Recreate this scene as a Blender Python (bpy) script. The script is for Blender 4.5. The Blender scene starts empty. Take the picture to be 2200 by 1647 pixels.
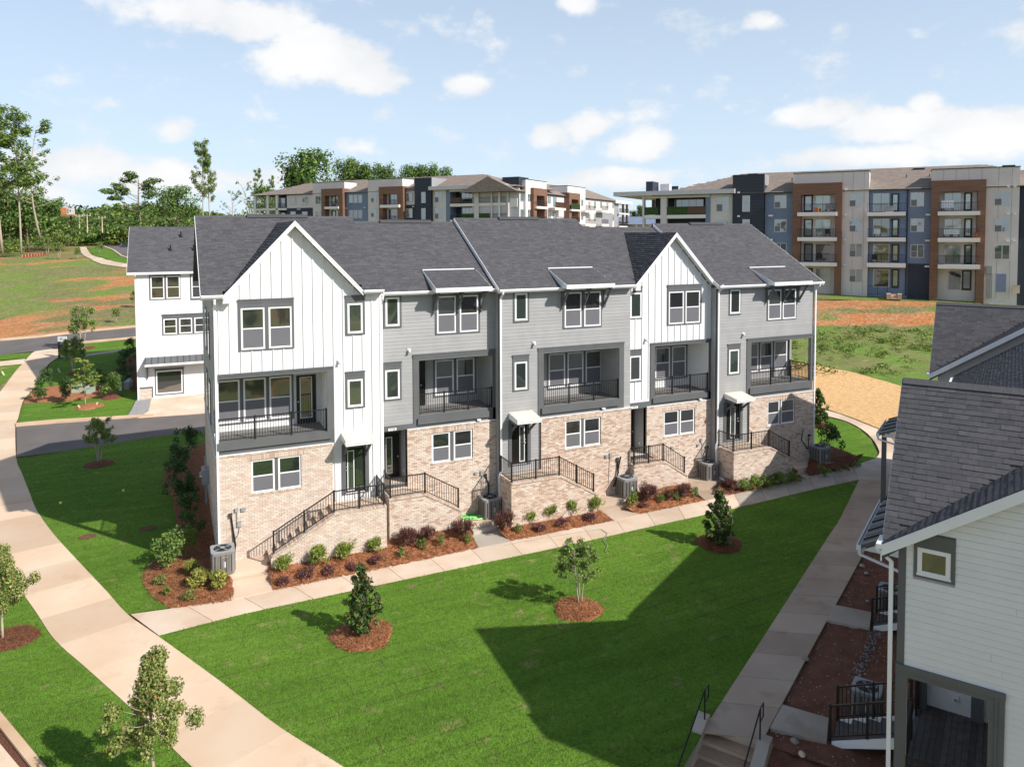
import bpy, bmesh, math, random
import numpy as np
from mathutils import Vector, Matrix, Euler

random.seed(7); np.random.seed(7)
rnd = random.Random(11)
SC = bpy.context.scene
COL = SC.collection

# ---------------------------------------------------------------- camera, sky, sun, exposure
IW, IH, FOC = 2200.0, 1647.0, 1600.0
YAW, PITCH, ROLL = math.radians(24.4), math.radians(2.6), 0.003
PY0 = 500 + FOC * math.tan(PITCH)
CAM = np.array([-1.49, -31.39, 13.06])
FH = np.array([math.sin(YAW), math.cos(YAW), 0.0]); RT = np.array([math.cos(YAW), -math.sin(YAW), 0.0])
FW = FH * math.cos(PITCH) + np.array([0, 0, -math.sin(PITCH)]); UP = np.cross(RT, FW)
RR = RT * math.cos(ROLL) + UP * math.sin(ROLL) * -1
UU = UP * math.cos(ROLL) + RT * math.sin(ROLL)
cd = bpy.data.cameras.new('camera'); cam = bpy.data.objects.new('camera', cd); COL.objects.link(cam)
cd.sensor_width = 36.0; cd.lens = 36.0 * FOC / IW; cd.clip_start = 0.5; cd.clip_end = 9000
cd.shift_y = -(IH / 2 - PY0) / IW
mw = Matrix(((RR[0], UU[0], -FW[0], CAM[0]), (RR[1], UU[1], -FW[1], CAM[1]), (RR[2], UU[2], -FW[2], CAM[2]), (0, 0, 0, 1)))
cam.matrix_world = mw
SC.camera = cam

SUN_EL, SUN_AZ = math.radians(37.5), math.radians(143.5)      # azimuth from +y towards +x
sd = np.array([math.sin(SUN_AZ) * math.cos(SUN_EL), math.cos(SUN_AZ) * math.cos(SUN_EL), math.sin(SUN_EL)])
sl = bpy.data.lights.new('sun', 'SUN'); sl.energy = 5.0; sl.angle = math.radians(0.53); sl.color = (1.0, 0.945, 0.875)
so = bpy.data.objects.new('sun', sl); COL.objects.link(so)
so.rotation_euler = Vector(sd).to_track_quat('Z', 'Y').to_euler(); so.location = (40, -60, 60)

world = bpy.data.worlds.new('World'); SC.world = world; world.use_nodes = True
def build_world():
    nt = world.node_tree; N = nt.nodes; L = nt.links; N.clear()
    out = N.new('ShaderNodeOutputWorld'); bg = N.new('ShaderNodeBackground')
    bg.inputs['Strength'].default_value = 0.13
    sky = N.new('ShaderNodeTexSky'); sky.sky_type = 'NISHITA'; sky.sun_disc = False
    sky.sun_elevation = SUN_EL; sky.sun_rotation = SUN_AZ
    sky.air_density = 0.75; sky.dust_density = 0.8; sky.ozone_density = 2.2; sky.altitude = 200
    tc = N.new('ShaderNodeTexCoord'); sep = N.new('ShaderNodeSeparateXYZ'); L.new(tc.outputs['Generated'], sep.inputs[0])
    def math_(op, a, b=None, c=None, clamp=False):
        n = N.new('ShaderNodeMath'); n.operation = op; n.use_clamp = clamp
        for i, v in enumerate((a, b, c)):
            if v is None: continue
            if isinstance(v, (int, float)): n.inputs[i].default_value = v
            else: L.new(v, n.inputs[i])
        return n.outputs[0]
    az = math_('ARCTAN2', sep.outputs[0], sep.outputs[1]); el = math_('ARCSINE', sep.outputs[2])
    cmb = N.new('ShaderNodeCombineXYZ'); L.new(az, cmb.inputs[0]); L.new(el, cmb.inputs[1])
    n1 = N.new('ShaderNodeTexNoise'); n1.inputs['Scale'].default_value = 14; n1.inputs['Detail'].default_value = 9; n1.inputs['Roughness'].default_value = 0.58
    mp = N.new('ShaderNodeMapping'); mp.inputs['Scale'].default_value = (1, 1.5, 1); L.new(cmb.outputs[0], mp.inputs[0]); L.new(mp.outputs[0], n1.inputs['Vector'])
    n2 = N.new('ShaderNodeTexNoise'); n2.inputs['Scale'].default_value = 5.5; n2.inputs['Detail'].default_value = 6
    L.new(mp.outputs[0], n2.inputs['Vector'])
    blobs = [(380, 20, 190, 55, 1.0), (560, 45, 150, 65, 1.05), (680, 120, 170, 80, 1.35), (770, 165, 130, 50, 1.0), (1010, 185, 65, 36, .95),
             (1240, 10, 50, 34, .9), (1650, 48, 60, 28, .9), (1270, 265, 80, 45, 1.1), (1370, 310, 110, 45, 1.1), (1180, 290, 60, 30, .75),
             (1290, 385, 150, 32, 1.15), (370, 280, 55, 38, .8), (190, 360, 190, 60, 1.05), (330, 380, 220, 50, 1.0), (520, 385, 160, 45, .8), (240, 225, 70, 22, .45),
             (760, 315, 80, 24, .5), (1760, 250, 120, 40, 1.1), (1900, 270, 190, 55, 1.2), (2090, 290, 190, 65, 1.25), (1980, 225, 60, 30, 1.0), (1880, 330, 300, 35, .9), (60, 420, 150, 50, 1.0),
             (2280, 60, 90, 30, .8), (2400, 250, 200, 60, 1.0), (-200, 200, 220, 70, 1.1), (900, -160, 250, 60, 1.1), (1900, -200, 260, 60, 1.1)]
    dens = None
    for (px, py, rx, ry, w) in blobs:
        d = FW * FOC + RR * (px - 1100) + UU * (-(py - PY0)); d = d / np.linalg.norm(d)
        a0, e0 = math.atan2(d[0], d[1]), math.asin(d[2])
        kx = math.cos(math.atan((px - 1100) / FOC)) ** 2 / FOC * rx; ky = ry / FOC * math.cos(math.atan((px - 1100) / FOC))
        dx = math_('DIVIDE', math_('SUBTRACT', az, a0), kx); dy = math_('DIVIDE', math_('SUBTRACT', el, e0), ky)
        r = math_('SQRT', math_('ADD', math_('MULTIPLY', dx, dx), math_('MULTIPLY', dy, dy)))
        v = math_('MULTIPLY', math_('SUBTRACT', 1.05, r), w)
        dens = v if dens is None else math_('MAXIMUM', dens, v)
    # the rest of the sky carries the same kind of cumulus
    away = math_('GREATER_THAN', math_('ABSOLUTE', math_('SUBTRACT', az, YAW)), 0.72)
    gen = math_('MULTIPLY', math_('SUBTRACT', n2.outputs[0], 0.47), 6.0)
    dens = math_('MAXIMUM', dens, math_('MULTIPLY', math_('ADD', gen, -0.5), away))
    dens = math_('MAXIMUM', dens, -1.5)
    dd = math_('ADD', dens, math_('MULTIPLY', math_('SUBTRACT', n1.outputs[0], 0.5), 2.1))
    mask = N.new('ShaderNodeMapRange'); mask.interpolation_type = 'SMOOTHSTEP'; L.new(dd, mask.inputs[0])
    mask.inputs[1].default_value = 0.05; mask.inputs[2].default_value = 0.62; mask.inputs[4].default_value = 0.96
    up = N.new('ShaderNodeMapRange'); L.new(el, up.inputs[0]); up.inputs[1].default_value = -0.01; up.inputs[2].default_value = 0.05
    m2 = math_('MULTIPLY', mask.outputs[0], up.outputs[0])
    # thickness: brighter where thick and lit, greyer bases
    n3 = N.new('ShaderNodeTexNoise'); n3.inputs['Scale'].default_value = 9; n3.inputs['Detail'].default_value = 5
    mp3 = N.new('ShaderNodeMapping'); mp3.inputs['Location'].default_value = (0.02, 0.035, 0); L.new(mp.outputs[0], mp3.inputs[0]); L.new(mp3.outputs[0], n3.inputs['Vector'])
    cr = N.new('ShaderNodeValToRGB'); L.new(math_('ADD', math_('MULTIPLY', n3.outputs[0], 0.75), math_('MULTIPLY', dd, 0.16)), cr.inputs[0])
    cr.color_ramp.elements[0].position = 0.35; cr.color_ramp.elements[0].color = (5.5, 5.6, 5.75, 1)
    cr.color_ramp.elements[1].position = 0.75; cr.color_ramp.elements[1].color = (6.9, 6.85, 6.8, 1)
    # thin bright haze of a humid summer sky over the Nishita blue
    hz = N.new('ShaderNodeMapRange'); L.new(el, hz.inputs[0]); hz.inputs[1].default_value = 0.0; hz.inputs[2].default_value = 0.9
    hz.inputs[3].default_value = 0.85; hz.inputs[4].default_value = 0.0
    mh = N.new('ShaderNodeMix'); mh.data_type = 'RGBA'; L.new(hz.outputs[0], mh.inputs[0]); L.new(sky.outputs[0], mh.inputs[6]); mh.inputs[7].default_value = (4.7, 5.6, 6.4, 1)
    mx = N.new('ShaderNodeMix'); mx.data_type = 'RGBA'; L.new(m2, mx.inputs[0]); L.new(mh.outputs[2], mx.inputs[6]); L.new(cr.outputs[0], mx.inputs[7])
    L.new(mx.outputs[2], bg.inputs[0]); L.new(bg.outputs[0], out.inputs[0])
build_world()
SC.view_settings.view_transform = 'Standard'; SC.view_settings.look = 'None'
SC.view_settings.exposure = 0.30; SC.view_settings.gamma = 1.0
SC.render.engine = 'CYCLES'
try:
    SC.cycles.max_bounces = 6; SC.cycles.diffuse_bounces = 3; SC.cycles.transparent_max_bounces = 8; SC.cycles.use_denoising = True
except Exception: pass

# ---------------------------------------------------------------- measuring helpers: a sight line through the camera meets a real surface
def ray(px, py): return FW + RR * ((px - 1100) / FOC) + UU * (-(py - PY0) / FOC)
def at_y(px, py, y=0.0):
    d = ray(px, py); t = (y - CAM[1]) / d[1]; return CAM + d * t
def at_z(px, py, z):
    d = ray(px, py); t = (z - CAM[2]) / d[2]; return CAM + d * t
LP = [(-400, -.4), (46, -.4), (50, -.1), (57, .2), (65, .8), (75, 1.6), (85, 2.6), (100, 4.3), (120, 6.6), (138, 8.6), (170, 9.3), (230, 9.4), (400, 10), (1500, 10.5), (5000, 11)]
RP = [(-400, -.4), (48, -.4), (52, -.1), (57, .2), (65, 1.1), (75, 2.9), (85, 4.5), (100, 5.3), (120, 5.4), (138, 5.6), (170, 6), (230, 7), (400, 9), (1500, 10.5), (5000, 11)]
LD = [p[0] for p in LP]; LZ = [p[1] for p in LP]; RD = [p[0] for p in RP]; RZ = [p[1] for p in RP]
BRK = sorted(set(LD + RD))
def ht(x, y):
    dx = x - CAM[0]; dy = y - CAM[1]
    D = dx * FH[0] + dy * FH[1]; X = dx * RT[0] + dy * RT[1]
    w = min(1, max(0, (X + 18) / 36.0))
    return (1 - w) * float(np.interp(D, LD, LZ)) + w * float(np.interp(D, RD, RZ))
def G(px, py, dz=0.0):
    d = ray(px, py); t = 5.0; prev = t
    while t < 3000:
        p = CAM + d * t
        if p[2] < ht(p[0], p[1]) + dz: break
        prev = t; t *= 1.03
    lo, hi = prev, t
    for _ in range(30):
        m = (lo + hi) / 2; p = CAM + d * m
        if p[2] < ht(p[0], p[1]) + dz: hi = m
        else: lo = m
    return CAM + d * hi
def hpx(base, px_h):                                       # a height read in pixels, at the distance of a base point
    D = float((np.array(base) - CAM) @ FH); return px_h * D / FOC

# ---------------------------------------------------------------- materials
MATS = {}
def new_mat(name):
    m = bpy.data.materials.new(name); m.use_nodes = True; MATS[name] = m
    nt = m.node_tree; b = nt.nodes['Principled BSDF']
    return m, nt, b
def link(nt, a, b): nt.links.new(a, b)
def mat(name, col, rough=0.7, var=0.12, scale=3.0, bump=0.0, bscale=40.0, spec=0.35, col2=None, metal=0.0, stretch=None, detail=5, dist=0.02, rand=0.0):
    m, nt, b = new_mat(name); N = nt.nodes
    tc = N.new('ShaderNodeTexCoord'); src = tc.outputs['Object']
    geo = N.new('ShaderNodeNewGeometry'); src = geo.outputs['Position']
    mp = N.new('ShaderNodeMapping'); link(nt, src, mp.inputs[0])
    if stretch: mp.inputs['Scale'].default_value = stretch
    n = N.new('ShaderNodeTexNoise'); n.inputs['Scale'].default_value = scale; n.inputs['Detail'].default_value = detail; link(nt, mp.outputs[0], n.inputs['Vector'])
    cr = N.new('ShaderNodeValToRGB'); cr.color_ramp.elements[0].position = 0.3; cr.color_ramp.elements[1].position = 0.72
    c2 = col2 or tuple(c * (1 - var) for c in col); c1 = col if col2 else tuple(min(1, c * (1 + var * .6)) for c in col)
    cr.color_ramp.elements[0].color = (*c2, 1); cr.color_ramp.elements[1].color = (*c1, 1)
    link(nt, n.outputs[0], cr.inputs[0]); o = cr.outputs[0]
    if rand:
        oi = N.new('ShaderNodeObjectInfo'); hs = N.new('ShaderNodeHueSaturation')
        mr = N.new('ShaderNodeMapRange'); mr.inputs[3].default_value = 1 - rand; mr.inputs[4].default_value = 1 + rand
        link(nt, oi.outputs['Random'], mr.inputs[0]); link(nt, mr.outputs[0], hs.inputs['Value']); link(nt, o, hs.inputs['Color']); o = hs.outputs[0]
    link(nt, o, b.inputs['Base Color'])
    b.inputs['Roughness'].default_value = rough; b.inputs['Metallic'].default_value = metal
    b.inputs['Specular IOR Level'].default_value = spec
    if bump:
        n2 = N.new('ShaderNodeTexNoise'); n2.inputs['Scale'].default_value = bscale; n2.inputs['Detail'].default_value = 3; link(nt, mp.outputs[0], n2.inputs['Vector'])
        bp = N.new('ShaderNodeBump'); bp.inputs['Strength'].default_value = bump; bp.inputs['Distance'].default_value = dist
        link(nt, n2.outputs[0], bp.inputs['Height']); link(nt, bp.outputs[0], b.inputs['Normal'])
    return m
mat('white_siding', (.72, .72, .72), .55, .05, 1.2, .1, 60)
mat('white_trim', (.78, .78, .79), .45, .04, 1.0)
mat('grey_siding', (.33, .33, .33), .6, .08, 1.5, .1, 60, rand=.04)
mat('dark_trim', (.115, .12, .123), .55, .10, 1.5, .05, 50)
mat('black_metal', (.018, .017, .017), .4, .1, 3)
mat('black_door', (.013, .012, .012), .22, .1, 3, spec=.5)
mat('porch_roof_felt', (.80, .75, .60), .8, .14, 3.0, col2=(.74, .66, .50))
mat('mortar', (.42, .34, .275), .9, .15, 4.0, .2, 80)
for i, c in enumerate([(.60, .475, .385), (.62, .52, .435), (.56, .43, .345), (.46, .325, .25), (.66, .575, .495)]):
    mat('brick_%d' % i, c, .85, .10, 6.0, detail=3)
for i, c in enumerate([(.086, .085, .091), (.096, .094, .100), (.077, .076, .082), (.106, .103, .108), (.088, .086, .091)]):
    mat('shingle_%d' % i, c, .93, .14, 10.0, spec=.15)
mat('roof_under', (.08, .077, .084), .95, .1, 5)
for i, c in enumerate([(.255, .21, .18), (.27, .222, .19), (.242, .20, .17)]):
    mat('tan_shingle_%d' % i, c, .95, .18, 2.0, spec=.1)
mat('concrete', (.66, .545, .43), .85, .16, .55, .12, 60, col2=(.54, .40, .285))
mat('concrete_cream', (.66, .53, .39), .85, .16, .45, .12, 60, col2=(.60, .42, .28))
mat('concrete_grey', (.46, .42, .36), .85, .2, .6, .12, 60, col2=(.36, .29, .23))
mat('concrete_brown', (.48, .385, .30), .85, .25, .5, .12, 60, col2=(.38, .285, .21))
mat('asphalt', (.155, .135, .125), .9, .2, .4, .3, 90, col2=(.115, .105, .10))
mat('curb_concrete', (.62, .46, .31), .85, .2, .7, .1, 40, col2=(.5, .33, .2))
mat('ac_metal', (.235, .22, .205), .5, .1, 3, spec=.4)
mat('ac_dark', (.05, .048, .045), .6, .1, 3)
mat('meter_grey', (.30, .31, .32), .45, .1, 3)
mat('cable_black', (.012, .012, .012), .5, .1, 3)
mat('screen', (.145, .145, .16), .35, .06, .8, spec=.5)
mat('balcony_floor', (.20, .195, .185), .8, .12, 2)
mat('gravel', (.42, .41, .40), .9, .45, 14.0, .8, 22, col2=(.2, .19, .19), dist=.05)
mat('bark', (.20, .15, .11), .9, .3, 8.0, .5, 30, stretch=(1, 1, .25))
mat('pale_bark', (.42, .35, .28), .85, .25, 8.0, .4, 30, stretch=(1, 1, .25))
mat('river_stone', (.33, .30, .28), .8, .3, 4)
mat('soil_red', (.20, .088, .052), .95, .4, 2.2, .7, 20, col2=(.125, .052, .032), dist=.05)
mat('utility_green', (.36, .43, .36), .5, .06, 2)
mat('bright_green_hose', (.03, .55, .04), .4, .1, 3)
mat('lime_net', (.35, .75, .25), .6, .1, 3)
mat('red_clay', (.50, .17, .06), .95, .3, 1.0, .5, 10)
mat('tire', (.02, .02, .02), .8, .1, 3)
mat('car_blue', (.02, .03, .07), .25, .1, 3, spec=.6)
mat('orange_panel', (.75, .22, .06), .5, .1, 3)
mat('silver', (.6, .6, .6), .35, .05, 2, metal=.5)
mat('yellow_flag', (.85, .75, .15), .6, .05, 3)
def glass_mat(name, base, rough=.04, spec=.9, tint=(1, 1, 1)):
    m, nt, b = new_mat(name)
    N = nt.nodes
    geo = N.new('ShaderNodeNewGeometry'); n = N.new('ShaderNodeTexNoise'); n.inputs['Scale'].default_value = .55; n.inputs['Detail'].default_value = 1
    link(nt, geo.outputs['Position'], n.inputs['Vector']); bp = N.new('ShaderNodeBump'); bp.inputs['Strength'].default_value = .10; bp.inputs['Distance'].default_value = .4
    link(nt, n.outputs[0], bp.inputs['Height']); link(nt, bp.outputs[0], b.inputs['Normal'])
    b.inputs['Base Color'].default_value = (*base, 1); b.inputs['Roughness'].default_value = rough; b.inputs['Specular IOR Level'].default_value = spec
    b.inputs['IOR'].default_value = 2.1
    oi = N.new('ShaderNodeObjectInfo'); cr = N.new('ShaderNodeValToRGB'); link(nt, oi.outputs['Random'], cr.inputs[0]); cr.color_ramp.elements[0].color = (*[c * .7 for c in base], 1); cr.color_ramp.elements[1].color = (base[0] * 1.9, base[1] * 1.55, base[2] * 1.25, 1)
    e = cr.color_ramp.elements.new(.5); e.color = (base[0], base[1] * 1.15, base[2], 1); link(nt, cr.outputs[0], b.inputs['Base Color'])
    return m
glass_mat('glass', (.026, .027, .028))
glass_mat('glass_green', (.036, .046, .042))
glass_mat('glass_blue', (.07, .10, .115), .06, 1.0)
glass_mat('glass_pale', (.16, .19, .16), .08, 1.0)

def lawn_mat(name, cA, cB, cC, sod=False):
    m, nt, b = new_mat(name); N = nt.nodes
    geo = N.new('ShaderNodeNewGeometry'); P = geo.outputs['Position']
    def noise(s, d=4, st=None, rz=0.0):
        v = P
        if st or rz:
            mp = N.new('ShaderNodeMapping'); link(nt, P, mp.inputs[0]); mp.inputs['Scale'].default_value = st or (1, 1, 1); mp.inputs['Rotation'].default_value = (0, 0, rz); v = mp.outputs[0]
        n = N.new('ShaderNodeTexNoise'); n.inputs['Scale'].default_value = s; n.inputs['Detail'].default_value = d; link(nt, v, n.inputs['Vector']); return n.outputs[0]
    a = noise(.22, 5); f = noise(7.0, 5); s = noise(1.1, 4, (.35, 1.6, 1), .25); p = noise(1.7, 6)
    mx = N.new('ShaderNodeMix'); mx.data_type = 'RGBA'; r0 = N.new('ShaderNodeMapRange'); link(nt, a, r0.inputs[0]); r0.inputs[1].default_value = .35; r0.inputs[2].default_value = .65
    link(nt, r0.outputs[0], mx.inputs[0]); mx.inputs[6].default_value = (*cA, 1); mx.inputs[7].default_value = (*cB, 1)
    # pale thatch showing at the sod joints and in worn flecks
    r1 = N.new('ShaderNodeMapRange'); link(nt, p, r1.inputs[0]); r1.inputs[1].default_value = .60; r1.inputs[2].default_value = .74; r1.inputs[4].default_value = .75
    my = N.new('ShaderNodeMix'); my.data_type = 'RGBA'; link(nt, r1.outputs[0], my.inputs[0]); link(nt, mx.outputs[2], my.inputs[6]); my.inputs[7].default_value = (*cC, 1)
    if sod:                                                # joints between the sod rolls
        mp = N.new('ShaderNodeMapping'); link(nt, P, mp.inputs[0]); mp.inputs['Rotation'].default_value = (0, 0, -.06); nd = N.new('ShaderNodeTexNoise'); nd.inputs['Scale'].default_value = 1.3; nd.inputs['Detail'].default_value = 4; link(nt, P, nd.inputs['Vector'])
        av = N.new('ShaderNodeMix'); av.data_type = 'VECTOR'; av.inputs[0].default_value = .10; link(nt, mp.outputs[0], av.inputs[4]); link(nt, nd.outputs['Color'], av.inputs[5])
        bk = N.new('ShaderNodeTexBrick'); bk.inputs['Scale'].default_value = 1.0; bk.inputs['Brick Width'].default_value = 2.2; bk.inputs['Row Height'].default_value = .62; bk.inputs['Mortar Size'].default_value = .032; bk.inputs['Mortar Smooth'].default_value = .6; link(nt, av.outputs[1], bk.inputs['Vector'])
        pm = N.new('ShaderNodeMapRange'); link(nt, noise(.8, 5), pm.inputs[0]); pm.inputs[1].default_value = .42; pm.inputs[2].default_value = .66; pm.inputs[4].default_value = .8; ml = N.new('ShaderNodeMath'); ml.operation = 'MULTIPLY'; link(nt, bk.outputs['Fac'], ml.inputs[0]); link(nt, pm.outputs[0], ml.inputs[1])
        mz = N.new('ShaderNodeMix'); mz.data_type = 'RGBA'; link(nt, ml.outputs[0], mz.inputs[0]); link(nt, my.outputs[2], mz.inputs[6]); mz.inputs[7].default_value = (.075, .075, .028, 1); my = mz
    hs = N.new('ShaderNodeHueSaturation'); mul = N.new('ShaderNodeMath'); mul.operation = 'MULTIPLY_ADD'; link(nt, f, mul.inputs[0]); mul.inputs[1].default_value = .9; mul.inputs[2].default_value = .55
    ad = N.new('ShaderNodeMath'); ad.operation = 'MULTIPLY_ADD'; link(nt, s, ad.inputs[0]); ad.inputs[1].default_value = .7; link(nt, mul.outputs[0], ad.inputs[2])
    sb = N.new('ShaderNodeMath'); sb.operation = 'SUBTRACT'; link(nt, ad.outputs[0], sb.inputs[0]); sb.inputs[1].default_value = .35
    link(nt, sb.outputs[0], hs.inputs['Value']); link(nt, my.outputs[2], hs.inputs['Color']); link(nt, hs.outputs[0], b.inputs['Base Color'])
    b.inputs['Roughness'].default_value = .9; b.inputs['Specular IOR Level'].default_value = .1
    bp = N.new('ShaderNodeBump'); bp.inputs['Strength'].default_value = .9; bp.inputs['Distance'].default_value = .06; link(nt, noise(22, 4, (1, 1, .2)), bp.inputs['Height']); link(nt, bp.outputs[0], b.inputs['Normal'])
    return m
lawn_mat('lawn', (.122, .222, .027), (.088, .182, .020), (.24, .23, .09), True)
lawn_mat('weeds', (.14, .23, .045), (.19, .19, .075), (.42, .29, .16))
def straw_mat(name, cols, bump=.8, sc=1.0):
    m, nt, b = new_mat(name); N = nt.nodes
    geo = N.new('ShaderNodeNewGeometry'); P = geo.outputs['Position']
    outs = []
    for rz, st in ((.5, (18, 120, 30)), (-.9, (20, 110, 30)), (2.1, (110, 16, 30))):
        mp = N.new('ShaderNodeMapping'); link(nt, P, mp.inputs[0]); mp.inputs['Scale'].default_value = tuple(s * sc * .35 for s in st); mp.inputs['Rotation'].default_value = (0, 0, rz)
        n = N.new('ShaderNodeTexNoise'); n.inputs['Scale'].default_value = 1.0; n.inputs['Detail'].default_value = 3; n.inputs['Distortion'].default_value = .6; link(nt, mp.outputs[0], n.inputs['Vector']); outs.append(n.outputs[0])
    mxm = N.new('ShaderNodeMath'); mxm.operation = 'MAXIMUM'; link(nt, outs[0], mxm.inputs[0]); link(nt, outs[1], mxm.inputs[1])
    av = N.new('ShaderNodeMath'); av.operation = 'MULTIPLY_ADD'; link(nt, outs[2], av.inputs[0]); av.inputs[1].default_value = .5; link(nt, mxm.outputs[0], av.inputs[2])
    cr = N.new('ShaderNodeValToRGB'); link(nt, av.outputs[0], cr.inputs[0]); E = cr.color_ramp.elements
    E[0].position = .62; E[0].color = (*cols[0], 1); E[1].position = .98; E[1].color = (*cols[2], 1); e = E.new(.78); e.color = (*cols[1], 1)
    link(nt, cr.outputs[0], b.inputs['Base Color']); b.inputs['Roughness'].default_value = .9; b.inputs['Specular IOR Level'].default_value = .15
    bp = N.new('ShaderNodeBump'); bp.inputs['Strength'].default_value = bump; bp.inputs['Distance'].default_value = .04; link(nt, av.outputs[0], bp.inputs['Height']); link(nt, bp.outputs[0], b.inputs['Normal'])
straw_mat('pine_straw', [(.17, .06, .026), (.33, .13, .062), (.50, .25, .135)])
straw_mat('dark_mulch', [(.075, .028, .018), (.14, .055, .035), (.22, .10, .065)])
straw_mat('straw', [(.42, .21, .085), (.60, .37, .17), (.72, .51, .27)], .6, .5)
def field_mat(name='field', thr=.54):
    m, nt, b = new_mat(name); N = nt.nodes
    geo = N.new('ShaderNodeNewGeometry'); P = geo.outputs['Position']
    def noise(s, d=5, st=None):
        v = P
        if st: mp = N.new('ShaderNodeMapping'); link(nt, P, mp.inputs[0]); mp.inputs['Scale'].default_value = st; mp.inputs['Rotation'].default_value = (0, 0, .55); v = mp.outputs[0]
        n = N.new('ShaderNodeTexNoise'); n.inputs['Scale'].default_value = s; n.inputs['Detail'].default_value = d; link(nt, v, n.inputs['Vector']); return n.outputs[0]
    def ramp(x, lo, hi, top=1.0):
        r = N.new('ShaderNodeMapRange'); link(nt, x, r.inputs[0]); r.inputs[1].default_value = lo; r.inputs[2].default_value = hi; r.inputs[4].default_value = top; return r.outputs[0]
    def mixc(f, a, c):
        x = N.new('ShaderNodeMix'); x.data_type = 'RGBA'; link(nt, f, x.inputs[0])
        for k, v in ((6, a), (7, c)):
            if isinstance(v, tuple): x.inputs[k].default_value = (*v, 1)
            else: link(nt, v, x.inputs[k])
        return x.outputs[2]
    g = mixc(ramp(noise(.09, 6), .4, .6), (.16, .235, .045), (.18, .17, .07))
    g = mixc(ramp(noise(.5, 6), .45, .7, .8), g, (.24, .21, .11))
    c = mixc(ramp(noise(.4, 6, (1, 2.5, 1)), .35, .65), (.46, .16, .06), (.44, .24, .12))
    o = mixc(ramp(noise(.11, 9, (.8, 1.2, 1)), thr, thr + .07, .9), g, c)
    hs = N.new('ShaderNodeHueSaturation'); link(nt, o, hs.inputs['Color']); ma = N.new('ShaderNodeMath'); ma.operation = 'MULTIPLY_ADD'; link(nt, noise(2.5, 6), ma.inputs[0]); ma.inputs[1].default_value = 1.3; ma.inputs[2].default_value = .35; link(nt, ma.outputs[0], hs.inputs['Value'])
    link(nt, hs.outputs[0], b.inputs['Base Color']); b.inputs['Roughness'].default_value = .95; b.inputs['Specular IOR Level'].default_value = .1
    bp = N.new('ShaderNodeBump'); bp.inputs['Strength'].default_value = .8; bp.inputs['Distance'].default_value = .25; link(nt, noise(3, 6), bp.inputs['Height']); link(nt, bp.outputs[0], b.inputs['Normal'])
field_mat(); field_mat('clay_field', .44)
def leaf_mat(name, c, var=.35, trans=.3, rough=.55):
    m, nt, b = new_mat(name); N = nt.nodes
    geo = N.new('ShaderNodeNewGeometry')
    hs = N.new('ShaderNodeHueSaturation'); hs.inputs['Color'].default_value = (*c, 1)
    mr = N.new('ShaderNodeMapRange'); link(nt, geo.outputs['Random Per Island'], mr.inputs[0]); mr.inputs[3].default_value = 1 - var; mr.inputs[4].default_value = 1 + var
    link(nt, mr.outputs[0], hs.inputs['Value']); link(nt, hs.outputs[0], b.inputs['Base Color'])
    b.inputs['Roughness'].default_value = rough; b.inputs['Specular IOR Level'].default_value = .3
    tr = N.new('ShaderNodeBsdfTranslucent'); link(nt, hs.outputs[0], tr.inputs[0]); mx = N.new('ShaderNodeMixShader'); mx.inputs[0].default_value = trans
    out = nt.nodes['Material Output']; link(nt, b.outputs[0], mx.inputs[1]); link(nt, tr.outputs[0], mx.inputs[2]); link(nt, mx.outputs[0], out.inputs[0])
for nme, c in dict(leaf_mid=(.12, .21, .045), leaf_dark=(.062, .122, .034), leaf_light=(.21, .29, .055), leaf_olive=(.19, .21, .055), leaf_magnolia=(.045, .09, .028), leaf_bronze=(.16, .085, .03),
                   leaf_lime=(.33, .37, .08), leaf_gold=(.42, .36, .10), leaf_purple=(.12, .065, .062), leaf_pinkish=(.24, .09, .10), leaf_crape=(.21, .31, .075), leaf_maple=(.36, .36, .13), leaf_pop=(.15, .22, .06), leaf_orange=(.42, .15, .03),
                   flower=(.50, .28, .42), grass_a=(.126, .225, .028), grass_b=(.095, .19, .022), grass_c=(.175, .255, .048), grass_dry=(.24, .22, .10), straw_bit=(.36, .14, .06), straw_pale=(.50, .27, .14), straw_gold=(.60, .42, .22)).items():
    leaf_mat(nme, c)
M = MATS

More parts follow.
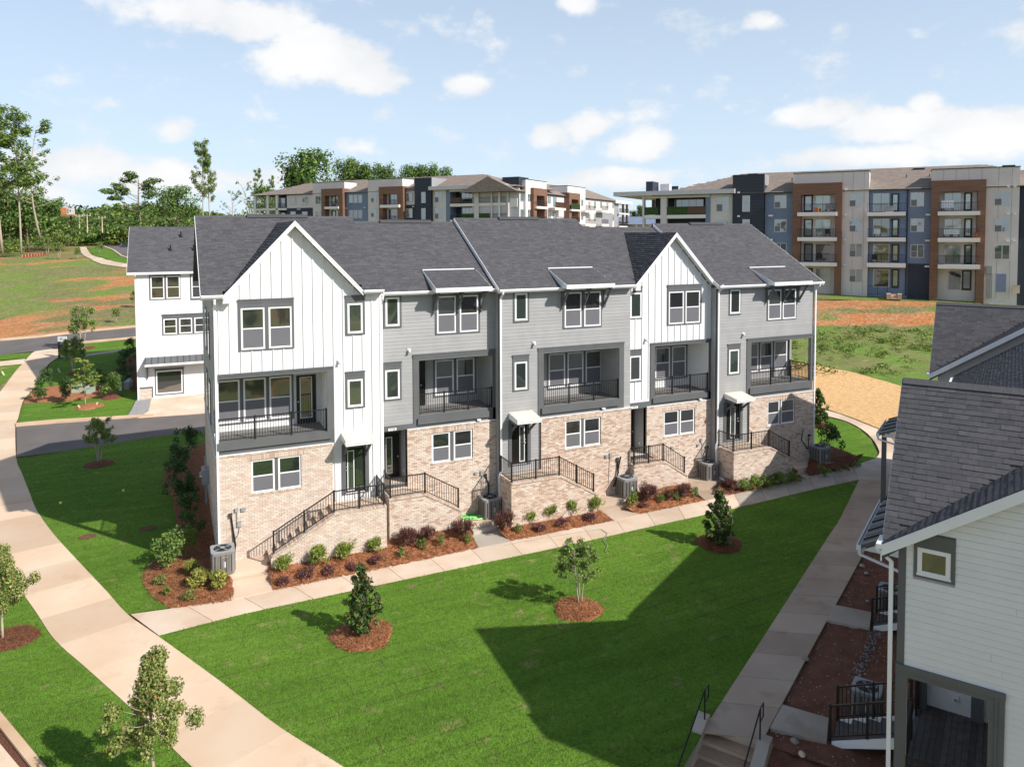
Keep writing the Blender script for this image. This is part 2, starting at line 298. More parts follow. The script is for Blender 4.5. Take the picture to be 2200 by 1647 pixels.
# ---------------------------------------------------------------- mesh helpers
class MB:
    def __init__(s, *mats): s.v = []; s.f = []; s.mi = []; s.mats = list(mats) or ['white_trim']
    def mid(s, m):
        if m is None: return 0
        if m not in s.mats: s.mats.append(m)
        return s.mats.index(m)
    def poly(s, pts, m=None):
        k = len(s.v); s.v += [tuple(p) for p in pts]; s.f.append(tuple(range(k, k + len(pts)))); s.mi.append(s.mid(m))
    def box(s, x0, y0, z0, x1, y1, z1, m=None):
        k = len(s.v); s.v += [(x0, y0, z0), (x1, y0, z0), (x1, y1, z0), (x0, y1, z0), (x0, y0, z1), (x1, y0, z1), (x1, y1, z1), (x0, y1, z1)]
        for q in ((0, 3, 2, 1), (4, 5, 6, 7), (0, 1, 5, 4), (1, 2, 6, 5), (2, 3, 7, 6), (3, 0, 4, 7)): s.f.append(tuple(k + i for i in q)); s.mi.append(s.mid(m))
    def prism(s, pts, vec, m=None):                       # polygon swept along vec, capped
        k = len(s.v); n = len(pts); vec = np.array(vec, float)
        s.v += [tuple(p) for p in pts] + [tuple(np.array(p, float) + vec) for p in pts]; i_ = s.mid(m)
        s.f.append(tuple(range(k + n - 1, k - 1, -1))); s.f.append(tuple(range(k + n, k + 2 * n))); s.mi += [i_, i_]
        for i in range(n): j = (i + 1) % n; s.f.append((k + i, k + j, k + n + j, k + n + i)); s.mi.append(i_)
    def tube(s, pts, r, n=6, m=None, cap=True):
        pts = [np.array(p, float) for p in pts]; rs = r if hasattr(r, '__len__') else [r] * len(pts); k = len(s.v); i_ = s.mid(m)
        for a, p in enumerate(pts):
            t = pts[min(a + 1, len(pts) - 1)] - pts[max(a - 1, 0)]; t = t / (np.linalg.norm(t) + 1e-9)
            ref = np.array([0, 0, 1.0]) if abs(t[2]) < .9 else np.array([1.0, 0, 0]); u = np.cross(t, ref); u /= np.linalg.norm(u); w = np.cross(t, u)
            for b in range(n): an = 2 * math.pi * b / n; s.v.append(tuple(p + (u * math.cos(an) + w * math.sin(an)) * rs[a]))
        for a in range(len(pts) - 1):
            for b in range(n): c = (b + 1) % n; s.f.append((k + a * n + b, k + a * n + c, k + (a + 1) * n + c, k + (a + 1) * n + b)); s.mi.append(i_)
        if cap: s.f.append(tuple(k + i for i in range(n - 1, -1, -1))); s.f.append(tuple(k + (len(pts) - 1) * n + i for i in range(n))); s.mi += [i_, i_]
    def bar(s, a, b, w, h, m=None):                        # rectangular bar from a to b, w across, h upright
        a = np.array(a, float); b = np.array(b, float); t = b - a; t /= np.linalg.norm(t)
        ref = np.array([0, 0, 1.0]) if abs(t[2]) < .95 else np.array([0, 1.0, 0]); u = np.cross(t, ref); u /= np.linalg.norm(u); q = np.cross(u, t)
        s.prism([a - u * w / 2 - q * h / 2, a + u * w / 2 - q * h / 2, a + u * w / 2 + q * h / 2, a - u * w / 2 + q * h / 2], b - a, m)
    def mesh(s, name, smooth=False):
        me = bpy.data.meshes.new(name); me.from_pydata(s.v, [], s.f)
        for x in s.mats: me.materials.append(M[x])
        if len(s.mats) > 1: me.polygons.foreach_set('material_index', s.mi)
        if smooth: me.polygons.foreach_set('use_smooth', [True] * len(s.f))
        me.update(); return me
    def build(s, name, parent=None, smooth=False, **k):
        return place(name, s.mesh(name, smooth), parent, **k)
def place(name, me, parent=None, loc=None, rot=None, scale=None, **k):
    o = bpy.data.objects.new(name, me); COL.objects.link(o)
    if parent is not None: o.parent = parent
    if loc is not None: o.location = loc
    if rot is not None: o.rotation_euler = rot
    if scale is not None: o.scale = scale
    for a, b in k.items(): o[a] = b
    return o
def thing(name, label, cat, loc=(0, 0, 0), rz=0.0, group=None):
    o = bpy.data.objects.new(name, None); COL.objects.link(o); o.location = loc; o.rotation_euler = (0, 0, rz); o.empty_display_size = .2
    o['label'] = label; o['category'] = cat
    if group: o['group'] = group
    return o
CACHE = {}
def unit_box(m):
    key = ('box', m)
    if key not in CACHE: b = MB(m); b.box(0, 0, 0, 1, 1, 1); CACHE[key] = b.mesh('unit_' + m)
    return CACHE[key]
def cbox(name, m, parent, x0, y0, z0, x1, y1, z1, **k):    # a box-shaped part that shares one mesh with its like
    return place(name, unit_box(m), parent, loc=(x0, y0, z0), scale=(max(x1 - x0, .002), max(y1 - y0, .002), max(z1 - z0, .002)), **k)
def unit_plank(m):                                         # lap siding board, thicker at its lower edge
    key = ('plank', m)
    if key not in CACHE: b = MB(m); b.prism([(0, 0, 0), (0, 1, 0), (0, 1, 1), (0, .55, 1)], (1, 0, 0)); CACHE[key] = b.mesh('plank_' + m)
    return CACHE[key]
def unit_brick(m):
    key = ('brick', m)
    if key not in CACHE:
        b = MB(m); e = .05; f = .12; b.prism([(0, 1, 0), (0, .25, 0), (e, 0, f), (1 - e, 0, f), (1, .25, 0), (1, 1, 0)], (0, 0, 0))
        b = MB(m); k = 0
        b.v = [(0, 1, 0), (1, 1, 0), (1, 1, 1), (0, 1, 1), (0, .3, 0), (1, .3, 0), (1, .3, 1), (0, .3, 1), (e, 0, f), (1 - e, 0, f), (1 - e, 0, 1 - f), (e, 0, 1 - f)]
        b.f = [(8, 9, 10, 11), (4, 5, 9, 8), (5, 6, 10, 9), (6, 7, 11, 10), (7, 4, 8, 11), (0, 1, 5, 4), (1, 2, 6, 5), (2, 3, 7, 6), (3, 0, 4, 7)]; b.mi = [0] * 9
        CACHE[key] = b.mesh('brick_' + m)
    return CACHE[key]
def rects_minus(x0, x1, z0, z1, holes):                    # split a wall rectangle round its openings
    out = []; xs = sorted(set([x0, x1] + [min(max(h[i], x0), x1) for h in holes for i in (0, 1)]))
    for a, b in zip(xs[:-1], xs[1:]):
        if b - a < 1e-4: continue
        m = (a + b) / 2; cuts = sorted([(max(h[2], z0), min(h[3], z1)) for h in holes if h[0] < m < h[1] and h[3] > z0 and h[2] < z1]); z = z0
        for c0, c1 in cuts:
            if c0 > z + 1e-4: out.append((a, b, z, c0))
            z = max(z, c1)
        if z1 > z + 1e-4: out.append((a, b, z, z1))
    return out
def span_minus(a, b, cuts):
    out = []; x = a
    for c0, c1 in sorted(cuts):
        if c1 <= x or c0 >= b: continue
        if c0 > x + .01: out.append((x, c0))
        x = max(x, c1)
    if b > x + .01: out.append((x, b))
    return out
def np_mesh(name, V, F, mats, mi=None, smooth=False):      # fast mesh from arrays; F is (n, 3) or (n, 4)
    me = bpy.data.meshes.new(name); V = np.asarray(V, dtype=np.float32); F = np.asarray(F, dtype=np.int32); n, k = F.shape
    me.vertices.add(len(V)); me.vertices.foreach_set('co', V.ravel()); me.loops.add(n * k); me.loops.foreach_set('vertex_index', F.ravel())
    me.polygons.add(n); me.polygons.foreach_set('loop_start', np.arange(0, n * k, k, dtype=np.int32)); me.polygons.foreach_set('loop_total', np.full(n, k, dtype=np.int32))
    for x in mats: me.materials.append(M[x])
    if mi is not None: me.polygons.foreach_set('material_index', np.asarray(mi, dtype=np.int32))
    me.update(calc_edges=True); me.validate(); me.polygons.foreach_set('use_smooth', np.full(len(me.polygons), bool(smooth))); me.update(); return me
def join_boxes(name, items, mats, parent, kind='stuff'):   # items: (x0,y0,z0,x1,y1,z1,mat index)
    if not items: return None
    A = np.array(items, float); n = len(A); c = A[:, :6]; sel = np.array([[0, 1, 2], [3, 1, 2], [3, 4, 2], [0, 4, 2], [0, 1, 5], [3, 1, 5], [3, 4, 5], [0, 4, 5]])
    V = c[:, sel].reshape(-1, 3); q = np.array([(0, 3, 2, 1), (4, 5, 6, 7), (0, 1, 5, 4), (1, 2, 6, 5), (2, 3, 7, 6), (3, 0, 4, 7)])
    F = (q[None] + (np.arange(n) * 8)[:, None, None]).reshape(-1, 4); mi = np.repeat(A[:, 6].astype(int), 6)
    o = place(name, np_mesh(name, V, F, mats, mi), parent)
    if kind: o['kind'] = kind
    return o
# ---------------------------------------------------------------- ground and pavings
for nme in ('concrete', 'concrete_cream', 'concrete_grey', 'concrete_brown'):     # slabs differ a little from each other
    nt = M[nme].node_tree; b = nt.nodes['Principled BSDF']; l = b.inputs['Base Color'].links[0]; s = l.from_socket
    oi = nt.nodes.new('ShaderNodeObjectInfo'); hs = nt.nodes.new('ShaderNodeHueSaturation'); mr = nt.nodes.new('ShaderNodeMapRange'); mr.inputs[3].default_value = .86; mr.inputs[4].default_value = 1.10
    nt.links.new(oi.outputs['Random'], mr.inputs[0]); nt.links.new(mr.outputs[0], hs.inputs['Value']); 
    ge = nt.nodes.new('ShaderNodeNewGeometry'); ns = nt.nodes.new('ShaderNodeTexNoise'); ns.inputs['Scale'].default_value = .9; ns.inputs['Detail'].default_value = 7; ns.inputs['Roughness'].default_value = .65; nt.links.new(ge.outputs['Position'], ns.inputs['Vector'])
    rg = nt.nodes.new('ShaderNodeMapRange'); rg.inputs[1].default_value = .56; rg.inputs[2].default_value = .74; rg.inputs[4].default_value = .6; nt.links.new(ns.outputs[0], rg.inputs[0]); mxs = nt.nodes.new('ShaderNodeMix'); mxs.data_type = 'RGBA'; nt.links.new(rg.outputs[0], mxs.inputs[0]); nt.links.new(s, mxs.inputs[6])
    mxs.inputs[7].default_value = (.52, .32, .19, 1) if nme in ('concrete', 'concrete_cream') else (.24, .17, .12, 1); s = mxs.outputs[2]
    nt.links.new(s, hs.inputs['Color']); nt.links.new(hs.outputs[0], b.inputs['Base Color'])
def drape(name, pts, m, dz, parent=None, skirt=0.0, kind='structure', **k):
    bm = bmesh.new(); vs = [bm.verts.new((p[0], p[1], 0)) for p in pts]; f = bm.faces.new(vs)
    if f.normal.z == 0: f.normal_update()
    if f.normal.z < 0: f.normal_flip()
    Ds = [(p[0] - CAM[0]) * FH[0] + (p[1] - CAM[1]) * FH[1] for p in pts]
    for d in BRK:
        if min(Ds) < d < max(Ds):
            co = (CAM[0] + FH[0] * d, CAM[1] + FH[1] * d, 0)
            bmesh.ops.bisect_plane(bm, geom=bm.verts[:] + bm.edges[:] + bm.faces[:], plane_co=co, plane_no=(FH[0], FH[1], 0))
    for v in bm.verts: v.co.z = ht(v.co.x, v.co.y) + dz
    if skirt:
        be = [e for e in bm.edges if len(e.link_faces) == 1]
        r = bmesh.ops.extrude_edge_only(bm, edges=be); 
        for v in [g for g in r['geom'] if isinstance(g, bmesh.types.BMVert)]: v.co.z -= skirt
    bmesh.ops.triangulate(bm, faces=[f for f in bm.faces if len(f.verts) > 4]); bmesh.ops.recalc_face_normals(bm, faces=bm.faces[:])
    up = sum(f.normal.z * f.calc_area() for f in bm.faces)
    if up < 0: bmesh.ops.reverse_faces(bm, faces=bm.faces[:])
    me = bpy.data.meshes.new(name); bm.to_mesh(me); bm.free(); me.materials.append(M[m])
    o = place(name, me, parent, **k)
    if parent is None: o['kind'] = kind
    return o
def PG(pxs, dz=0.0): return [G(x, y, dz)[:2] for x, y in pxs]
def wavy(pts, amp=.06, step=.35):                          # natural bed edge
    out = []; n = len(pts)
    for i in range(n):
        a = np.array(pts[i][:2], float); b = np.array(pts[(i + 1) % n][:2], float); L = np.linalg.norm(b - a); k = max(1, int(L / step)); nn = np.array([-(b - a)[1], (b - a)[0]]) / (L + 1e-9)
        for j in range(k): out.append(a + (b - a) * j / k + nn * (rnd.uniform(-amp, amp) if j else 0))
    return out
def smooth_line(pts, step=.5):                             # Catmull-Rom through the points
    P = [np.array(p[:2], float) for p in pts]; P = [2 * P[0] - P[1]] + P + [2 * P[-1] - P[-2]]; out = []
    for i in range(1, len(P) - 2):
        L = np.linalg.norm(P[i + 1] - P[i]); k = max(1, int(L / step))
        for j in range(k):
            t = j / k; out.append(.5 * ((2 * P[i]) + (-P[i - 1] + P[i + 1]) * t + (2 * P[i - 1] - 5 * P[i] + 4 * P[i + 1] - P[i + 2]) * t * t + (-P[i - 1] + 3 * P[i] - 3 * P[i + 1] + P[i + 2]) * t ** 3))
    out.append(P[-2]); return out
def offset_line(pts, w):
    out = []
    for i, p in enumerate(pts):
        t = np.array(pts[min(i + 1, len(pts) - 1)]) - np.array(pts[max(i - 1, 0)]); t = t / np.linalg.norm(t); out.append(np.array(p) + np.array([-t[1], t[0]]) * w)
    return out
def walk(name, A, B, m, joint, part='slab', dz=.04, label=None):   # paving strip between two edges, one object per slab
    def resample(P, n):
        P = np.array(P); s = np.r_[0, np.cumsum(np.linalg.norm(np.diff(P, axis=0), axis=1))]; t = np.linspace(0, s[-1], n); return np.c_[np.interp(t, s, P[:, 0]), np.interp(t, s, P[:, 1])], s[-1]
    _, LA = resample(A, 2); n = max(1, int(round(LA / joint))); K = 4
    A2, _ = resample(A, n * K + 1); B2, _ = resample(B, n * K + 1)
    root = drape(name, list(A2[::K]) + list(B2[::-K]), 'soil_red', .012)
    for i in range(n):
        a = A2[i * K:i * K + K + 1].copy(); b = B2[i * K:i * K + K + 1].copy(); g = .010
        for X in (a, b):
            L = np.linalg.norm(X[-1] - X[0]) + 1e-9; d0 = (X[1] - X[0]) / np.linalg.norm(X[1] - X[0] + 1e-9) * g; d1 = (X[-1] - X[-2]) / np.linalg.norm(X[-1] - X[-2] + 1e-9) * g; X[0] += d0; X[-1] -= d1
        mm = m if isinstance(m, str) else m(i, n, a[0])
        drape(part, list(a) + list(b[::-1]), mm, dz, root, skirt=.05)
    return root

# base terrain: one sheet to the horizon
def terrain():
    us = sorted(set(BRK + list(range(-100, 150, 12)))); us = [-3000] + [u for u in us if u > -3000]; us = sorted(set(us + [21.0, 21.6])); ws = [-3500, -1200, -500, -250, -120, -60, -30, -18, -12, -6, 0, 6, 12, 18, 30, 60, 120, 250, 500, 1200, 3500]
    V = []; 
    for d in us:
        for w in ws:
            x = CAM[0] + FH[0] * d + RT[0] * w; y = CAM[1] + FH[1] * d + RT[1] * w; z = ht(x, y) - (.06 if d > 21.3 else 3.2)
            V.append((x, y, z if d > 10 else z))
    nw = len(ws); F = [(i * nw + j, i * nw + j + 1, (i + 1) * nw + j + 1, (i + 1) * nw + j) for i in range(len(us) - 1) for j in range(nw - 1)]
    # the stair well and the low red bank in front of the right-hand row stay open: cut out near quads there
    me = np_mesh('ground', V, F, ['field']); o = place('ground', me); o['kind'] = 'structure'
    return o
# stair well region is kept below the lawn level, so the sheet is dropped locally there
_h0 = ht
UROW = np.array([math.sin(math.radians(58.5)), math.cos(math.radians(58.5)), 0]); VROW = np.array([-UROW[1], UROW[0], 0])
terrain()
A_LEFT = [(126, 768), (104, 783), (72, 834), (50, 861), (38.7, 900), (33, 915), (35, 985), (48.6, 1021), (65, 1063), (79, 1097), (115, 1148), (179, 1218), (230.7, 1273), (273, 1320), (340, 1368), (480, 1470), (600, 1563), (735, 1647), (880, 1745)]
eL = smooth_line(PG(A_LEFT), .6)
walk('sidewalk', eL, offset_line(eL, -2.27), 'concrete_cream', 2.3)
LOW = [(340, 1366), (522.5, 1319.5), (707, 1280), (850, 1249.5), (1032, 1211), (1200, 1176), (1427.5, 1125), (1620, 1083), (1740, 1054), (1846, 1031)]
UPP = [(280, 1321), (425, 1299.6), (585.8, 1268), (696.5, 1245.6), (850, 1212.7), (1028.5, 1176), (1098.5, 1162), (1320.8, 1118), (1375, 1104), (1515, 1076), (1567, 1063.5), (1729.5, 1028), (1774, 1017), (1830.5, 1002.5)]
eLo = smooth_line(PG(LOW), .6); eUp = smooth_line(PG(UPP), .6)
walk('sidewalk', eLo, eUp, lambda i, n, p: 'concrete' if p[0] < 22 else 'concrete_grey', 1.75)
RL = [(1846, 1031), (1804.7, 1115), (1782, 1150), (1640, 1370), (1523, 1551), (1508, 1574)]
RRt = [(1915, 1031), (1893, 1100), (1860, 1180), (1757, 1370), (1653.5, 1563), (1640, 1590)]
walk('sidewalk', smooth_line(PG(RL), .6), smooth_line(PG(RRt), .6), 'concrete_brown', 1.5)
CL = [(1846, 1031), (1832, 1002), (1879, 986), (1890, 973), (1873, 941.8), (1845.7, 919), (1815, 903.9), (1779, 894.8), (1750, 887), (1700, 879)]
CR = [(1915, 1031), (1925, 1010), (1930, 990), (1928, 965), (1915, 942), (1895.8, 926.6), (1851.8, 908.4), (1821, 896.3), (1779, 882.6), (1700, 868)]
walk('sidewalk', smooth_line(PG(CL[2:]), .6), smooth_line(PG(CR[2:]), .6), 'concrete', 1.8)
drape('pavement', PG([(126, 767.5), (140, 750), (128, 747.5), (75, 755), (70, 758), (58, 770), (46, 783), (100, 785)]), 'concrete', .034)
drape('pavement', PG([(1832, 1002), (1880, 985.5), (1931, 989), (1930, 1010), (1915, 1032), (1846, 1032)]), 'concrete_grey', .038, skirt=.04)

# lawns
main_lawn = PG([(335, 1366), (480, 1472), (600, 1566), (735, 1650), (1000, 1830), (1300, 1800), (1440, 1700), (1508, 1580), (1523, 1553), (1640, 1371), (1782, 1151), (1806, 1115), (1850, 1031), (1740, 1053), (1620, 1082), (1427, 1124), (1200, 1175), (1032, 1210), (850, 1248), (707, 1279), (522, 1319)])
left_lawn = PG([(35, 985), (194, 960), (303.6, 942), (391.6, 931), (470, 926), (470, 1100), (450, 1200), (455, 1280), (365, 1306), (272, 1321), (230.7, 1274), (179, 1219), (115, 1149), (79, 1098), (65, 1064), (48.6, 1022)])
verge = PG([(-80, 1060), (-40, 1150), (48, 1252), (87, 1311), (131, 1374), (203, 1440), (260, 1496), (354, 1575), (439, 1645), (575, 1756), (330, 1800), (94, 1647), (0, 1533), (-150, 1350), (-200, 1100)])
lawns = []
def lawn(pts, lab=None):
    o = drape('lawn', pts, 'lawn', .02); lawns.append(pts); return o
lawn(main_lawn); lawn(left_lawn); lawn(verge)
lawn(PG([(1700, 879), (1750, 889), (1779, 896.8), (1815, 905.9), (1845.7, 921), (1871, 943), (1886, 974), (1879, 987), (1800, 1010), (1730, 1015), (1715, 980)]))
lawn(PG([(128, 770), (166, 739), (295, 729), (300, 800), (292, 855), (272, 896), (150, 906), (38, 912), (40, 900), (52, 862), (74, 834), (95, 807), (106, 784)]))
lawn(PG([(-40, 812), (0, 797), (48, 781.5), (0, 829), (-40, 850)])); lawn(PG([(-40, 765), (75, 757), (57, 770), (-40, 776)]))
lawn(PG([(187, 532), (222, 530), (260, 549), (283, 564), (283, 573), (235, 560), (200, 548)]))
walk('cross_walk', PG([(-60, 784), (55, 771)]), PG([(-60, 792), (49, 781)]), 'concrete', 3)
walk('garden_walk', PG([(175, 762), (275, 749)]), PG([(175, 767), (275, 753)]), 'concrete_grey', 3)
walk('footpath', smooth_line(PG([(171, 531), (176, 545), (200, 560), (240, 571), (290, 577)]), 4), smooth_line(PG([(184, 530), (192, 543), (212, 553), (245, 562), (290, 570)]), 4), 'concrete', 4)
road = drape('road', PG([(-120, 741), (0, 733), (80, 726), (187, 713.5), (300, 703), (420, 694), (420, 712), (300, 724), (267, 727), (166, 736), (128, 747), (75, 755), (0, 763), (-120, 772)]), 'asphalt', .03)
drape('curb', PG([(-120, 737.5), (0, 729.5), (80, 722.5), (187, 710), (300, 699.5), (420, 691), (420, 693.5), (300, 703), (187, 713.5), (80, 726), (0, 733), (-120, 741)]), 'curb_concrete', .12, skirt=.13)
drape('curb', PG([(128, 747), (166, 736), (267, 727), (300, 724), (300, 727), (267, 729.5), (166, 739), (130, 750)]), 'curb_concrete', .12, skirt=.13)
alley = drape('alley', PG([(35, 917), (249, 901), (434, 890), (600, 880), (600, 915), (434, 930.5), (391.6, 932), (303.6, 943), (194, 961), (36, 983)]), 'asphalt', .03)
drape('curb', PG([(33, 912), (120, 904), (249, 897), (330, 892), (330, 895), (249, 901), (120, 909), (34, 917.5)]), 'curb_concrete', .13, skirt=.14)
drape('parking_lot', PG([(224, 529), (320, 528), (330, 575), (283, 563), (262, 550)]), 'asphalt', .04)
drape('curb', PG([(222, 530), (225, 529), (263, 550), (284, 563), (284, 565), (260, 551)]), 'concrete', .15, skirt=.15)
drape('clay_bank', wavy(PG([(1640, 650), (1760, 648), (1900, 642), (2150, 645), (2150, 704), (2050, 700), (1900, 704), (1760, 703), (1640, 706)]), .5, 1.5), 'clay_field', .015, kind='stuff')
drape('straw_ground', wavy(PG([(1640, 775), (1700, 778), (1760.7, 784), (1851.8, 805), (1933.8, 829.5), (2010, 850), (2010, 960), (1931, 941), (1896, 924), (1852, 906), (1821, 894), (1779, 880), (1700, 865), (1640, 855)]), .15, 1.0), 'straw', .03, kind='stuff')
drape('weedy_bank', wavy(PG([(1640, 705), (1760, 700), (1900, 702), (2050, 698), (2150, 700), (2100, 860), (2010, 850), (1933.8, 829.5), (1851.8, 805), (1760.7, 784), (1640, 775)]), .4, 1.5), 'weeds', .02, kind='stuff')
drape('lawn', PG([(1640, 618), (1760, 622), (2260, 634), (2260, 655), (1760, 643), (1640, 640)]), 'weeds', .03)
walk('footpath', PG([(1640, 629.5), (1760, 632), (2260, 643)]), PG([(1640, 627.8), (1760, 630), (2260, 640.5)]), 'concrete', 6)
# street and gutter at the lower left corner
drape('road', PG([(-200, 1420), (-60, 1500), (0, 1572), (70, 1660), (160, 1780), (-100, 1900), (-400, 1600)]), 'concrete_cream', .01)
drape('curb', PG([(-150, 1352), (0, 1533), (94, 1647), (200, 1770), (172, 1780), (62, 1647), (0, 1568), (-150, 1395)]), 'curb_concrete', .10, skirt=.12)
drape('gutter', PG([(-150, 1395), (0, 1568), (62, 1647), (172, 1780), (150, 1785), (46, 1652), (-14, 1580), (-150, 1415)]), 'dark_mulch', .016)
# ---------------------------------------------------------------- the townhouse row
CR = {1: (400, 440, .24287), 2: (400, 780, .2793), 3: (780, 560, .23066), 4: (760, 880, .19427), 5: (1060, 580, .20644), 6: (1060, 860, .18219), 7: (1330, 580, .20909), 8: (1330, 820, .21364)}
def cp(n, x, y): o = CR[n]; return o[0] + x * o[2], o[1] + y * o[2]
class Unit:
    """local frame: x along the front, y into the house, z up; origin at the front-left ground corner"""
    def __init__(s, root, ox, oy, W, body): s.root = root; s.ox = ox; s.oy = oy; s.W = W; s.body = body; s.bricks = []
    def pt(s, c, x, y, yl=0.0):
        p = at_y(*cp(c, x, y), s.oy + yl); return p[0] - s.ox, p[2]
    def rc(s, c, xl, xr, T, B, yl=0.0):
        x0, z1 = s.pt(c, xl, T, yl); x1, _ = s.pt(c, xr, T, yl); _, z0 = s.pt(c, xl, B, yl); return x0, x1, z0, z1

def ring(mb, x0, x1, z0, z1, y0, y1, w, m=None, sill=None):
    b = sill or w
    mb.box(x0, y0, z0, x0 + w, y1, z1, m); mb.box(x1 - w, y0, z0, x1, y1, z1, m); mb.box(x0 + w, y0, z1 - w, x1 - w, y1, z1, m); mb.box(x0 + w, y0, z0, x1 - w, y1, z0 + b, m)
def window(par, x0, x1, z0, z1, y, hung=True, w=.07, frame='white_trim', g='glass', low='screen', split=0):
    """white vinyl window: frame > panes, meeting rail; y is its front face, it is 6 cm deep"""
    mb = MB(frame); ring(mb, x0, x1, z0, z1, y, y + .07, w); mb.box(x0 - .012, y - .012, z0 - .012, x1 + .012, y + .0, z0 + .03)
    o = mb.build('window', par)
    if hung:
        zm = (z0 + z1) / 2
        cbox('meeting_rail', frame, o, x0 + w, y + .006, zm - .025, x1 - w, y + .06, zm + .025)
        cbox('pane', g, o, x0 + w, y + .020, zm + .025, x1 - w, y + .028, z1 - w); cbox('screen_pane' if low == 'screen' else 'pane', low, o, x0 + w, y + .013, z0 + w, x1 - w, y + .02, zm - .025)
    else:
        cbox('pane', g, o, x0 + w, y + .018, z0 + w, x1 - w, y + .028, z1 - w)
    return o
def trim(par, x0, x1, z0, z1, head=.2, y=-.045, m='dark_trim', top=True):
    """flat board surround with a deeper head board and a small drip cap"""
    mb = MB(m); ring(mb, x0, x1, z0, z1, y, 0.0, .10); mb.box(x0 + .10, y, z1 - head, x1 - .10, -.002, z1 - .10)
    if top: mb.box(x0 - .02, y - .03, z1 - .04, x1 + .02, .0, z1 + .01); mb.box(x0, y - .014, z1 - .13, x1, y, z1 - .04)
    return mb.build('window_trim', par)
def mulled(u, c, tr, frames, head=.0, y=0.0, trimy=-.045):
    """double window: dark surround, mullion boards and each sash window"""
    x0, x1, z0, z1 = u.rc(c, *tr, yl=y); F = [u.rc(c, *f, yl=y) for f in frames]
    zb = sum(f[2] for f in F) / len(F); zt = sum(f[3] for f in F) / len(F)
    mb = MB('dark_trim'); yy = y + trimy
    mb.box(x0, yy, z0, x0 + (F[0][0] - x0), y, z1); mb.box(F[-1][1], yy, z0, x1, y, z1); mb.box(F[0][0], yy, zt, F[-1][1], y, z1); mb.box(F[0][0], yy, z0, F[-1][1], y, zb)
    for a, b in zip(F[:-1], F[1:]): mb.box(a[1], yy, zb, b[0], y, zt)
    if head: mb.box(x0 - .02, yy - .03, z1 - .04, x1 + .02, y - .001, z1 + .012); mb.box(x0 + .001, yy - .012, z1 - head * .55, x1 - .001, yy, z1 - .04)
    mb.build('window_trim', u.root)
    for f in F: window(u.root, f[0], f[1], zb, zt, yy + .012)
    return x0, x1, z0, z1
def small_win(u, c, tr, fr, head=.2):
    x0, x1, z0, z1 = u.rc(c, *tr); a0, a1, b0, b1 = u.rc(c, *fr)
    mb = MB('dark_trim'); y = -.045
    mb.box(x0, y, z0, a0, 0, z1); mb.box(a1, y, z0, x1, 0, z1); mb.box(a0, y, b1, a1, 0, z1); mb.box(a0, y, z0, a1, 0, b0)
    if head: mb.box(x0 - .02, y - .03, z1 - .04, x1 + .02, -.001, z1 + .012); mb.box(x0 + .001, y - .012, z1 - .15, x1 - .001, y, z1 - .04)
    mb.build('window_trim', u.root); window(u.root, a0, a1, b0, b1, y + .012, hung=False, w=.085, g='glass_green')
    return x0, x1, z0, z1
BW = [0, 0, 1, 1, 4, 4, 2, 3]
def lay_bricks(u, x0, x1, z0, z1, y, holes=(), top=None, tone=BW, axis='x', sgn=-1, xo=0.0):
    """running bond on a face; axis 'x': face runs along x and looks to -y; axis 'y': runs along y and looks to -x"""
    L, H, J = .203, .0635, .0105; k = 0; z = z0
    while z + H <= z1 + .01:
        cuts = [(h[0], h[1]) for h in holes if h[2] < z + H * .6 and h[3] > z + H * .4]
        for a, b in span_minus(x0, x1, cuts):
            x = a - (((a - x0) + (L + J) * .5 * (k % 2)) % (L + J))
            while x < b:
                s0, s1 = max(x, a), min(x + L, b); x += L + J
                if s1 - s0 < .03: continue
                if top and z + H > min(top(s0), top(s1)) + .005: continue
                pr = rnd.uniform(.0, .005); m = rnd.choice(tone)
                if axis == 'x': u.bricks.append((s0, y - .010 - pr * .6, z, s1, y + .03, z + H, m))
                else: u.bricks.append((y - .010 - pr * .6, s0, z, y + .03, s1, z + H, m))
        z += H + J; k += 1
def soldier(u, x0, x1, z0, z1, y, tone=(2, 2, 1, 3, 0), w=.0635, J=.0105, out=.014, m0=None):
    x = x0
    while x + w <= x1 + .01: u.bricks.append((x, y - out - rnd.uniform(0, .004), z0, min(x + w, x1), y + .03, z1, rnd.choice(tone))); x += w + J
def flush_bricks(u, n=300):
    O = np.array([u.ox, u.oy, 0]); A = sorted(u.bricks, key=lambda b: (b[0] + O[0] - CAM[0]) ** 2 + (b[1] + O[1] - CAM[1]) ** 2 + (b[2] - CAM[2]) ** 2)
    for b in A[:n]: cbox('brick', 'brick_%d' % b[6], u.root, *b[:6])
    join_boxes('bricks', A[n:], ['brick_%d' % i for i in range(5)], u.root)
def lap_siding(u, x0, x1, z0, z1, y, m, holes=(), exp=.158, t=.020, name='siding_board'):
    n = max(1, int(round((z1 - z0) / exp))); e = (z1 - z0) / n; me = unit_plank(m)
    for i in range(n):
        a = z0 + i * e; cuts = [(h[0], h[1]) for h in holes if h[2] < a + e * .5 < h[3]]
        for s0, s1 in span_minus(x0, x1, cuts): place(name, me, u.root, loc=(s0, y - t, a + .003), scale=(s1 - s0, t, e - .003))
def lap_siding_y(u, y0, y1, z0, z1, x, m, exp=.158, t=.02, face=-1, name='siding_board', cuts=()):
    n = max(1, int(round((z1 - z0) / exp))); e = (z1 - z0) / n; me = unit_plank(m)
    for i in range(n):
        a = z0 + i * e
        for s0, s1 in span_minus(y0, y1, [(h[0], h[1]) for h in cuts if h[2] < a + e / 2 < h[3]]):
            if face < 0: place(name, me, u.root, loc=(x - t, s1, a + .003), rot=(0, 0, -math.pi / 2), scale=(s1 - s0, t, e - .003))
            else: place(name, me, u.root, loc=(x + t, s0, a + .003), rot=(0, 0, math.pi / 2), scale=(s1 - s0, t, e - .003))
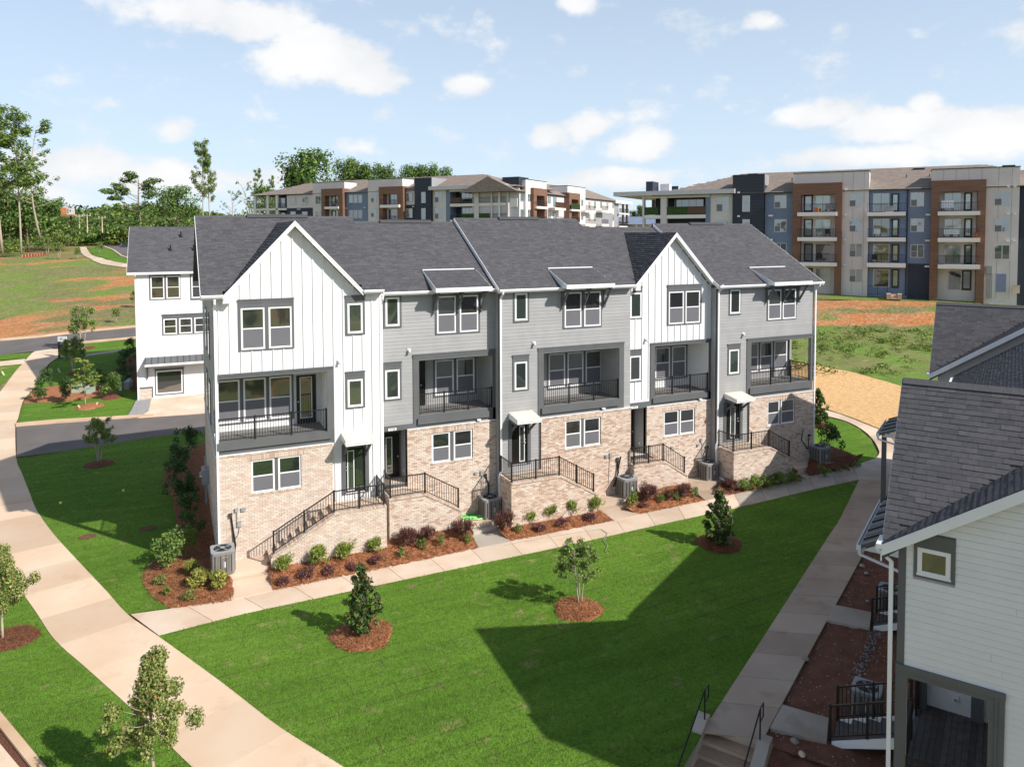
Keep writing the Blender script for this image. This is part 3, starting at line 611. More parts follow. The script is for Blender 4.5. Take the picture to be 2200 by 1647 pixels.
def railing(par, pts, h=.92, name='railing', posts=(), bal=.105, skip_first=False, y_off=0):
    """metal guard along a polyline of foot points: > post, top_rail, bottom_rail, baluster"""
    r = MB('black_metal'); r.bar(np.array(pts[0]) + (0, 0, h), np.array(pts[1]) + (0, 0, h), .045, .04)
    o = r.build(name, par)
    for i in range(len(pts) - 1):
        a = np.array(pts[i], float); b = np.array(pts[i + 1], float); L = np.linalg.norm((b - a)[:2])
        if i: t = MB('black_metal'); t.bar(a + (0, 0, h), b + (0, 0, h), .045, .04); t.build('top_rail', o)
        t = MB('black_metal'); t.bar(a + (0, 0, .09), b + (0, 0, .09), .03, .03); t.build('bottom_rail', o)
        n = max(2, int(L / bal))
        for j in range(1, n):
            p = a + (b - a) * j / n; cbox('baluster', 'black_metal', o, p[0] - .009, p[1] - .009, p[2] + .09, p[0] + .009, p[1] + .009, p[2] + h)
        k = max(1, int(math.ceil(L / 1.7)))
        for j in range(k + 1):
            if j == 0 and (i > 0 or skip_first): continue
            p = a + (b - a) * j / k; cbox('post', 'black_metal', o, p[0] - .032, p[1] - .032, p[2] - .02, p[0] + .032, p[1] + .032, p[2] + h + .05)
    return o
SH = ['shingle_%d' % i for i in range(5)]
def shingles(par, o, ux, uy, W, L, mats=SH, exp=.143, skip=None, tab=(.16, .36), th=.010, name='shingles', parts=0, spart=None, lift=.003):
    """laminated shingles as real wedges on the plane o + ux*a + uy*b (uy up the slope)"""
    o = np.array(o, float); ux = np.array(ux, float); uy = np.array(uy, float); ux /= np.linalg.norm(ux); uy /= np.linalg.norm(uy); nz = np.cross(ux, uy)
    if nz[2] < 0: nz = -nz
    o = o + nz * lift
    V = []; F = []; mi = []; n = int(L / exp) + 1; lst = []
    for i in range(n):
        b = i * exp; b1 = min(b + exp * 1.05, L); x = -rnd.uniform(0, tab[1])
        while x < W:
            w = rnd.uniform(*tab); a0, a1 = max(0, x), min(W, x + w - .004); x += w
            if a1 - a0 < .02: continue
            if skip and skip((a0 + a1) / 2, b + exp / 2): continue
            t = th * rnd.choice((.6, .75, 1.0, 1.15)); m = rnd.choice((0, 0, 1, 1, 2, 3, 4)) % len(mats); lst.append((a0, a1, b, b1, t, m))
    if parts:
        P0 = [o + ux * (q[0]) + uy * q[2] for q in lst]; W0 = spart
        order = sorted(range(len(lst)), key=lambda k: np.linalg.norm(W0(P0[k]) - CAM))
        near = set(order[:parts])
    else: near = set()
    for k, (a0, a1, b, b1, t, m) in enumerate(lst):
        p = [o + ux * a0 + uy * b, o + ux * a1 + uy * b, o + ux * a1 + uy * b1, o + ux * a0 + uy * b1]; q = [p[0] + nz * t, p[1] + nz * t, p[2] + nz * .002, p[3] + nz * .002]
        vv = [p[0], p[1], q[1], q[0], q[2], q[3], p[2], p[3]]; ff = [(0, 1, 2, 3), (3, 2, 4, 5), (0, 3, 5, 7), (1, 6, 4, 2)]
        if k in near:
            mb = MB(mats[m]); mb.v = [tuple(z) for z in vv]; mb.f = ff; mb.mi = [0] * 4; mb.build('shingle', par)
        else:
            s = len(V); V += vv; F += [tuple(s + z for z in g) for g in ff]; mi += [m] * 4
    if V: ob = place(name, np_mesh(name, V, F, mats, mi), par); ob['kind'] = 'stuff'
def gutter(par, x0, x1, y, z, name='gutter'):
    mb = MB('white_trim'); pts = [(x0, y, z), (x0, y - .10, z), (x0, y - .115, z - .03), (x0, y - .075, z - .12), (x0, y, z - .12)]
    mb.prism(pts, (x1 - x0, 0, 0)); mb.box(x0 + .01, y - .09, z - .001, x1 - .01, y - .012, z + .003, 'shingle_2'); return mb.build(name, par)
def downspout(par, x, y, z1, z0, kick=None, name='downspout'):
    mb = MB('white_trim'); P = [(x, y - .38, z1), (x, y - .33, z1 - .18), (x, y - .05, z1 - .42), (x, y - .05, z0)]
    for a, b in zip(P[:-1], P[1:]): mb.bar(a, b, .085, .065)
    if kick:
        Q = [(x, y - .05, z0)] + kick
        for a, b in zip(Q[:-1], Q[1:]): mb.bar(a, b, .085, .065)
    return mb.build(name, par)
def bracket(par, x, y, z1, z0, out, m='dark_trim'):
    """timber knee brace: wall post, arm and diagonal"""
    mb = MB(m); mb.box(x - .05, y - .09, z0, x + .05, y, z1); mb.box(x - .045, y - out, z1 - .10, x + .045, y - .09, z1); mb.bar((x, y - .06, z0 + .09), (x, y - out + .08, z1 - .08), .08, .09)
    mb.box(x - .03, y - .13, z0 - .05, x + .03, y - .0, z0); return mb.build('bracket', par)

UNITS = []
def townhouse(idx, x0, x1, yu, white, label, ev, rdg, gable=None, sp=None):
    root = thing('townhouse', label, 'townhouse', (x0, yu, 0), group='five townhouses of the central row')
    W = x1 - x0; u = Unit(root, x0, yu, W, 'white_siding' if white else 'grey_siding'); UNITS.append(u); S = sp
    ze = at_y(*ev, yu - .35)[2]; yr = 5.6; zr = at_y(*rdg, yr)[2]; DP = 12.0; slope = (zr - ze) / (yr - yu + .35)
    u.ze, u.zr, u.yr, u.slope = ze, zr, yr - yu, slope
    zc = u.pt(*S['cap'])[1]; u.zc = zc; body = u.body; wt = ze - .17
    # openings
    bx0, bx1, bz0, bz1 = u.rc(*S['open']); T = S['btrim']; tx0, tx1, tz0, tz1 = u.rc(*T)
    if idx == 1: bx0 = .06
    if idx == 5: bx1 = W - .22
    rz = S['entry']; ex0, ex1, ez0, ez1 = u.rc(*rz['rc'], yl=rz.get('yl', 0)) if not rz.get('deep') else (rz['x0'], rz['x1'], rz['z0'], rz['z1'])
    holes = [(bx0, bx1, bz0, bz1), (ex0, ex1, ez0, ez1)]
    # shell: front wall backing, party walls, back wall, floors behind the openings
    mb = MB(body)
    for a, b, c, d in rects_minus(0, W, -.3, wt, holes): mb.box(a, 0, c, b, .14, d)
    mb.build('wall', root)
    mb = MB(body); 
    if idx == 1:
        for a, b, c, d in rects_minus(0, DP - yu, -.3, wt, [(.14, 1.72, bz0 + .0, bz1 - .05)]): mb.box(0, max(a, .141), c, .14, b, d)
    else: mb.box(0, .141, -.3, .14, DP - yu, wt)
    if idx == 5:
        for a, b, c, d in rects_minus(.141, DP - yu, -.3, wt, [(.141, 1.62, bz0, bz1 - .05)]): mb.box(W - .14, a, c, W, b, d)
    else: mb.box(W - .14, .141, -.3, W, DP - yu, wt)
    mb.box(.141, DP - yu - .14, -.3, W - .141, DP - yu, wt); mb.build('wall', root)
    # attic end walls (gable ends of the main roof)
    mb = MB('roof_under' if idx != 1 else body); pr = [(0, wt), (u.yr, zr - .2), (DP - yu, wt)]
    for xx in (.01, W - .15):
        mb = MB('roof_under' if idx != 1 else body); mb.prism([(xx, p[0], p[1]) for p in pr], (.14, 0, 0)); mb.build('attic_wall', root)
    # brick base
    dx0 = S.get('brick_x0'); bxa = u.pt(*dx0)[0] if isinstance(dx0, tuple) else dx0; bxb = S['brick_x1'] if 'brick_x1' in S else W - .0
    if isinstance(bxb, tuple): bxb = u.pt(*bxb)[0]
    wx0, wx1, wz0, wz1 = u.rc(*S['bwin']); wy = S['bwin']
    mor = MB('mortar'); bh = [(wx0 - .0, wx1 + .0, wz0, wz1)]
    for a, b, c, d in rects_minus(bxa, bxb, -.3, zc, bh): mor.box(a, -.09, c, b, -.001, d)
    mor.build('mortar', root); tone = S.get('tone', BW)
    lay_bricks(u, bxa, bxb - .01, -.22, zc - .09, -.09, [(wx0 - .11, wx1 + .11, wz1, wz1 + .205), (wx0 - .05, wx1 + .05, wz0 - .075, wz0), (wx0, wx1, wz0, wz1)], tone=tone)
    soldier(u, wx0 - .10, wx1 + .10, wz1 + .005, wz1 + .2, -.09)
    soldier(u, wx0 - .05, wx1 + .05, wz0 - .07, wz0 - .004, -.09, out=.035)
    soldier(u, bxa, bxb, zc - .085, zc - .02, -.09, w=.203, out=.02, tone=(2, 3, 0, 1))
    cbox('ledge_flashing', 'white_trim', root, bxa, -.125, zc - .018, bxb, -.0, zc + .012)
    F = [u.rc(S['bwin'][0], *h) for h in S['bhalf']]
    mbm = MB('dark_trim'); mbm.box(F[0][1], -.06, wz0, F[1][0], -.001, wz1); mbm.build('window_trim', root)
    pa = []
    for f in F: pa.append(window(root, max(f[0], wx0), min(f[1], wx1), wz0 + .005, wz1 - .005, -.055))
    if S.get('paper') is not None:
        f = F[S['paper']]; mbp = MB('utility_green'); zz0 = wz0 + .16; zz1 = wz0 + .58; xa = f[0] + .13; xb = f[1] - .16
        mbp.box(xa, -.034, zz0, xb, -.030, zz1); 
        for kz, ka, kb in ((.33, .2, .8), (.31, .25, .7), (.18, .15, .42), (.20, .55, .75), (.16, .5, .8), (.05, .2, .9)): mbp.box(xa + (xb - xa) * ka, -.037, zz0 + kz, xa + (xb - xa) * kb, -.0345, zz0 + kz + .018, 'meter_grey')
        mbp.build('notice_sheet', pa[S['paper']])
    # trims and windows on the upper floors
    zin = S['porch']['zt'] - .03
    tr = [small_win(u, *S['s1']), small_win(u, *S['s2'])]; tr.append(mulled(u, *S['dbl'], head=S.get('dhead', .0)))
    # balcony surround: side boards, head board, beam
    mb = MB('dark_trim'); bm0, bm1 = (tz0, bz0)
    mb.box(tx0, -.05, zc + .012, bx0, -.001, tz1); 
    if bx1 < tx1 - .03: mb.box(bx1, -.05, zc + .012, tx1, -.001, tz1)
    mb.box(bx0, -.05, bz1, min(bx1, tx1), -.001, tz1); mb.box(bx0, -.05, zc + .012, max(bx1, tx1) if idx in (2, 4) else bx1, -.001, bz0 - .0)
    mb.box(tx0 - .01, -.085, tz1 - .045, tx1 + .01, -.001, tz1 + .012); mb.box(tx0, -.066, bz1 + (tz1 - bz1) * .45, tx1, -.05, tz1 - .045)
    mb.build('balcony_surround', root)
    x0b, x1b, z0b, z1b = u.rc(*S['beam'], yl=-.12); bmb = MB('dark_trim'); bmb.box(max(x0b, .0), -.14, z0b, min(x1b, W), -.051, z1b); bmb.build('beam', root)
    # balcony room
    BD = 1.75; mb = MB(body if not white else 'white_siding'); mb.box(bx0 - .1 if bx0 > .2 else .0, BD, bz0 - .1, bx1 + .1, BD + .12, bz1 + .1)
    if idx != 1: mb.box(bx0 - .12, .141, bz0 - .1, bx0, BD, bz1 + .1)
    if idx != 5: mb.box(bx1, .141, bz0 - .1, bx1 + .12, BD, bz1 + .1)
    mb.box(bx0, .141, bz1, bx1, BD, bz1 + .1, 'white_siding'); mb.box(bx0, .0, bz0 - .12, bx1, BD, bz0 - .015, 'balcony_floor'); mb.build('balcony_wall', root)
    nb = 12
    for k in range(nb): cbox('deck_board', 'balcony_floor', root, bx0 + .005, .005 + k * BD / nb, bz0 - .0145, bx1 - .005, (k + 1) * BD / nb - .004, bz0 + .012)
    BF = [u.rc(S['bwn'][0], *h, yl=BD) for h in S['bwn'][1]]
    bwt = [(f[0] - .09, f[1] + .09, f[2] - .1, f[3] + .1) for f in BF]; dr = S.get('bdoor'); dd = None
    if dr: dd = u.rc(*dr, yl=BD); bwt.append((dd[0] - .08, dd[1] + .1, bz0, dd[3] + .1))
    lap_siding(u, bx0 + .01, bx1 - .01, bz0 + .012, bz1 - .01, BD - .001, body, bwt)
    if idx != 5: lap_siding_y(u, .145, BD - .03, bz0 + .012, bz1 - .01, bx1 - .001, body)
    mb = MB('dark_trim'); zA = min(f[2] for f in BF) - .09; zB = max(f[3] for f in BF) + .09; zA0 = sum(f[2] for f in BF) / len(BF); zB0 = sum(f[3] for f in BF) / len(BF); zA, zB = zA0 - .09, min(zB0 + .09, bz1 - .005)
    ed = [BF[0][0] - .09] + [v for f in BF for v in (f[0], f[1])] + [BF[-1][1] + .09]; yb = BD - .04
    for a, b in zip(ed[0::2], ed[1::2]): mb.box(a, yb, zA, b, BD, zB)
    for f in BF: mb.box(f[0], yb, zA, f[1], BD, zA0); mb.box(f[0], yb, zB0, f[1], BD, zB)
    mb.build('window_trim', root)
    for f in BF: window(root, f[0], f[1], zA0, min(zB0, bz1 - .02), BD - .03)
    if dd:
        d0, d1 = dd[0], dd[1]; mb = MB('black_door'); mb.box(d0, BD - .05, bz0 + .03, d1, BD - .001, dd[3]); dob = mb.build('balcony_door', root)
        if d1 - d0 > .5:
            mb = MB('white_trim'); ring(mb, d0 + .14, d1 - .17, bz0 + .25, dd[3] - .08, BD - .062, BD - .05, .035); mb.build('door_frame', dob); cbox('pane', 'glass', dob, d0 + .175, BD - .058, bz0 + .285, d1 - .205, BD - .052, dd[3] - .115)
        mb = MB('silver'); mb.tube([(d0 + .07, BD - .05, bz0 + 1.0), (d0 + .07, BD - .11, bz0 + 1.0)], .03, 8); mb.build('handle', dob)
    rp = [(bx0 + .03, .05, bz0 + .012), (bx1 - .03, .05, bz0 + .012)]
    if idx == 1: rp = [(bx0 + .0, BD - .05, bz0 + .012), (bx0 + .0, .05, bz0 + .012), (bx1 - .03, .05, bz0 + .012)]
    if idx == 5: rp = [(bx0 + .03, .05, bz0 + .012), (bx1 + .06, .05, bz0 + .012), (bx1 + .06, 1.55, bz0 + .012)]; cbox('corner_post', 'dark_trim', root, W - .19, -.04, bz0, W, .14, bz1)
    railing(root, rp)
    # siding
    cut = [(a, b, c, d) for a, b, c, d in tr] + [(tx0, tx1 if idx in (1, 3) else W + 1, zc, tz1), (ex0 - .08, ex1 + .08, ez0, ez1 + .08)]
    if white:
        topf = (lambda x: gable['za'] - .16 - abs(x - gable['xa']) * gable['m'] if gable['x0'] - .02 < x < gable['x1'] + .02 else wt)
        mbg = MB(body); gx0, gx1 = gable['x0'] + .1, gable['x1'] - .1
        mbg.prism([(gx0, 0, wt), (gx1, 0, wt), (gable['xa'], 0, gable['za'] - .2)], (0, .14, 0)); mbg.build('gable_wall', root)
        x = .20; zb = zc if S.get('full') else S.get('bat0', zc)
        while x < W - .05:
            top = topf(x) - .02; cuts = [(c, d) for a, b, c, d in cut if a - .03 < x < b + .03]
            lo = S['batlow'](x)
            for a, b in span_minus(lo, top, cuts): cbox('batten', 'white_siding', root, x - .024, -.034, a, x + .024, -.0, b)
            x += .407
        for zz in S.get('seams', []):
            for a, b in span_minus(.05, W - .05, [(h[0], h[1]) for h in cut if h[2] < zz < h[3]]): cbox('panel_seam', 'white_trim', root, a, -.006, zz, b, .0, zz + .012)
        cbox('corner_board', 'white_siding', root, .0, -.024, zc, .10, -.0, wt); cbox('corner_board', 'white_siding', root, W - .10, -.024, S['batlow'](W - .05), W, -.0, wt)
    else:
        lo = S.get('side_lo', zc); lap_siding(u, .02, W - .005, lo, wt, -.001, body, cut + ([(S['low_x'], W + 1, 0, zc)] if 'low_x' in S else []))
        if S.get('lowside'): lap_siding(u, .02, bxa - .06, zin, zc, -.001, body, cut); cbox('corner_board', 'dark_trim', root, bxa - .07, -.05, zin, bxa - .001, -.0, zc)
        cbox('corner_board', 'dark_trim', root, -.03, -.03, .3 if idx in (3, 5) else zc, .10, .0, wt)
    # eaves, soffit, gutter, roof planes
    ov = .30 if idx in (1, 5) else .02; xa = -.45 if idx == 1 else -.12; xb = W + (.35 if idx == 5 else .02); gsp = [(gable['x0'], gable['x1'])] if gable else []
    for a, b in span_minus(xa, xb, gsp):
        cbox('soffit', 'white_siding', root, a, -.33, wt, b, .02, wt + .03); cbox('fascia', 'white_trim', root, a, -.35, wt - .01, b, -.33, ze - .01); gutter(root, a, b, -.351, ze - .005)
    sl = np.array([0, 1, slope]); sl = sl / np.linalg.norm(sl); L = math.hypot(u.yr + .35, zr - ze)
    mb = MB('roof_under'); f = lambda y: ze + (y + .35) * slope
    for a, b in span_minus(xa, xb, gsp): mb.prism([(a, -.35, ze - .02), (a, .15, f(.15) - .02), (a, .15, f(.15) - .14), (a, -.35, ze - .14)], (b - a, 0, 0))
    mb.prism([(xa, .15, f(.15) - .02), (xa, u.yr, zr - .02), (xa, DP - yu + .3, zr - (DP - yu + .3 - u.yr) * slope * .9), (xa, DP - yu + .3, zr - (DP - yu + .3 - u.yr) * slope * .9 - .14), (xa, u.yr, zr - .16), (xa, .15, f(.15) - .14)], (xb - xa, 0, 0)); mb.build('roof', root)
    sk = (lambda a, b: gable and gable['x0'] + .05 < a + xa < gable['x1'] - .05 and b * sl[1] < .55)
    shingles(root, (xa, -.36, ze - .01), (1, 0, 0), sl, xb - xa, L, skip=sk)
    mb = MB('white_trim')
    for xx in ([xa - .02] if idx in (1, 3, 5, 2, 4) else []) + ([xb] if idx in (5,) else []): mb.prism([(xx, -.36, ze + .0), (xx, u.yr, zr + .0), (xx, u.yr, zr - .2), (xx, -.36, ze - .2)], (.02, 0, 0))
    mb.build('rake_board', root)
    if idx in (1, 5): # soffit of the end overhang
        a, b = (xa, 0) if idx == 1 else (W, xb); mb = MB('white_siding'); mb.prism([(a, -.3, ze - .21), (a, u.yr, zr - .21), (a, u.yr, zr - .19), (a, -.3, ze - .19)], (b - a, 0, 0)); mb.build('soffit', root)
    mb = MB('shingle_1'); mb.prism([(xa, u.yr - .16, zr - .10), (xa, u.yr, zr + .02), (xa, u.yr + .16, zr - .10)], (xb - xa, 0, 0)); mb.build('ridge_cap', root)
    if S.get('vent'):
        a = at_y(*S['vent'][0], yr)[0] - x0; b = at_y(*S['vent'][1], yr)[0] - x0; mb = MB('shingle_2'); mb.prism([(a, u.yr - .2, zr - .06), (a, u.yr - .16, zr + .03), (a, u.yr, zr + .10), (a, u.yr + .2, zr - .05)], (b - a, 0, 0)); mb.build('ridge_vent', root)
    if gable:
        g = gable; za, xm, mm = g['za'], g['xa'], g['m']; yb_ = (za - ze) / slope - .35; 
        for sgn, xf in ((-1, g['x0']), (1, g['x1'])):
            zf = za - abs(xf - xm) * mm; v = np.array([xm - xf, 0, za - zf]); Lg = np.linalg.norm(v)
            if sgn < 0: shingles(root, (xf, yb_ + .1, zf + .0), (0, -1, 0), v, yb_ + .1 + .36, Lg, th=.022)
            else: shingles(root, (xf, -.36, zf), (0, 1, 0), v, yb_ + .46, Lg)
            mb = MB('roof_under'); mb.prism([(xf, -.33, zf - .01), (xm, -.33, za - .01), (xm, -.33, za - .12), (xf, -.33, zf - .12)], (0, yb_ + .4, 0)); mb.build('roof', root)
            mb = MB('white_trim'); mb.prism([(xf, -.37, zf + .005), (xm, -.37, za + .005), (xm, -.37, za - .20), (xf + sgn * -.02, -.37, zf - .18)], (0, .035, 0)); mb.prism([(xf, -.385, zf + .02), (xm, -.385, za + .02), (xm, -.385, za - .05), (xf, -.385, zf - .05)], (0, .015, 0)); mb.build('rake_board', root)
            mb = MB('white_siding'); mb.prism([(xf, -.335, zf - .17), (xm, -.335, za - .17), (xm, -.335, za - .15), (xf, -.335, zf - .15)], (0, .34, 0)); mb.build('soffit', root)
            if sgn > 0: continue
            mb = MB('white_siding'); mb.prism([(xf + sgn * .02, -.35, zf - .30), (xf - sgn * .28, -.35, zf - .30), (xf - sgn * .28, -.35, zf - .12 + .28 * mm), (xf, -.35, zf - .12)], (0, .34, 0)); mb.build('eave_return', root)
    # awning over the double window
    if 'aw' in S:
        A = S['aw']; ya = -.92; p0 = at_y(*cp(A[0], A[1], A[3]), yu + ya); p1 = at_y(*cp(A[0], A[2], A[4]), yu + ya); a, b = p0[0] - x0, p1[0] - x0; zf = p0[2]; hf = .17
        yt = A[5]; zt = f(yt) + .03; n2 = np.array([0, yt - ya, zt - zf]); Lw = np.linalg.norm(n2)
        mb = MB('white_trim'); mb.prism([(a, ya, zf), (a, yt, zt), (a, yt, zt - .06), (a, ya + .9, zf - hf + .05), (a, ya, zf - hf)], (b - a, 0, 0)); mb.box(a - .015, ya - .02, zf - hf, b + .015, ya, zf + .02); aw = mb.build('awning', root)
        shingles(aw, (a + .02, ya + .005, zf + .005), (1, 0, 0), n2, b - a - .04, Lw); cbox('flashing', 'white_trim', aw, a, yt - .06, zt, b - .1, yt + .06, zt + .045)
        for bx, by in A[6]:
            xx, zz = u.pt(A[0], bx, by[1]); bracket(root, xx, -.046, zf - hf - .01, zz, .72)
            q = MB('white_trim'); q.tube([(xx + .25, -.5, zf - hf - .05), (xx + .25, -.5, zf - hf)], .05, 8); q.build('soffit_light', aw)
    # door
    if not rz.get('deep'):
        mb = MB('dark_trim'); ring(mb, ex0 - .16, ex1 + .16, ez0 - .05, ez1 + .16, -.05, .0, .16, sill=.02); mb.build('door_trim', root)
        mb = MB('black_door'); mb.box(ex0, .03, ez0, ex1, .09, ez1); d = mb.build('front_door', root)
        a, b = u.rc(*rz['lite'])[:2]; mb = MB('white_trim'); ring(mb, a, b, ez0 + .08, ez1 - .12, .012, .03, .035); mb.build('door_lite_frame', d); cbox('pane', 'glass_green', d, a + .035, .018, ez0 + .115, b - .035, .028, ez1 - .155)
        mb = MB('silver'); hx = rz['hx'](ex0, ex1); mb.tube([(hx, .03, ez0 + .98), (hx, -.03, ez0 + .98)], .032, 8); mb.tube([(hx, .03, ez0 + 1.12), (hx, .005, ez0 + 1.12)], .03, 8); mb.build('handle', d)
        if rz.get('side'): cbox('pane', 'glass', d, b + .06, .022, ez0 + .1, ex1 - .08, .029, ez1 - .14)
        C = rz['can']; q0 = at_y(*cp(C[0], *C[1]), yu - 1.0); q1 = at_y(*cp(C[0], *C[2]), yu - 1.0); a, b = q0[0] - x0, q1[0] - x0; zf = q0[2]; zb = zf + .16
        mb = MB('white_trim'); mb.prism([(a, -1.0, zf), (a, -.01, zb), (a, -.01, zf - .10), (a, -1.0, zf - .17)], (b - a, 0, 0)); mb.box(a - .02, -1.03, zf - .09, b + .02, -1.0, zf + .015); cn = mb.build('door_canopy', root)
        mb = MB('porch_roof_felt'); mb.prism([(a + .015, -1.0, zf + .004), (a + .015, -.01, zb + .004), (a + .015, -.01, zb + .02), (a + .015, -1.0, zf + .02)], (b - a - .03, 0, 0)); mb.build('roof_felt', cn)
        mb = MB('straw_gold') if False else MB('curb_concrete'); 
        for (c0, c1, d0, d1) in ((.06, .075, .06, .94), (.925, .94, .06, .94), (.06, .94, .06, .075), (.06, .94, .925, .94)):
            g_ = lambda t: zf + (zb - zf) * t + .0215
            mb.prism([(a + (b - a) * c0, -1 + .99 * d0, g_(d0)), (a + (b - a) * c1, -1 + .99 * d0, g_(d0)), (a + (b - a) * c1, -1 + .99 * d1, g_(d1)), (a + (b - a) * c0, -1 + .99 * d1, g_(d1))], (0, 0, .004))
        mb.build('felt_seam', cn)
        for xx in (ex0 - .06, ex1 + .07): bracket(root, xx, -.052, zf - .18, zf - .80, .72)
    else:
        dp = rz['deep']; mb = MB('dark_trim'); mb.box(ex0 - .1, dp, ez0 - .1, ex1 + .1, dp + .1, ez1 + .1); mb.box(ex0 - .1, .141, ez0, ex0, dp, ez1); mb.box(ex1, .0, ez0, ex1 + .1, dp, ez1, 'grey_siding'); mb.box(ex0, .0, ez1, ex1, dp, ez1 + .1); mb.build('entry_recess', root)
        d0, d1 = ex0 + .08, ex0 + 1.0; mb = MB('black_door'); mb.box(d0, dp - .06, ez0, d1, dp - .001, ez0 + 2.04); d = mb.build('front_door', root)
        a, b = d0 + .30, d0 + .60; mb = MB('white_trim'); ring(mb, a, b, ez0 + .22, ez0 + 1.9, dp - .078, dp - .06, .035); mb.build('door_lite_frame', d); cbox('pane', 'glass_green', d, a + .035, dp - .072, ez0 + .255, b - .035, dp - .062, ez0 + 1.865)
        mb = MB('silver'); mb.tube([(d1 - .07, dp - .06, ez0 + .98), (d1 - .07, dp - .12, ez0 + .98)], .03, 8); mb.build('handle', d)
        cbox('wall_outlet', 'white_trim', root, ex1 - .012, .45, ez0 + .35, ex1, .53, ez0 + .47)
        # band under the siding above the entry and the number plate
        bz = rz['band']; mb = MB('dark_trim'); mb.box(-.0, -.05, ez1, tx0 - .001, -.001, bz); mb.box(ex1 - .0, -.046, zc + .012, max(bxa, ex1 + .02), -.001, ez1); mb.build('band_board', root)
        px0, px1, pz0, pz1 = u.rc(*rz['plate']); mb = MB('white_trim'); mb.box(px0, -.065, pz0, px1, -.0505, pz1); pl = mb.build('number_plate', root)
        cu = bpy.data.curves.new('digits', 'FONT'); cu.body = rz['no']; cu.size = (pz1 - pz0) * 1.02; cu.extrude = .002; cu.align_x = 'CENTER'; cu.align_y = 'CENTER'
        t0 = bpy.data.objects.new('tmp', cu); me_ = bpy.data.meshes.new_from_object(t0); bpy.data.objects.remove(t0)
        to = bpy.data.objects.new('house_number', me_); COL.objects.link(to); to.parent = pl; to.location = ((px0 + px1) / 2, -.068, (pz0 + pz1) / 2); to.rotation_euler = (math.pi / 2, 0, 0); me_.materials.clear(); me_.materials.append(M['black_metal'])
    # lights on the wall
    if 'lamp' in S:
        xx, zz = u.pt(*S['lamp']); mb = MB('white_trim'); mb.box(xx - .07, -.06, zz - .05, xx + .07, -.022, zz + .07); mb.tube([(xx, -.06, zz), (xx, -.13, zz - .03), (xx, -.16, zz - .10)], [.05, .06, .07], 8); mb.build('wall_light', root)
    if 'lamp2' in S:
        xx, zz = u.pt(*S['lamp2']); mb = MB('white_trim'); mb.box(xx - .09, -.2, zz - .03, xx + .09, -.10, zz + .04); mb.build('wall_light', root)
    # porch
    P = S['porch']; yp = P['y'] - yu; zt = P['zt']; h = P['pts']; yb = -.09
    lx0, lx1, lxe, ze_ = h                                 # landing from lx0 to lx1, wall then slopes to lxe at height ze_
    topf = (lambda x: zt if (lx0 - .01 <= x <= lx1) or (lx1 <= x <= lx0 + .01) else zt + (ze_ - zt) * min(1, abs(x - lx1) / abs(lxe - lx1)))
    xs = sorted([lx0, lx1, lxe]); lo = -.42; zin = zt - .03
    mb = MB('mortar'); prof = [(lx0, lo), (lx0, zt), (lx1, zt), (lxe, ze_), (lxe, lo)]
    mb.prism([(x, yp + .001, z - (.07 if i in (1, 2, 3) else 0)) for i, (x, z) in enumerate(prof)], (0, .27, 0)); 
    if P.get('side'): mb.prism([(lx0 + .0, yp + .272, lo), (lx0 + .0, yb, lo), (lx0 + .0, yb, zt - .07), (lx0 + .0, yp + .272, zt - .07)], (.2, 0, 0))
    mb.build('porch_wall', root)
    lay_bricks(u, xs[0], xs[2], lo + .02, zt - .07, yp, top=lambda x: topf(x) - .07, tone=tone)
    if P.get('side'): lay_bricks(u, yp, yb, lo + .02, zt - .07, lx0, axis='y', tone=tone)
    # cap of bricks on edge, level then raking
    x = xs[0] if lx0 <= lx1 else lx1
    a_, b_ = min(lx0, lx1), max(lx0, lx1); x = a_
    while x < b_ - .02: u.bricks.append((x, yp - .03 - rnd.uniform(0, .006), zt - .066, x + .0635, yp + .30, zt + rnd.uniform(-.003, .003), rnd.choice((0, 2, 2, 3, 1)))); x += .074
    if P.get('side'):
        y = yp + .31
        while y < yb - .05: u.bricks.append((lx0 - .03, y, zt - .066, lx0 + .26, y + .0635, zt, rnd.choice((0, 2, 2, 3, 1)))); y += .074
    v = np.array([lxe - lx1, 0, ze_ - zt]); Lr = np.linalg.norm(v); n = int(Lr / .074); sg = 1 if lxe > lx1 else -1
    for k in range(n):
        p = np.array([lx1, 0, zt]) + v * (k / n); q = p + v * ((.0635 / .074) / n); d = np.array([-v[2], 0, v[0]]) / Lr * (-.066 if sg > 0 else .066)
        mb = MB('brick_%d' % rnd.choice((0, 2, 2, 3, 1))); pts = [(p[0], yp - .03, p[2]), (q[0], yp - .03, q[2]), (q[0] + d[0], yp - .03, q[2] + d[2]), (p[0] + d[0], yp - .03, p[2] + d[2])]
        mb.prism(pts if sg < 0 else pts[::-1], (0, .33, 0)); mb.build('coping_brick', root)
    a_, b_ = min(lx0, lx1), max(lx0, lx1)
    cbox('landing', 'concrete', root, a_ + .02, yp + .272, zin - .15, b_, -.091 if not rz.get('deep') else -.001, zin)
    cbox('landing_fill', 'mortar', root, a_ + .19, yp + .273, lo, b_ - .01, -.092, zin - .15)
    if rz.get('deep'): cbox('landing', 'concrete', root, ex0, .0, zin - .15, ex1, rz['deep'] - .001, ez0 - .01)
    ns = max(3, int(round((zin - .02) / .185))); run = abs(lxe - lx1) / (ns - 1)
    for k in range(1, ns):
        zz = zin - k * (zin - .02) / ns; xa_ = lx1 + sg * (k - 1) * run; xb_ = xa_ + sg * run
        mbs = MB('mortar'); mbs.box(min(xa_, xb_), yp + .273, lo, max(xa_, xb_), -.092, zz - .04); mbs.box(min(xa_, xb_) - .01, yp + .272, zz - .04, max(xa_, xb_) + .01, -.0915, zz, 'concrete'); mbs.build('step', root)
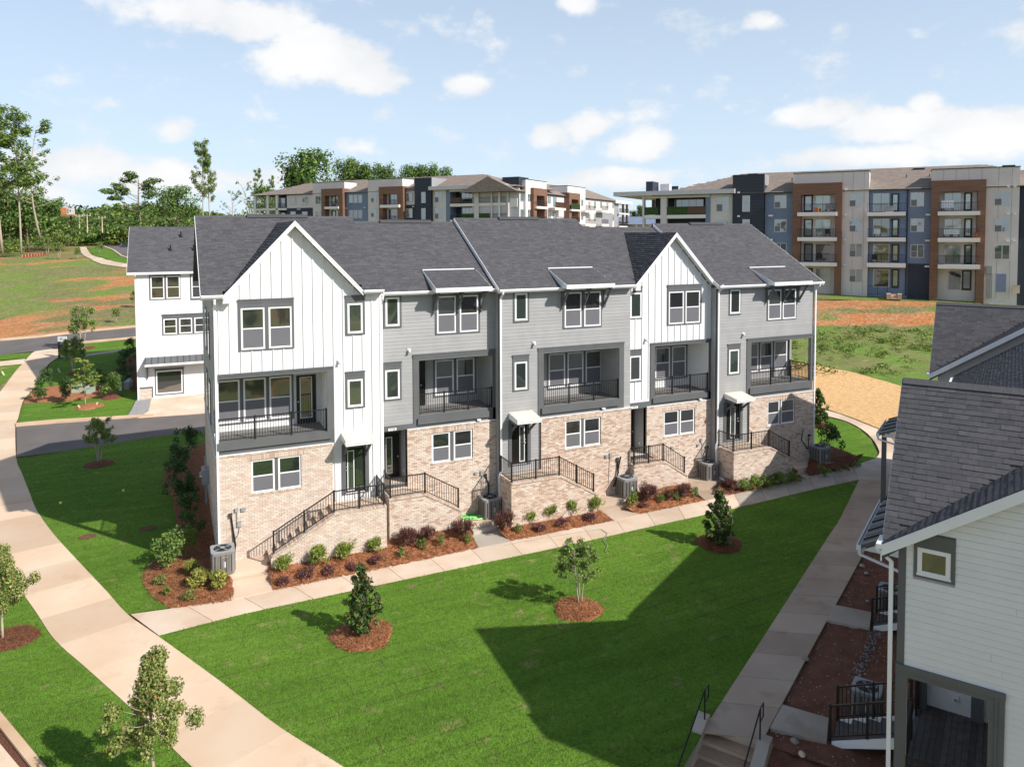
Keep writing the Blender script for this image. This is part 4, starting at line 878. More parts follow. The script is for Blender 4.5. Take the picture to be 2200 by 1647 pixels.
    yy = yp + .14; pr = [(lx0 + .08 * np.sign(lx1 - lx0), yb - .02, zt), (lx0 + .08 * np.sign(lx1 - lx0), yy, zt), (lx1, yy, zt), (lxe - sg * .12, yy, ze_ + .05)]
    railing(root, pr, h=.86)
    return u
def LX(c, x, y, yw): return at_y(*cp(c, x, y), yw)
def gab(x0, apex, fl, fr, yw):
    a = at_y(*apex, yw); l = at_y(*fl, yw); r = at_y(*fr, yw); w = (r[0] - l[0]) / 2; zf = (l[2] + r[2]) / 2
    xa = (l[0] + r[0]) / 2 - x0; return dict(xa=xa, za=a[2], x0=xa - w, x1=xa + w, m=(a[2] - zf) / w)
X0 = [-.15, 6.58, 12.07, 19.25, 24.65, 31.6]
townhouse(1, X0[0], X0[1], 0.0, True, 'white board and batten townhouse with the large gable, at the left end of the row', (480, 633), (590, 464.8),
    gable=gab(X0[0], (633, 475), (479, 634), (781, 627), -.3),
    sp=dict(cap=(2, 240, 712), open=(2, 228, 1080, 128, 620, 0), btrim=(2, 222, 1130, 92, 700), entry=dict(rc=(2, 1225, 1375, 655, 1000), lite=(2, 1238, 1292, 655, 985), hx=lambda a, b: a + .06, side=True, can=(2, (1228, 612), (1455, 582))),
        brick_x0=.0, brick_x1=(2, 1122, 640), bwin=(2, 495, 882, 745, 1000), bhalf=[(497, 678, 745, 1000), (705, 882, 745, 1000)], s1=(1, (1405, 1577, 803, 1155), (1424, 1560, 870, 1138)), s2=(1, (1408, 1578, 1478, 1805), (1425, 1562, 1545, 1790)),
        dbl=(1, (457, 950, 840, 1297), [(480, 693, 908, 1278), (726, 932, 908, 1275)]), dhead=.25, beam=(2, 235, 1120, 620, 680), bwn=(2, [(232, 410, 135, 447), (437, 612, 122, 447), (637, 808, 108, 447)]), bdoor=(2, 845, 995, 95, 490),
        batlow=lambda x: 4.28 if x < 4.5 else 1.75, seams=[8.62, 6.9], lamp=(1, 1352, 1380), tone=[0, 0, 1, 1, 4, 4, 1, 2],
        porch=dict(y=-1.4, zt=1.74, pts=(6.49, 4.35, 1.86, .42)), vent=((530, 462), (660, 462))))
townhouse(2, X0[1], X0[2], .45, False, 'grey lap-sided townhouse with a recessed front door, right of the big white gable', (780, 629), (860, 476.4),
    sp=dict(cap=(4, 600, 212), open=(3, 518, 1205, 930, 1440, 0), btrim=(3, 462, 1230, 877, 1525), entry=dict(deep=.95, x0=LX(3, 178, 1590, .45)[0] - 6.58, x1=LX(4, 580, 240, .45)[0] - 6.58, z0=1.93, z1=LX(4, 380, 237, .45)[2], band=LX(3, 175, 1545, .45)[2],
            plate=(3, 232, 308, 1560, 1583), no='3728'), brick_x0=(4, 585, 230), bwin=(4, 855, 1308, 258, 588), bhalf=[(858, 1060, 258, 588), (1100, 1305, 258, 588)],
        s1=(3, (185, 355, 300, 630), (205, 337, 342, 612)), s2=(3, (187, 355, 948, 1308), (203, 340, 1018, 1292)), dbl=(3, (668, 1085, 290, 690), [(685, 862, 327, 672), (897, 1070, 327, 672)]), beam=(3, 512, 1175, 1470, 1528),
        bwn=(3, [(668, 842, 925, 1250), (868, 1035, 915, 1240)]), bdoor=(3, 520, 575, 930, 1350), aw=(3, 680, 1200, 262, 250, 1.05, [(655, (290, 480)), (880, (290, 470)), (1095, (290, 462))]), lamp=(3, 425, 830), lamp2=(3, 1068, 1475),
        porch=dict(y=-.95, zt=1.80, pts=(.0, 1.62, 3.27, .84), side=True), vent=((815, 473), (925, 474))))
townhouse(3, X0[2], X0[3], 0.0, False, 'grey lap-sided townhouse with a wide three-window balcony in the middle of the row', (1200, 617), (1100, 469.5),
    sp=dict(cap=(6, 570, 198), open=(5, 520, 1305, 868, 1420, 0), btrim=(5, 462, 1355, 812, 1512), entry=dict(rc=(6, 212, 400, 285, 760), lite=(6, 308, 370, 290, 745), hx=lambda a, b: b - .12, can=(6, (285, 245), (568, 215))),
        brick_x0=(6, 552, 230), bwin=(6, 836, 1255, 235, 568), bhalf=[(838, 1028, 235, 568), (1060, 1252, 235, 568)], s1=(5, (203, 368, 200, 548), (220, 352, 242, 528)), s2=(5, (197, 367, 887, 1265), (217, 350, 957, 1248)),
        dbl=(5, (720, 1125, 200, 612), [(738, 915, 230, 595), (942, 1115, 230, 592)]), beam=(5, 505, 1310, 1440, 1500), bwn=(5, [(572, 745, 868, 1218), (768, 935, 858, 1208), (957, 1122, 848, 1198)]), aw=(5, 765, 1262, 160, 147, 1.05, [(712, (195, 390)), (932, (195, 385)), (1145, (195, 372))]),
        lamp=(5, 418, 758), lamp2=(5, 1130, 1435), lowside=True, tone=[0, 0, 2, 2, 1, 3, 3, 4], porch=dict(y=-1.47, zt=1.86, pts=(-.05, 2.44, 4.39, .74), side=True), vent=((1070, 466), (1155, 467))))
townhouse(4, X0[3], X0[4], .45, True, 'white board and batten townhouse with the smaller gable, fourth from the left in the row', (1361, 611), (1340, 488.3),
    gable=gab(X0[3], (1448, 500), (1366, 607), (1534, 609), .12),
    sp=dict(cap=(8, 300, 245), open=(7, 365, 920, 785, 1300, 0), btrim=(7, 320, 960, 752, 1385), entry=dict(deep=.95, x0=.10, x1=LX(8, 262, 260, .45)[0] - X0[3], z0=1.62, z1=LX(8, 150, 270, .45)[2], band=LX(8, 110, 215, .45)[2], plate=(8, 118, 182, 247, 270), no='3724'),
        brick_x0=(8, 268, 300), bwin=(8, 442, 752, 295, 550), bhalf=[(442, 592, 295, 550), (605, 750, 295, 550)], paper=1, s1=(7, (108, 235, 170, 503), (112, 230, 234, 495)), s2=(7, (103, 228, 820, 1152), (105, 222, 884, 1142)),
        dbl=(7, (495, 845, 155, 570), [(508, 663, 220, 553), (680, 830, 218, 551)]), dhead=.25, beam=(7, 350, 915, 1320, 1370), bwn=(7, [(370, 522, 795, 1115), (540, 685, 788, 1108)]), batlow=lambda x: 4.5, seams=[8.75], lamp=(7, 272, 710), lamp2=(7, 818, 1322),
        porch=dict(y=-.48, zt=1.40, pts=(-.05, 1.79, 3.24, .5), side=True)))
townhouse(5, X0[4], X0[5], 0.0, False, 'grey lap-sided townhouse with a balcony open at its right corner, right end of row', (1600, 611.5), (1500, 481),
    sp=dict(cap=(8, 1400, 148), open=(7, 1355, 1950, 745, 1205, 0), btrim=(7, 1310, 1985, 705, 1290), entry=dict(rc=(8, 1075, 1215, 235, 590), lite=(8, 1122, 1172, 235, 580), hx=lambda a, b: b - .12, can=(8, (1185, 185), (1366, 168))),
        brick_x0=(8, 1300, 200), bwin=(8, 1485, 1757, 195, 440), bhalf=[(1485, 1607, 195, 440), (1620, 1756, 195, 440)], paper=0, s1=(7, (1128, 1250, 165, 465), (1138, 1245, 202, 450)), s2=(7, (1115, 1243, 762, 1080), (1127, 1232, 818, 1068)),
        dbl=(7, (1520, 1820, 160, 520), [(1530, 1665, 200, 508), (1680, 1815, 200, 506)]), beam=(7, 1345, 1975, 1215, 1280), bwn=(7, [(1300, 1430, 750, 1045), (1448, 1575, 743, 1037), (1592, 1725, 735, 1029)]), aw=(7, 1600, 1985, 130, 128, 1.05, [(1508, (160, 325)), (1682, (160, 320)), (1835, (160, 322))]),
        lamp=(7, 1270, 655), lowside=True, tone=[0, 0, 1, 1, 4, 4, 2, 3], porch=dict(y=-1.41, zt=1.64, pts=(.05, 2.55, 4.1, .82), side=True), vent=((1480, 477), (1552, 478))))
# end wall of the first house: grey base sheathing above a brick plinth, with windows seen at a glancing angle
u = UNITS[0]
lay_bricks(u, .02, 12.0, -.25, u.zc - .08, -.002, axis='y'); cbox('ledge_flashing', 'white_trim', u.root, -.05, .0, u.zc - .07, -.0, 12.0, u.zc - .04)
lap_siding_y(u, .03, 12.0, u.zc, u.ze - .2, -.001, 'grey_siding', exp=.30, cuts=[(.14, 1.72, 4.6, 7.2), (3.2, 4.2, 7.6, 9.6), (6.2, 7.2, 7.6, 9.6), (3.4, 4.4, 4.7, 6.6), (6.4, 7.4, 4.7, 6.6)])
for (a, b, c, d) in [(3.2, 4.2, 7.6, 9.6), (6.2, 7.2, 7.6, 9.6), (3.4, 4.4, 4.7, 6.6), (6.4, 7.4, 4.7, 6.6)]:
    mb = MB('dark_trim'); mb.box(-.05, a, c, -.0, b, d); tt = mb.build('window_trim', u.root); cbox('pane', 'glass', tt, -.06, a + .12, c + .12, -.05, b - .12, d - .12)
for k, (x, yu, z1, z0, kick) in enumerate([(-.10, 0, 10.5, .25, [(-.05, -.1, .1)]), (6.66, .45, 10.4, 1.95, None), (12.12, 0, 10.45, 2.0, [(11.98, -.2, 1.75), (11.98, -.3, .1), (11.98, -.9, -.0)]), (19.36, .45, 10.3, 1.7, None), (24.72, 0, 10.3, 1.9, [(24.55, -.2, 1.65), (24.55, -.3, .1), (24.6, -1.5, .0)]), (31.64, 0, 10.2, .35, None)]):
    un = UNITS[min(k, 4)]; kk = [(a - un.ox, b - un.oy, c) for a, b, c in kick] if kick else None
    downspout(un.root, x - un.ox, (yu - un.oy) - .05, z1, z0, kk)
for u in UNITS: flush_bricks(u)
# ---------------------------------------------------------------- white house behind the alley
def at_D(px, py, D): r = ray(px, py); return CAM + r * (D / float(r @ FH))
def neighbour():
    p = at_D(296, 860, 57.0); Y = p[1]; ox = p[0]; zb = .15
    root = thing('house', 'white lap-sided three-storey house with a metal awning across the alley behind the row', 'house', (ox, Y, 0))
    u = Unit(root, ox, Y, 12, 'white_siding'); CR[9] = (0, 460, .26713)
    W = 15.0; ze = u.pt(9, 1108, 478)[1]; DPn = 10.5; zr = at_y(*cp(9, 1300, 112), Y + 5.2)[2]
    mb = MB('white_siding'); mb.box(0, 0, zb - .5, W, .15, ze); mb.box(0, .15, zb - .5, .15, DPn, ze); mb.box(W - .15, .15, zb - .5, W, DPn, ze); mb.box(.15, DPn - .15, zb - .5, W - .15, DPn, ze); mb.build('wall', root)
    for xx in (.01, W - .15): mb = MB('white_siding'); mb.prism([(xx, 0, ze), (xx, 5.2, zr - .2), (xx, DPn, ze)], (.13, 0, 0)); mb.build('attic_wall', root)
    T = [u.rc(9, 1198, 1450, 475, 690), u.rc(9, 1528, 1770, 480, 690), u.rc(9, 1303, 1690, 808, 975), u.rc(9, 1245, 1477, 1245, 1457)]
    st = u.rc(9, 1125, 1222, 1405, 1480); lap_siding(u, .12, 8.5, zb + .1, ze, -.001, 'white_siding', T + [(0, st[1], zb - .2, st[3])], exp=.19)
    for t, fr in ((T[0], [(1208, 1320, 500, 683), (1335, 1447, 500, 683)]), (T[1], [(1537, 1645, 492, 675), (1660, 1768, 492, 675)]), (T[2], [(1313, 1422, 842, 967), (1440, 1545, 842, 967), (1562, 1668, 842, 967)]), (T[3], [(1253, 1467, 1262, 1448)])):
        F = [u.rc(9, *f) for f in fr]; mb = MB('dark_trim'); zb0, zt0 = F[0][2], F[0][3]; ed = [t[0]] + [v for f in F for v in f[:2]] + [t[1]]
        for a, b in zip(ed[0::2], ed[1::2]): mb.box(a, -.05, t[2], b, 0, t[3])
        for f in F: mb.box(f[0], -.05, t[2], f[1], 0, zb0); mb.box(f[0], -.05, zt0, f[1], 0, t[3])
        mb.box(t[0] - .03, -.08, t[3] - .06, t[1] + .03, -.05, t[3] + .02); mb.build('window_trim', root)
        for f in F: window(root, f[0], f[1], zb0, zt0, -.04, hung=len(fr) > 1, low='glass', w=.09)
    mb = MB('dark_trim'); mb.box(st[0], -.05, st[3], st[1] + .08, 0, st[3] + .12); mb.box(st[1], -.05, st[2], st[1] + .08, 0, st[3]); mb.build('window_trim', root)
    uu = Unit(root, ox, Y, 12, ''); lay_bricks(uu, .1, st[1], zb, st[3], -.01, tone=[4, 4, 1, 0]); join_boxes('bricks', uu.bricks, ['brick_%d' % i for i in range(5)], root)
    # standing seam awning
    a, _, _, zt = u.rc(9, 1168, 1620, 1155, 1225, yl=-.02); _, _, zf, _ = u.rc(9, 1168, 1620, 1155, 1212, yl=-1.0); b = 8.6
    mb = MB('dark_trim'); mb.prism([(a, -1.0, zf), (a, 0, zt), (a, 0, zf - .15), (a, -1.0, zf - .1)], (b - a, 0, 0)); aw = mb.build('awning', root); cbox('fascia', 'white_trim', aw, a - .02, -1.03, zf - .16, b, -1.0, zf)
    x = a
    while x < b: mb = MB('black_metal'); mb.prism([(x, -1.0, zf), (x, 0, zt), (x, 0, zt + .04), (x, -1.0, zf + .04)], (.03, 0, 0)); mb.build('seam', aw); x += .45
    bracket(root, a + .12, -.002, zf - .16, zf - 1.2, .8)
    sl = np.array([0, 1, (zr - ze) / 5.5]); f = lambda y: ze + .1 + (y + .3) * (zr - ze) / 5.5
    mb = MB('roof_under'); mb.prism([(-.5, -.3, f(-.3)), (-.5, 5.2, f(5.2)), (-.5, 10.8, ze), (-.5, 10.8, ze - .15), (-.5, 5.2, f(5.2) - .18), (-.5, -.3, f(-.3) - .16)], (W + 1, 0, 0)); mb.build('roof', root)
    shingles(root, (-.5, -.31, f(-.31) + .005), (1, 0, 0), sl, 10, np.linalg.norm(sl) * 5.5, exp=.2, tab=(.25, .6), th=.005, lift=.012)
    cbox('fascia', 'white_trim', root, -.52, -.36, ze - .08, W + .5, -.3, ze + .10); cbox('soffit', 'white_siding', root, -.5, -.3, ze - .08, W + .5, 0, ze - .05)
    mb = MB('white_trim'); mb.prism([(-.53, -.3, f(-.3)), (-.53, 5.2, f(5.2)), (-.53, 5.2, f(5.2) - .2), (-.53, -.3, f(-.3) - .2)], (.03, 0, 0)); mb.build('rake_board', root)
    downspout(root, .04, -.02, ze, zb + .1)
    for q in ((1370, 235), (1455, 165), (1555, 230)):
        pp = at_y(*cp(9, *q), Y + 2.4 if q[1] > 200 else Y + 4); mb = MB('black_metal'); l = (pp[0] - ox, (pp[2] - ze - .1) / ((zr - ze) / 5.5) - .3)
        l = (pp[0] - ox, 2.2 if q[1] > 200 else 3.9); mb.tube([(l[0], l[1], f(l[1]) - .1), (l[0], l[1], f(l[1]) + .45)], .06, 8); mb.tube([(l[0], l[1], f(l[1])), (l[0], l[1], f(l[1]) + .06)], .16, 8); mb.build('vent_pipe', root)
    return root
neighbour()
drape('driveway', PG([(324, 858), (432, 849), (600, 838), (600, 878), (434, 889), (296, 899), (318, 884)]), 'concrete', .05, skirt=.04)
drape('gravel_strip', PG([(293, 858), (325, 858), (319, 884), (297, 899), (272, 898), (283, 880)]), 'gravel', .05, kind='stuff')

mat('siding_lap_shade', (.42, .40, .40), .8, .05, 2)  # backing behind the end-wall boards, darkened to paint in their shadow lines
# ---------------------------------------------------------------- right-hand row, seen from its shaded end
RZ2 = math.radians(-58.5); XR = -VROW; YR = UROW
K1 = at_D(1935, 1150, 16.0); ZE2 = K1[2]; K1 = np.array([K1[0], K1[1], 0.0])
def loc2(K, P): d = np.array(P) - K; return float(d @ XR), float(d @ YR), d[2]
def end_pt(px, py, yl=0.0, K=None):                       # point on a plane parallel to the end wall, in the row's own frame
    K = K1 if K is None else K; r = ray(px, py); t = float((K + YR * yl - CAM) @ YR) / float(r @ YR); return loc2(K, CAM + r * t)
def lx_pt(px, py, xl=0.0, K=None):                        # point on a plane parallel to the long front
    K = K1 if K is None else K; r = ray(px, py); t = float((K + XR * xl - CAM) @ XR) / float(r @ XR); return loc2(K, CAM + r * t)
CR[10] = (1780, 1080, .34426)
e1 = end_pt(1936.5, 1148, -.3); e2 = end_pt(2110, 1081, -.3); SLE = (e2[2] - e1[2]) / (e2[0] - e1[0])
def row_block(K, Lb, label, near=True, ga=9.37, tg=2.88, gr=6.5, bay=True):
    root = thing('townhouse_block', label, 'townhouse', tuple(K), RZ2)
    u = Unit(root, 0, 0, 0, 'white_siding'); ze = ZE2; zg = -1.6; wt = ze - .12; DW = 12.0
    if near:
        o0 = end_pt(*cp(10, 480, 1090)); o1 = end_pt(*cp(10, 1000, 1213)); ox0, ox1, oz1 = o0[0], o1[0], (o0[2] + o1[2]) / 2
        b0 = end_pt(*cp(10, 455, 1008)); b1 = end_pt(*cp(10, 1105, 1172)); bz = (b0[2] + b1[2]) / 2; bx1 = b1[0]; fz = .46; pd = 4.2; ox0 = max(ox0, .18)
    mb = MB('white_siding'); holes = [(ox0, ox1, fz, oz1)] if near else []
    mb = MB('siding_lap_shade')
    for a, b, c, d in rects_minus(0, DW, zg, wt, holes): mb.box(a, 0, c, b, .15, d)
    mb.build('wall', root); mb = MB('white_siding')
    for a, b, c, d in rects_minus(.151, Lb, zg, wt, [(.151, pd, fz, oz1)] if near else []): mb.box(0, a, c, .15, b, d)
    mb.box(DW - .15, .151, zg, DW, Lb, wt); mb.box(.151, Lb - .15, zg, DW - .151, Lb, wt); mb.build('wall', root)
    # attic end under the main roof, cross gable wall on the long front
    zr = ze + 6.0 * SLE; mb = MB('siding_lap_shade'); mb.prism([(0, .01, wt), (6.0, .01, zr - .2), (DW, .01, wt)], (0, .14, 0)); mb.build('attic_wall', root)
    mb = MB('white_siding'); mb.prism([(.01, .1, wt), (.01, tg, ga - .2), (.01, 2 * tg - .1, wt)], (.14, 0, 0)); mb.build('gable_wall', root)
    # main roof and cross gable
    ov = .32; L = math.hypot(6 + ov, (6 + ov) * SLE); sl = np.array([1, 0, SLE]); z0 = ze - ov * SLE + .06
    W = lambda p: K + XR * p[0] + YR * p[1] + np.array([0, 0, p[2]])
    mb = MB('roof_under'); mb.prism([(-ov, -ov, z0), (6, -ov, z0 + (6 + ov) * SLE), (DW + ov, -ov, z0), (DW + ov, -ov, z0 - .14), (6, -ov, z0 + (6 + ov) * SLE - .16), (-ov, -ov, z0 - .14)], (0, Lb + 2 * ov, 0)); mb.build('roof', root)
    shingles(root, (-ov, Lb + ov, z0 + .005), (0, -1, 0), sl, Lb + 2 * ov, L, skip=None if near else (lambda a, b: (Lb + ov - a) > 7), parts=60 if near else 0, spart=W, tab=(.2, .42), th=.012 if near else .006, lift=.004 if near else .006)
    mg = (ga - ze) / tg; rl = (ga - ze) / SLE + .2; Lg = math.hypot(tg + ov, (tg + ov) * mg); zf = ga - (tg + ov) * mg
    xr_ = (ga - z0) / SLE - ov; zm_ = lambda x: z0 + (x + ov) * SLE; mb = MB('roof_under')
    for yf in (-ov, 2 * tg + ov): mb.prism([(-ov, yf, zf - .01), (xr_ + .3, tg, ga - .01), (-ov, tg, ga - .01)], (0, 0, -.15))
    mb.build('roof', root); under = lambda a, b: (ga - (1 - b / Lg) * (ga - zf)) < zm_(a - ov) - .03
    vv = np.array([0, tg + ov, ga - zf]); shingles(root, (-ov - .02, -ov, zf + .005), (1, 0, 0), vv, min(xr_ + .9, 11), Lg, skip=under, parts=300 if near else 0, spart=W, tab=(.2, .42), th=.014 if near else .006, lift=.004 if near else .006)
    vb = np.array([0, -(tg + ov), ga - zf]); shingles(root, (-ov, 2 * tg + ov, zf), (1, 0, 0), vb, min(xr_ + .6, 11), Lg, skip=under, tab=(.3, .6))
    mb = MB('shingle_1')
    for k in range(int((min(xr_, 11) + .3) / .15)): mb.prism([(-ov + k * .15, tg - .15, ga - .09), (-ov + k * .15, tg, ga + .035), (-ov + k * .15, tg + .15, ga - .09)], (.148, 0, 0))
    mb.build('ridge_cap', root)
    if near: cbox('ridge_vent', 'shingle_2', root, 3.2, tg - .14, ga + .01, 6.4, tg + .16, ga + .07)
    mb = MB('white_trim'); mb.prism([(-ov, -ov - .03, z0 + .0), (6, -ov - .03, z0 + (6 + ov) * SLE), (6, -ov - .03, z0 + (6 + ov) * SLE - .26), (-ov, -ov - .03, z0 - .24)], (0, .03, 0)); mb.build('rake_board', root)
    mb = MB('white_siding'); mb.prism([(-ov, -ov, z0 - .24), (6, -ov, z0 + (6 + ov) * SLE - .24), (6, -ov, z0 + (6 + ov) * SLE - .22), (-ov, -ov, z0 - .22)], (0, ov, 0)); mb.build('soffit', root)
    for s in (-1, 1):
        mb = MB('white_trim'); ya = tg + s * (tg + ov); mb.prism([(-ov - .03, ya, zf), (-ov - .03, tg, ga), (-ov - .03, tg, ga - .2), (-ov - .03, ya, zf - .2)], (.03, 0, 0)); mb.build('rake_board', root)
    mb = MB('white_trim'); mb.box(-ov - .12, -ov - .02, z0 - .10, -ov, .25, z0 - .0); mb.build('gutter', root)
    mb = MB('white_trim'); mb.box(-ov - .12, 2 * tg + ov, z0 - .10, -ov, Lb, z0); mb.build('gutter', root)
    # metal porch roof standing out over the walk
    if bay:
        y0, y1, zt, zl, w = (7.0, 11.7, 4.35, 3.3, 1.85) if near else (-1.4, 1.8, 4.3, 3.35, 2.3)
        mb = MB('dark_trim'); mb.prism([(-w, y0, zl), (0, y0, zt), (0, y0, zt - .14), (-w, y0, zl - .12)], (0, y1 - y0, 0)); mb.prism([(-w + .1, y0 + .02, zl - .16), (-w + .1, y0 + .02, zl - .12), (-.0, y0 + .02, zt - .16), (0, y0 + .02, zl - .16)], (0, .1, 0), 'white_siding'); pr = mb.build('porch_roof', root)
        n = int((y1 - y0) / .42)
        for k in range(n + 1): 
            yy = y0 + .01 + (y1 - y0 - .04) * k / n; mb = MB('black_metal' if k % 2 else 'meter_grey'); mb.prism([(-w, yy, zl), (0, yy, zt), (0, yy, zt + .045), (-w, yy, zl + .045)], (0, .03, 0)); mb.build('seam', pr)
        mb = MB('white_trim'); mb.box(-w - .13, y0 - .02, zl - .14, -w - .10, y1, zl); mb.box(-w - .13, y0 - .02, zl - .16, -w, y1, zl - .13); mb.box(-w - .13, y0 - .05, zl - .16, -w, y0 - .02, zl); mb.bar((-w - .05, y0 + .02, zl - .15), (-w - .05, y0 + .02, zl - .3), .08, .07); mb.bar((-w - .05, y0 + .02, zl - .3), (-.06, y0 + .02, zl - .75), .08, .07); mb.build('gutter', pr)
        if not near: mb = MB('dark_trim'); mb.box(-w + .1, y0 + .1, -.4, -w + .3, y0 + .3, zl - .1); mb.build('porch_post', root)
    if not near: return root, u
    # siding of the end wall, in boards
    wl, _, wz1 = end_pt(*cp(10, 537, 172)); wr, _, wz0 = end_pt(*cp(10, 790, 505)); wz1 = end_pt(*cp(10, 537, 174))[2]; wz0 = end_pt(*cp(10, 527, 450))[2]
    f0 = end_pt(*cp(10, 557, 270)); f1 = end_pt(*cp(10, 765, 308)); f2 = end_pt(*cp(10, 555, 438))
    cut = [(wl, wr, wz0, wz1), (-1, bx1, zg, bz)]; z = zg; e = .152; me = unit_plank('white_siding')
    while z < zr - .25:
        xa = .12 if z < wt else (z - wt) / SLE + .1; xe = DW
        for s0, s1 in span_minus(xa, xe, [(h[0], h[1]) for h in cut if h[2] < z + e * .5 < h[3]]):
            x = s0; 
            while x < s1: ln = rnd.choice((3.66, 3.66, 2.4)) if x > s0 else rnd.uniform(1.5, 3.66); xx = min(s1, x + ln); place('siding_board', me, root, loc=(x, -.027, z + .009), scale=(xx - x - .004, .026, e - .009)); x = xx
        z += e
    mb = MB('dark_trim'); mb.box(wl, -.045, wz0, f0[0], 0, wz1); mb.box(f1[0], -.045, wz0, wr, 0, wz1); mb.box(f0[0], -.045, f0[2], f1[0], 0, wz1); mb.box(f0[0], -.045, wz0, f1[0], 0, f2[2]); mb.box(wl, -.06, wz1 - .16, wr, -.045, wz1 - .02); mb.build('window_trim', root)
    window(root, f0[0], f1[0], f2[2], f0[2], -.04, hung=False, w=.09, g='glass')
    cbox('corner_board', 'dark_trim', root, -.03, -.035, bz, .12, -.0, wt); mb = MB('dark_trim'); mb.box(-.04, -.06, zg, ox0, -.001, bz); mb.box(ox1, -.06, zg, bx1, -.001, bz); mb.box(ox0, -.06, oz1, ox1, -.001, bz); mb.box(-.04, -.085, bz - .13, bx1 + .01, -.061, bz); mb.box(ox1 + .11, -.08, zg, ox1 + .16, -.061, bz - .13); mb.build('porch_surround', root)
    # porch room, deck boards along its depth
    mb = MB('white_siding'); mb.box(-.0, pd, fz - .1, ox1 + 1.5, pd + .1, oz1 + .1); mb.box(ox1 + 1.5, .151, fz - .1, ox1 + 1.6, pd, oz1 + .1); mb.box(0, .151, oz1, ox1 + 1.5, pd, oz1 + .1); mb.build('porch_wall', root)
    q = end_pt(*cp(10, 890, 1250), pd); cbox('porch_post', 'dark_trim', root, q[0], pd - .12, fz, q[0] + .28, pd - .001, oz1); cbox('corner_post', 'dark_trim', root, .0, pd - .3, fz, .25, pd - .001, oz1)
    q = end_pt(*cp(10, 790, 1218), pd); cbox('wall_outlet', 'white_trim', root, q[0] - .08, pd - .05, q[2] - .1, q[0] + .08, pd - .001, q[2] + .08); cbox('faucet', 'meter_grey', root, q[0] - .02, pd - .12, q[2] - .03, q[0] + .03, pd - .05, q[2] + .02)
    x = .02; k = 0
    while x < ox1 + 1.4: cbox('deck_board', 'deck_wood', root, x, .02, fz - .03, x + .132, pd - .01, fz); x += .14
    cbox('deck_frame', 'roof_under', root, .0, .02, fz - .25, ox1 + 1.4, pd, fz - .031)
    railing(root, [(ox0 + .02, .07, fz), (ox1 - .02, .07, fz)], h=1.0)
    railing(root, [(.06, .1, fz), (.06, 2.42, fz)], h=1.0); railing(root, [(.06, 3.55, fz), (.06, pd - .3, fz)], h=1.0)
    # stairs down towards the walk, one flight for each house
    stairs(root, 2.45, 3.5, fz, 5, .158, .355)
    stairs(root, 9.35, 10.45, fz, 5, .158, .355); cbox('deck_frame', 'roof_under', root, -.02, 8.6, fz - .25, 0, 11.2, fz)
    mb = MB('white_trim'); P = [(-.42, -.2, z0 - .06), (-.42, -.2, z0 - .18), (-.16, -.10, z0 - .42), (-.13, -.08, zg)]
    for a, b in zip(P[:-1], P[1:]): mb.bar(a, b, .085, .065)
    mb.build('downspout', root)
    return root, u
mat('deck_wood', (.115, .10, .095), .75, .25, 6, .3, 60, stretch=(1, 1, 1), rand=.25); M['deck_wood'] = MATS['deck_wood']
def stairs(root, y0, y1, zt, n, rise=.165, run=.27):
    st = MB('white_trim')
    for y in (y0, y1):
        st = MB('white_trim'); L = n * run; H = n * rise
        st.prism([(.0, y - .02, zt - .30), (0, y - .02, zt - .0), (-L, y - .02, zt - H), (-L, y - .02, zt - H - .14), (-L + .1, y - .02, zt - H - .14)], (0, .04, 0)); st.build('stair_stringer', root)
    for k in range(n):
        x = -run * k; z = zt - rise * (k + 1); cbox('stair_tread', 'deck_wood', root, x - run - .02, y0 + .021, z - .04, x, y1 - .021, z); cbox('stair_riser', 'white_trim', root, x - .02, y0 + .021, z, x, y1 - .021, z + rise - .041)
    for y in (y0 + .03, y1 - .03): railing(root, [(-.05, y, zt), (-n * run - .05, y, zt - n * rise)], h=.92)
rowA, uA = row_block(K1, 22.2, 'nearest townhouse block with a shaded white side wall, small square window and porch, at right', True)
P2 = at_D(2012, 650, 38.0); K2 = P2 - XR * (-.34) - YR * 2.88; K2 = np.array([K2[0], K2[1], 0.0])
rowB, uB = row_block(K2, 8.0, 'farther townhouse block with charcoal gable roof behind the nearest one at right', False, ga=P2[2])
# ---------------------------------------------------------------- apartment blocks on the rise behind
mat('apt_cream', (.62, .575, .56), .7, .05, .6); mat('apt_white', (.74, .70, .67), .7, .04, .6); mat('apt_blue', (.175, .225, .325), .65, .08, .6); mat('apt_navy', (.030, .038, .055), .6, .1, .6)
mat('apt_wood', (.19, .10, .065), .6, .25, 1.0, stretch=(.4, .4, 6)); mat('apt_grey', (.27, .27, .28), .7, .06, .6); mat('hedge_panel', (.07, .14, .03), .9, .5, 6.0, .8, 12, dist=.1); mat('door_blue', (.21, .24, .36), .5, .05, 1)
mat('fascia_lilac', (.52, .51, .54), .5, .05, 1)
CR[11] = (1740, 340, .20909); CR[12] = (1300, 340, .20909); CR[13] = (500, 300, .20909); CR[14] = (900, 360, .20909)
for k in ('apt_navy', 'apt_blue'):                          # lap lines too fine to model at this distance
    nt = M[k].node_tree; b = nt.nodes['Principled BSDF']; g = nt.nodes.new('ShaderNodeNewGeometry'); w = nt.nodes.new('ShaderNodeTexWave'); w.bands_direction = 'Z'; w.inputs['Scale'].default_value = 1.6
    nt.links.new(g.outputs['Position'], w.inputs['Vector']); bp = nt.nodes.new('ShaderNodeBump'); bp.inputs['Strength'].default_value = .5; bp.inputs['Distance'].default_value = .05; nt.links.new(w.outputs[0], bp.inputs['Height']); nt.links.new(bp.outputs[0], b.inputs['Normal'])
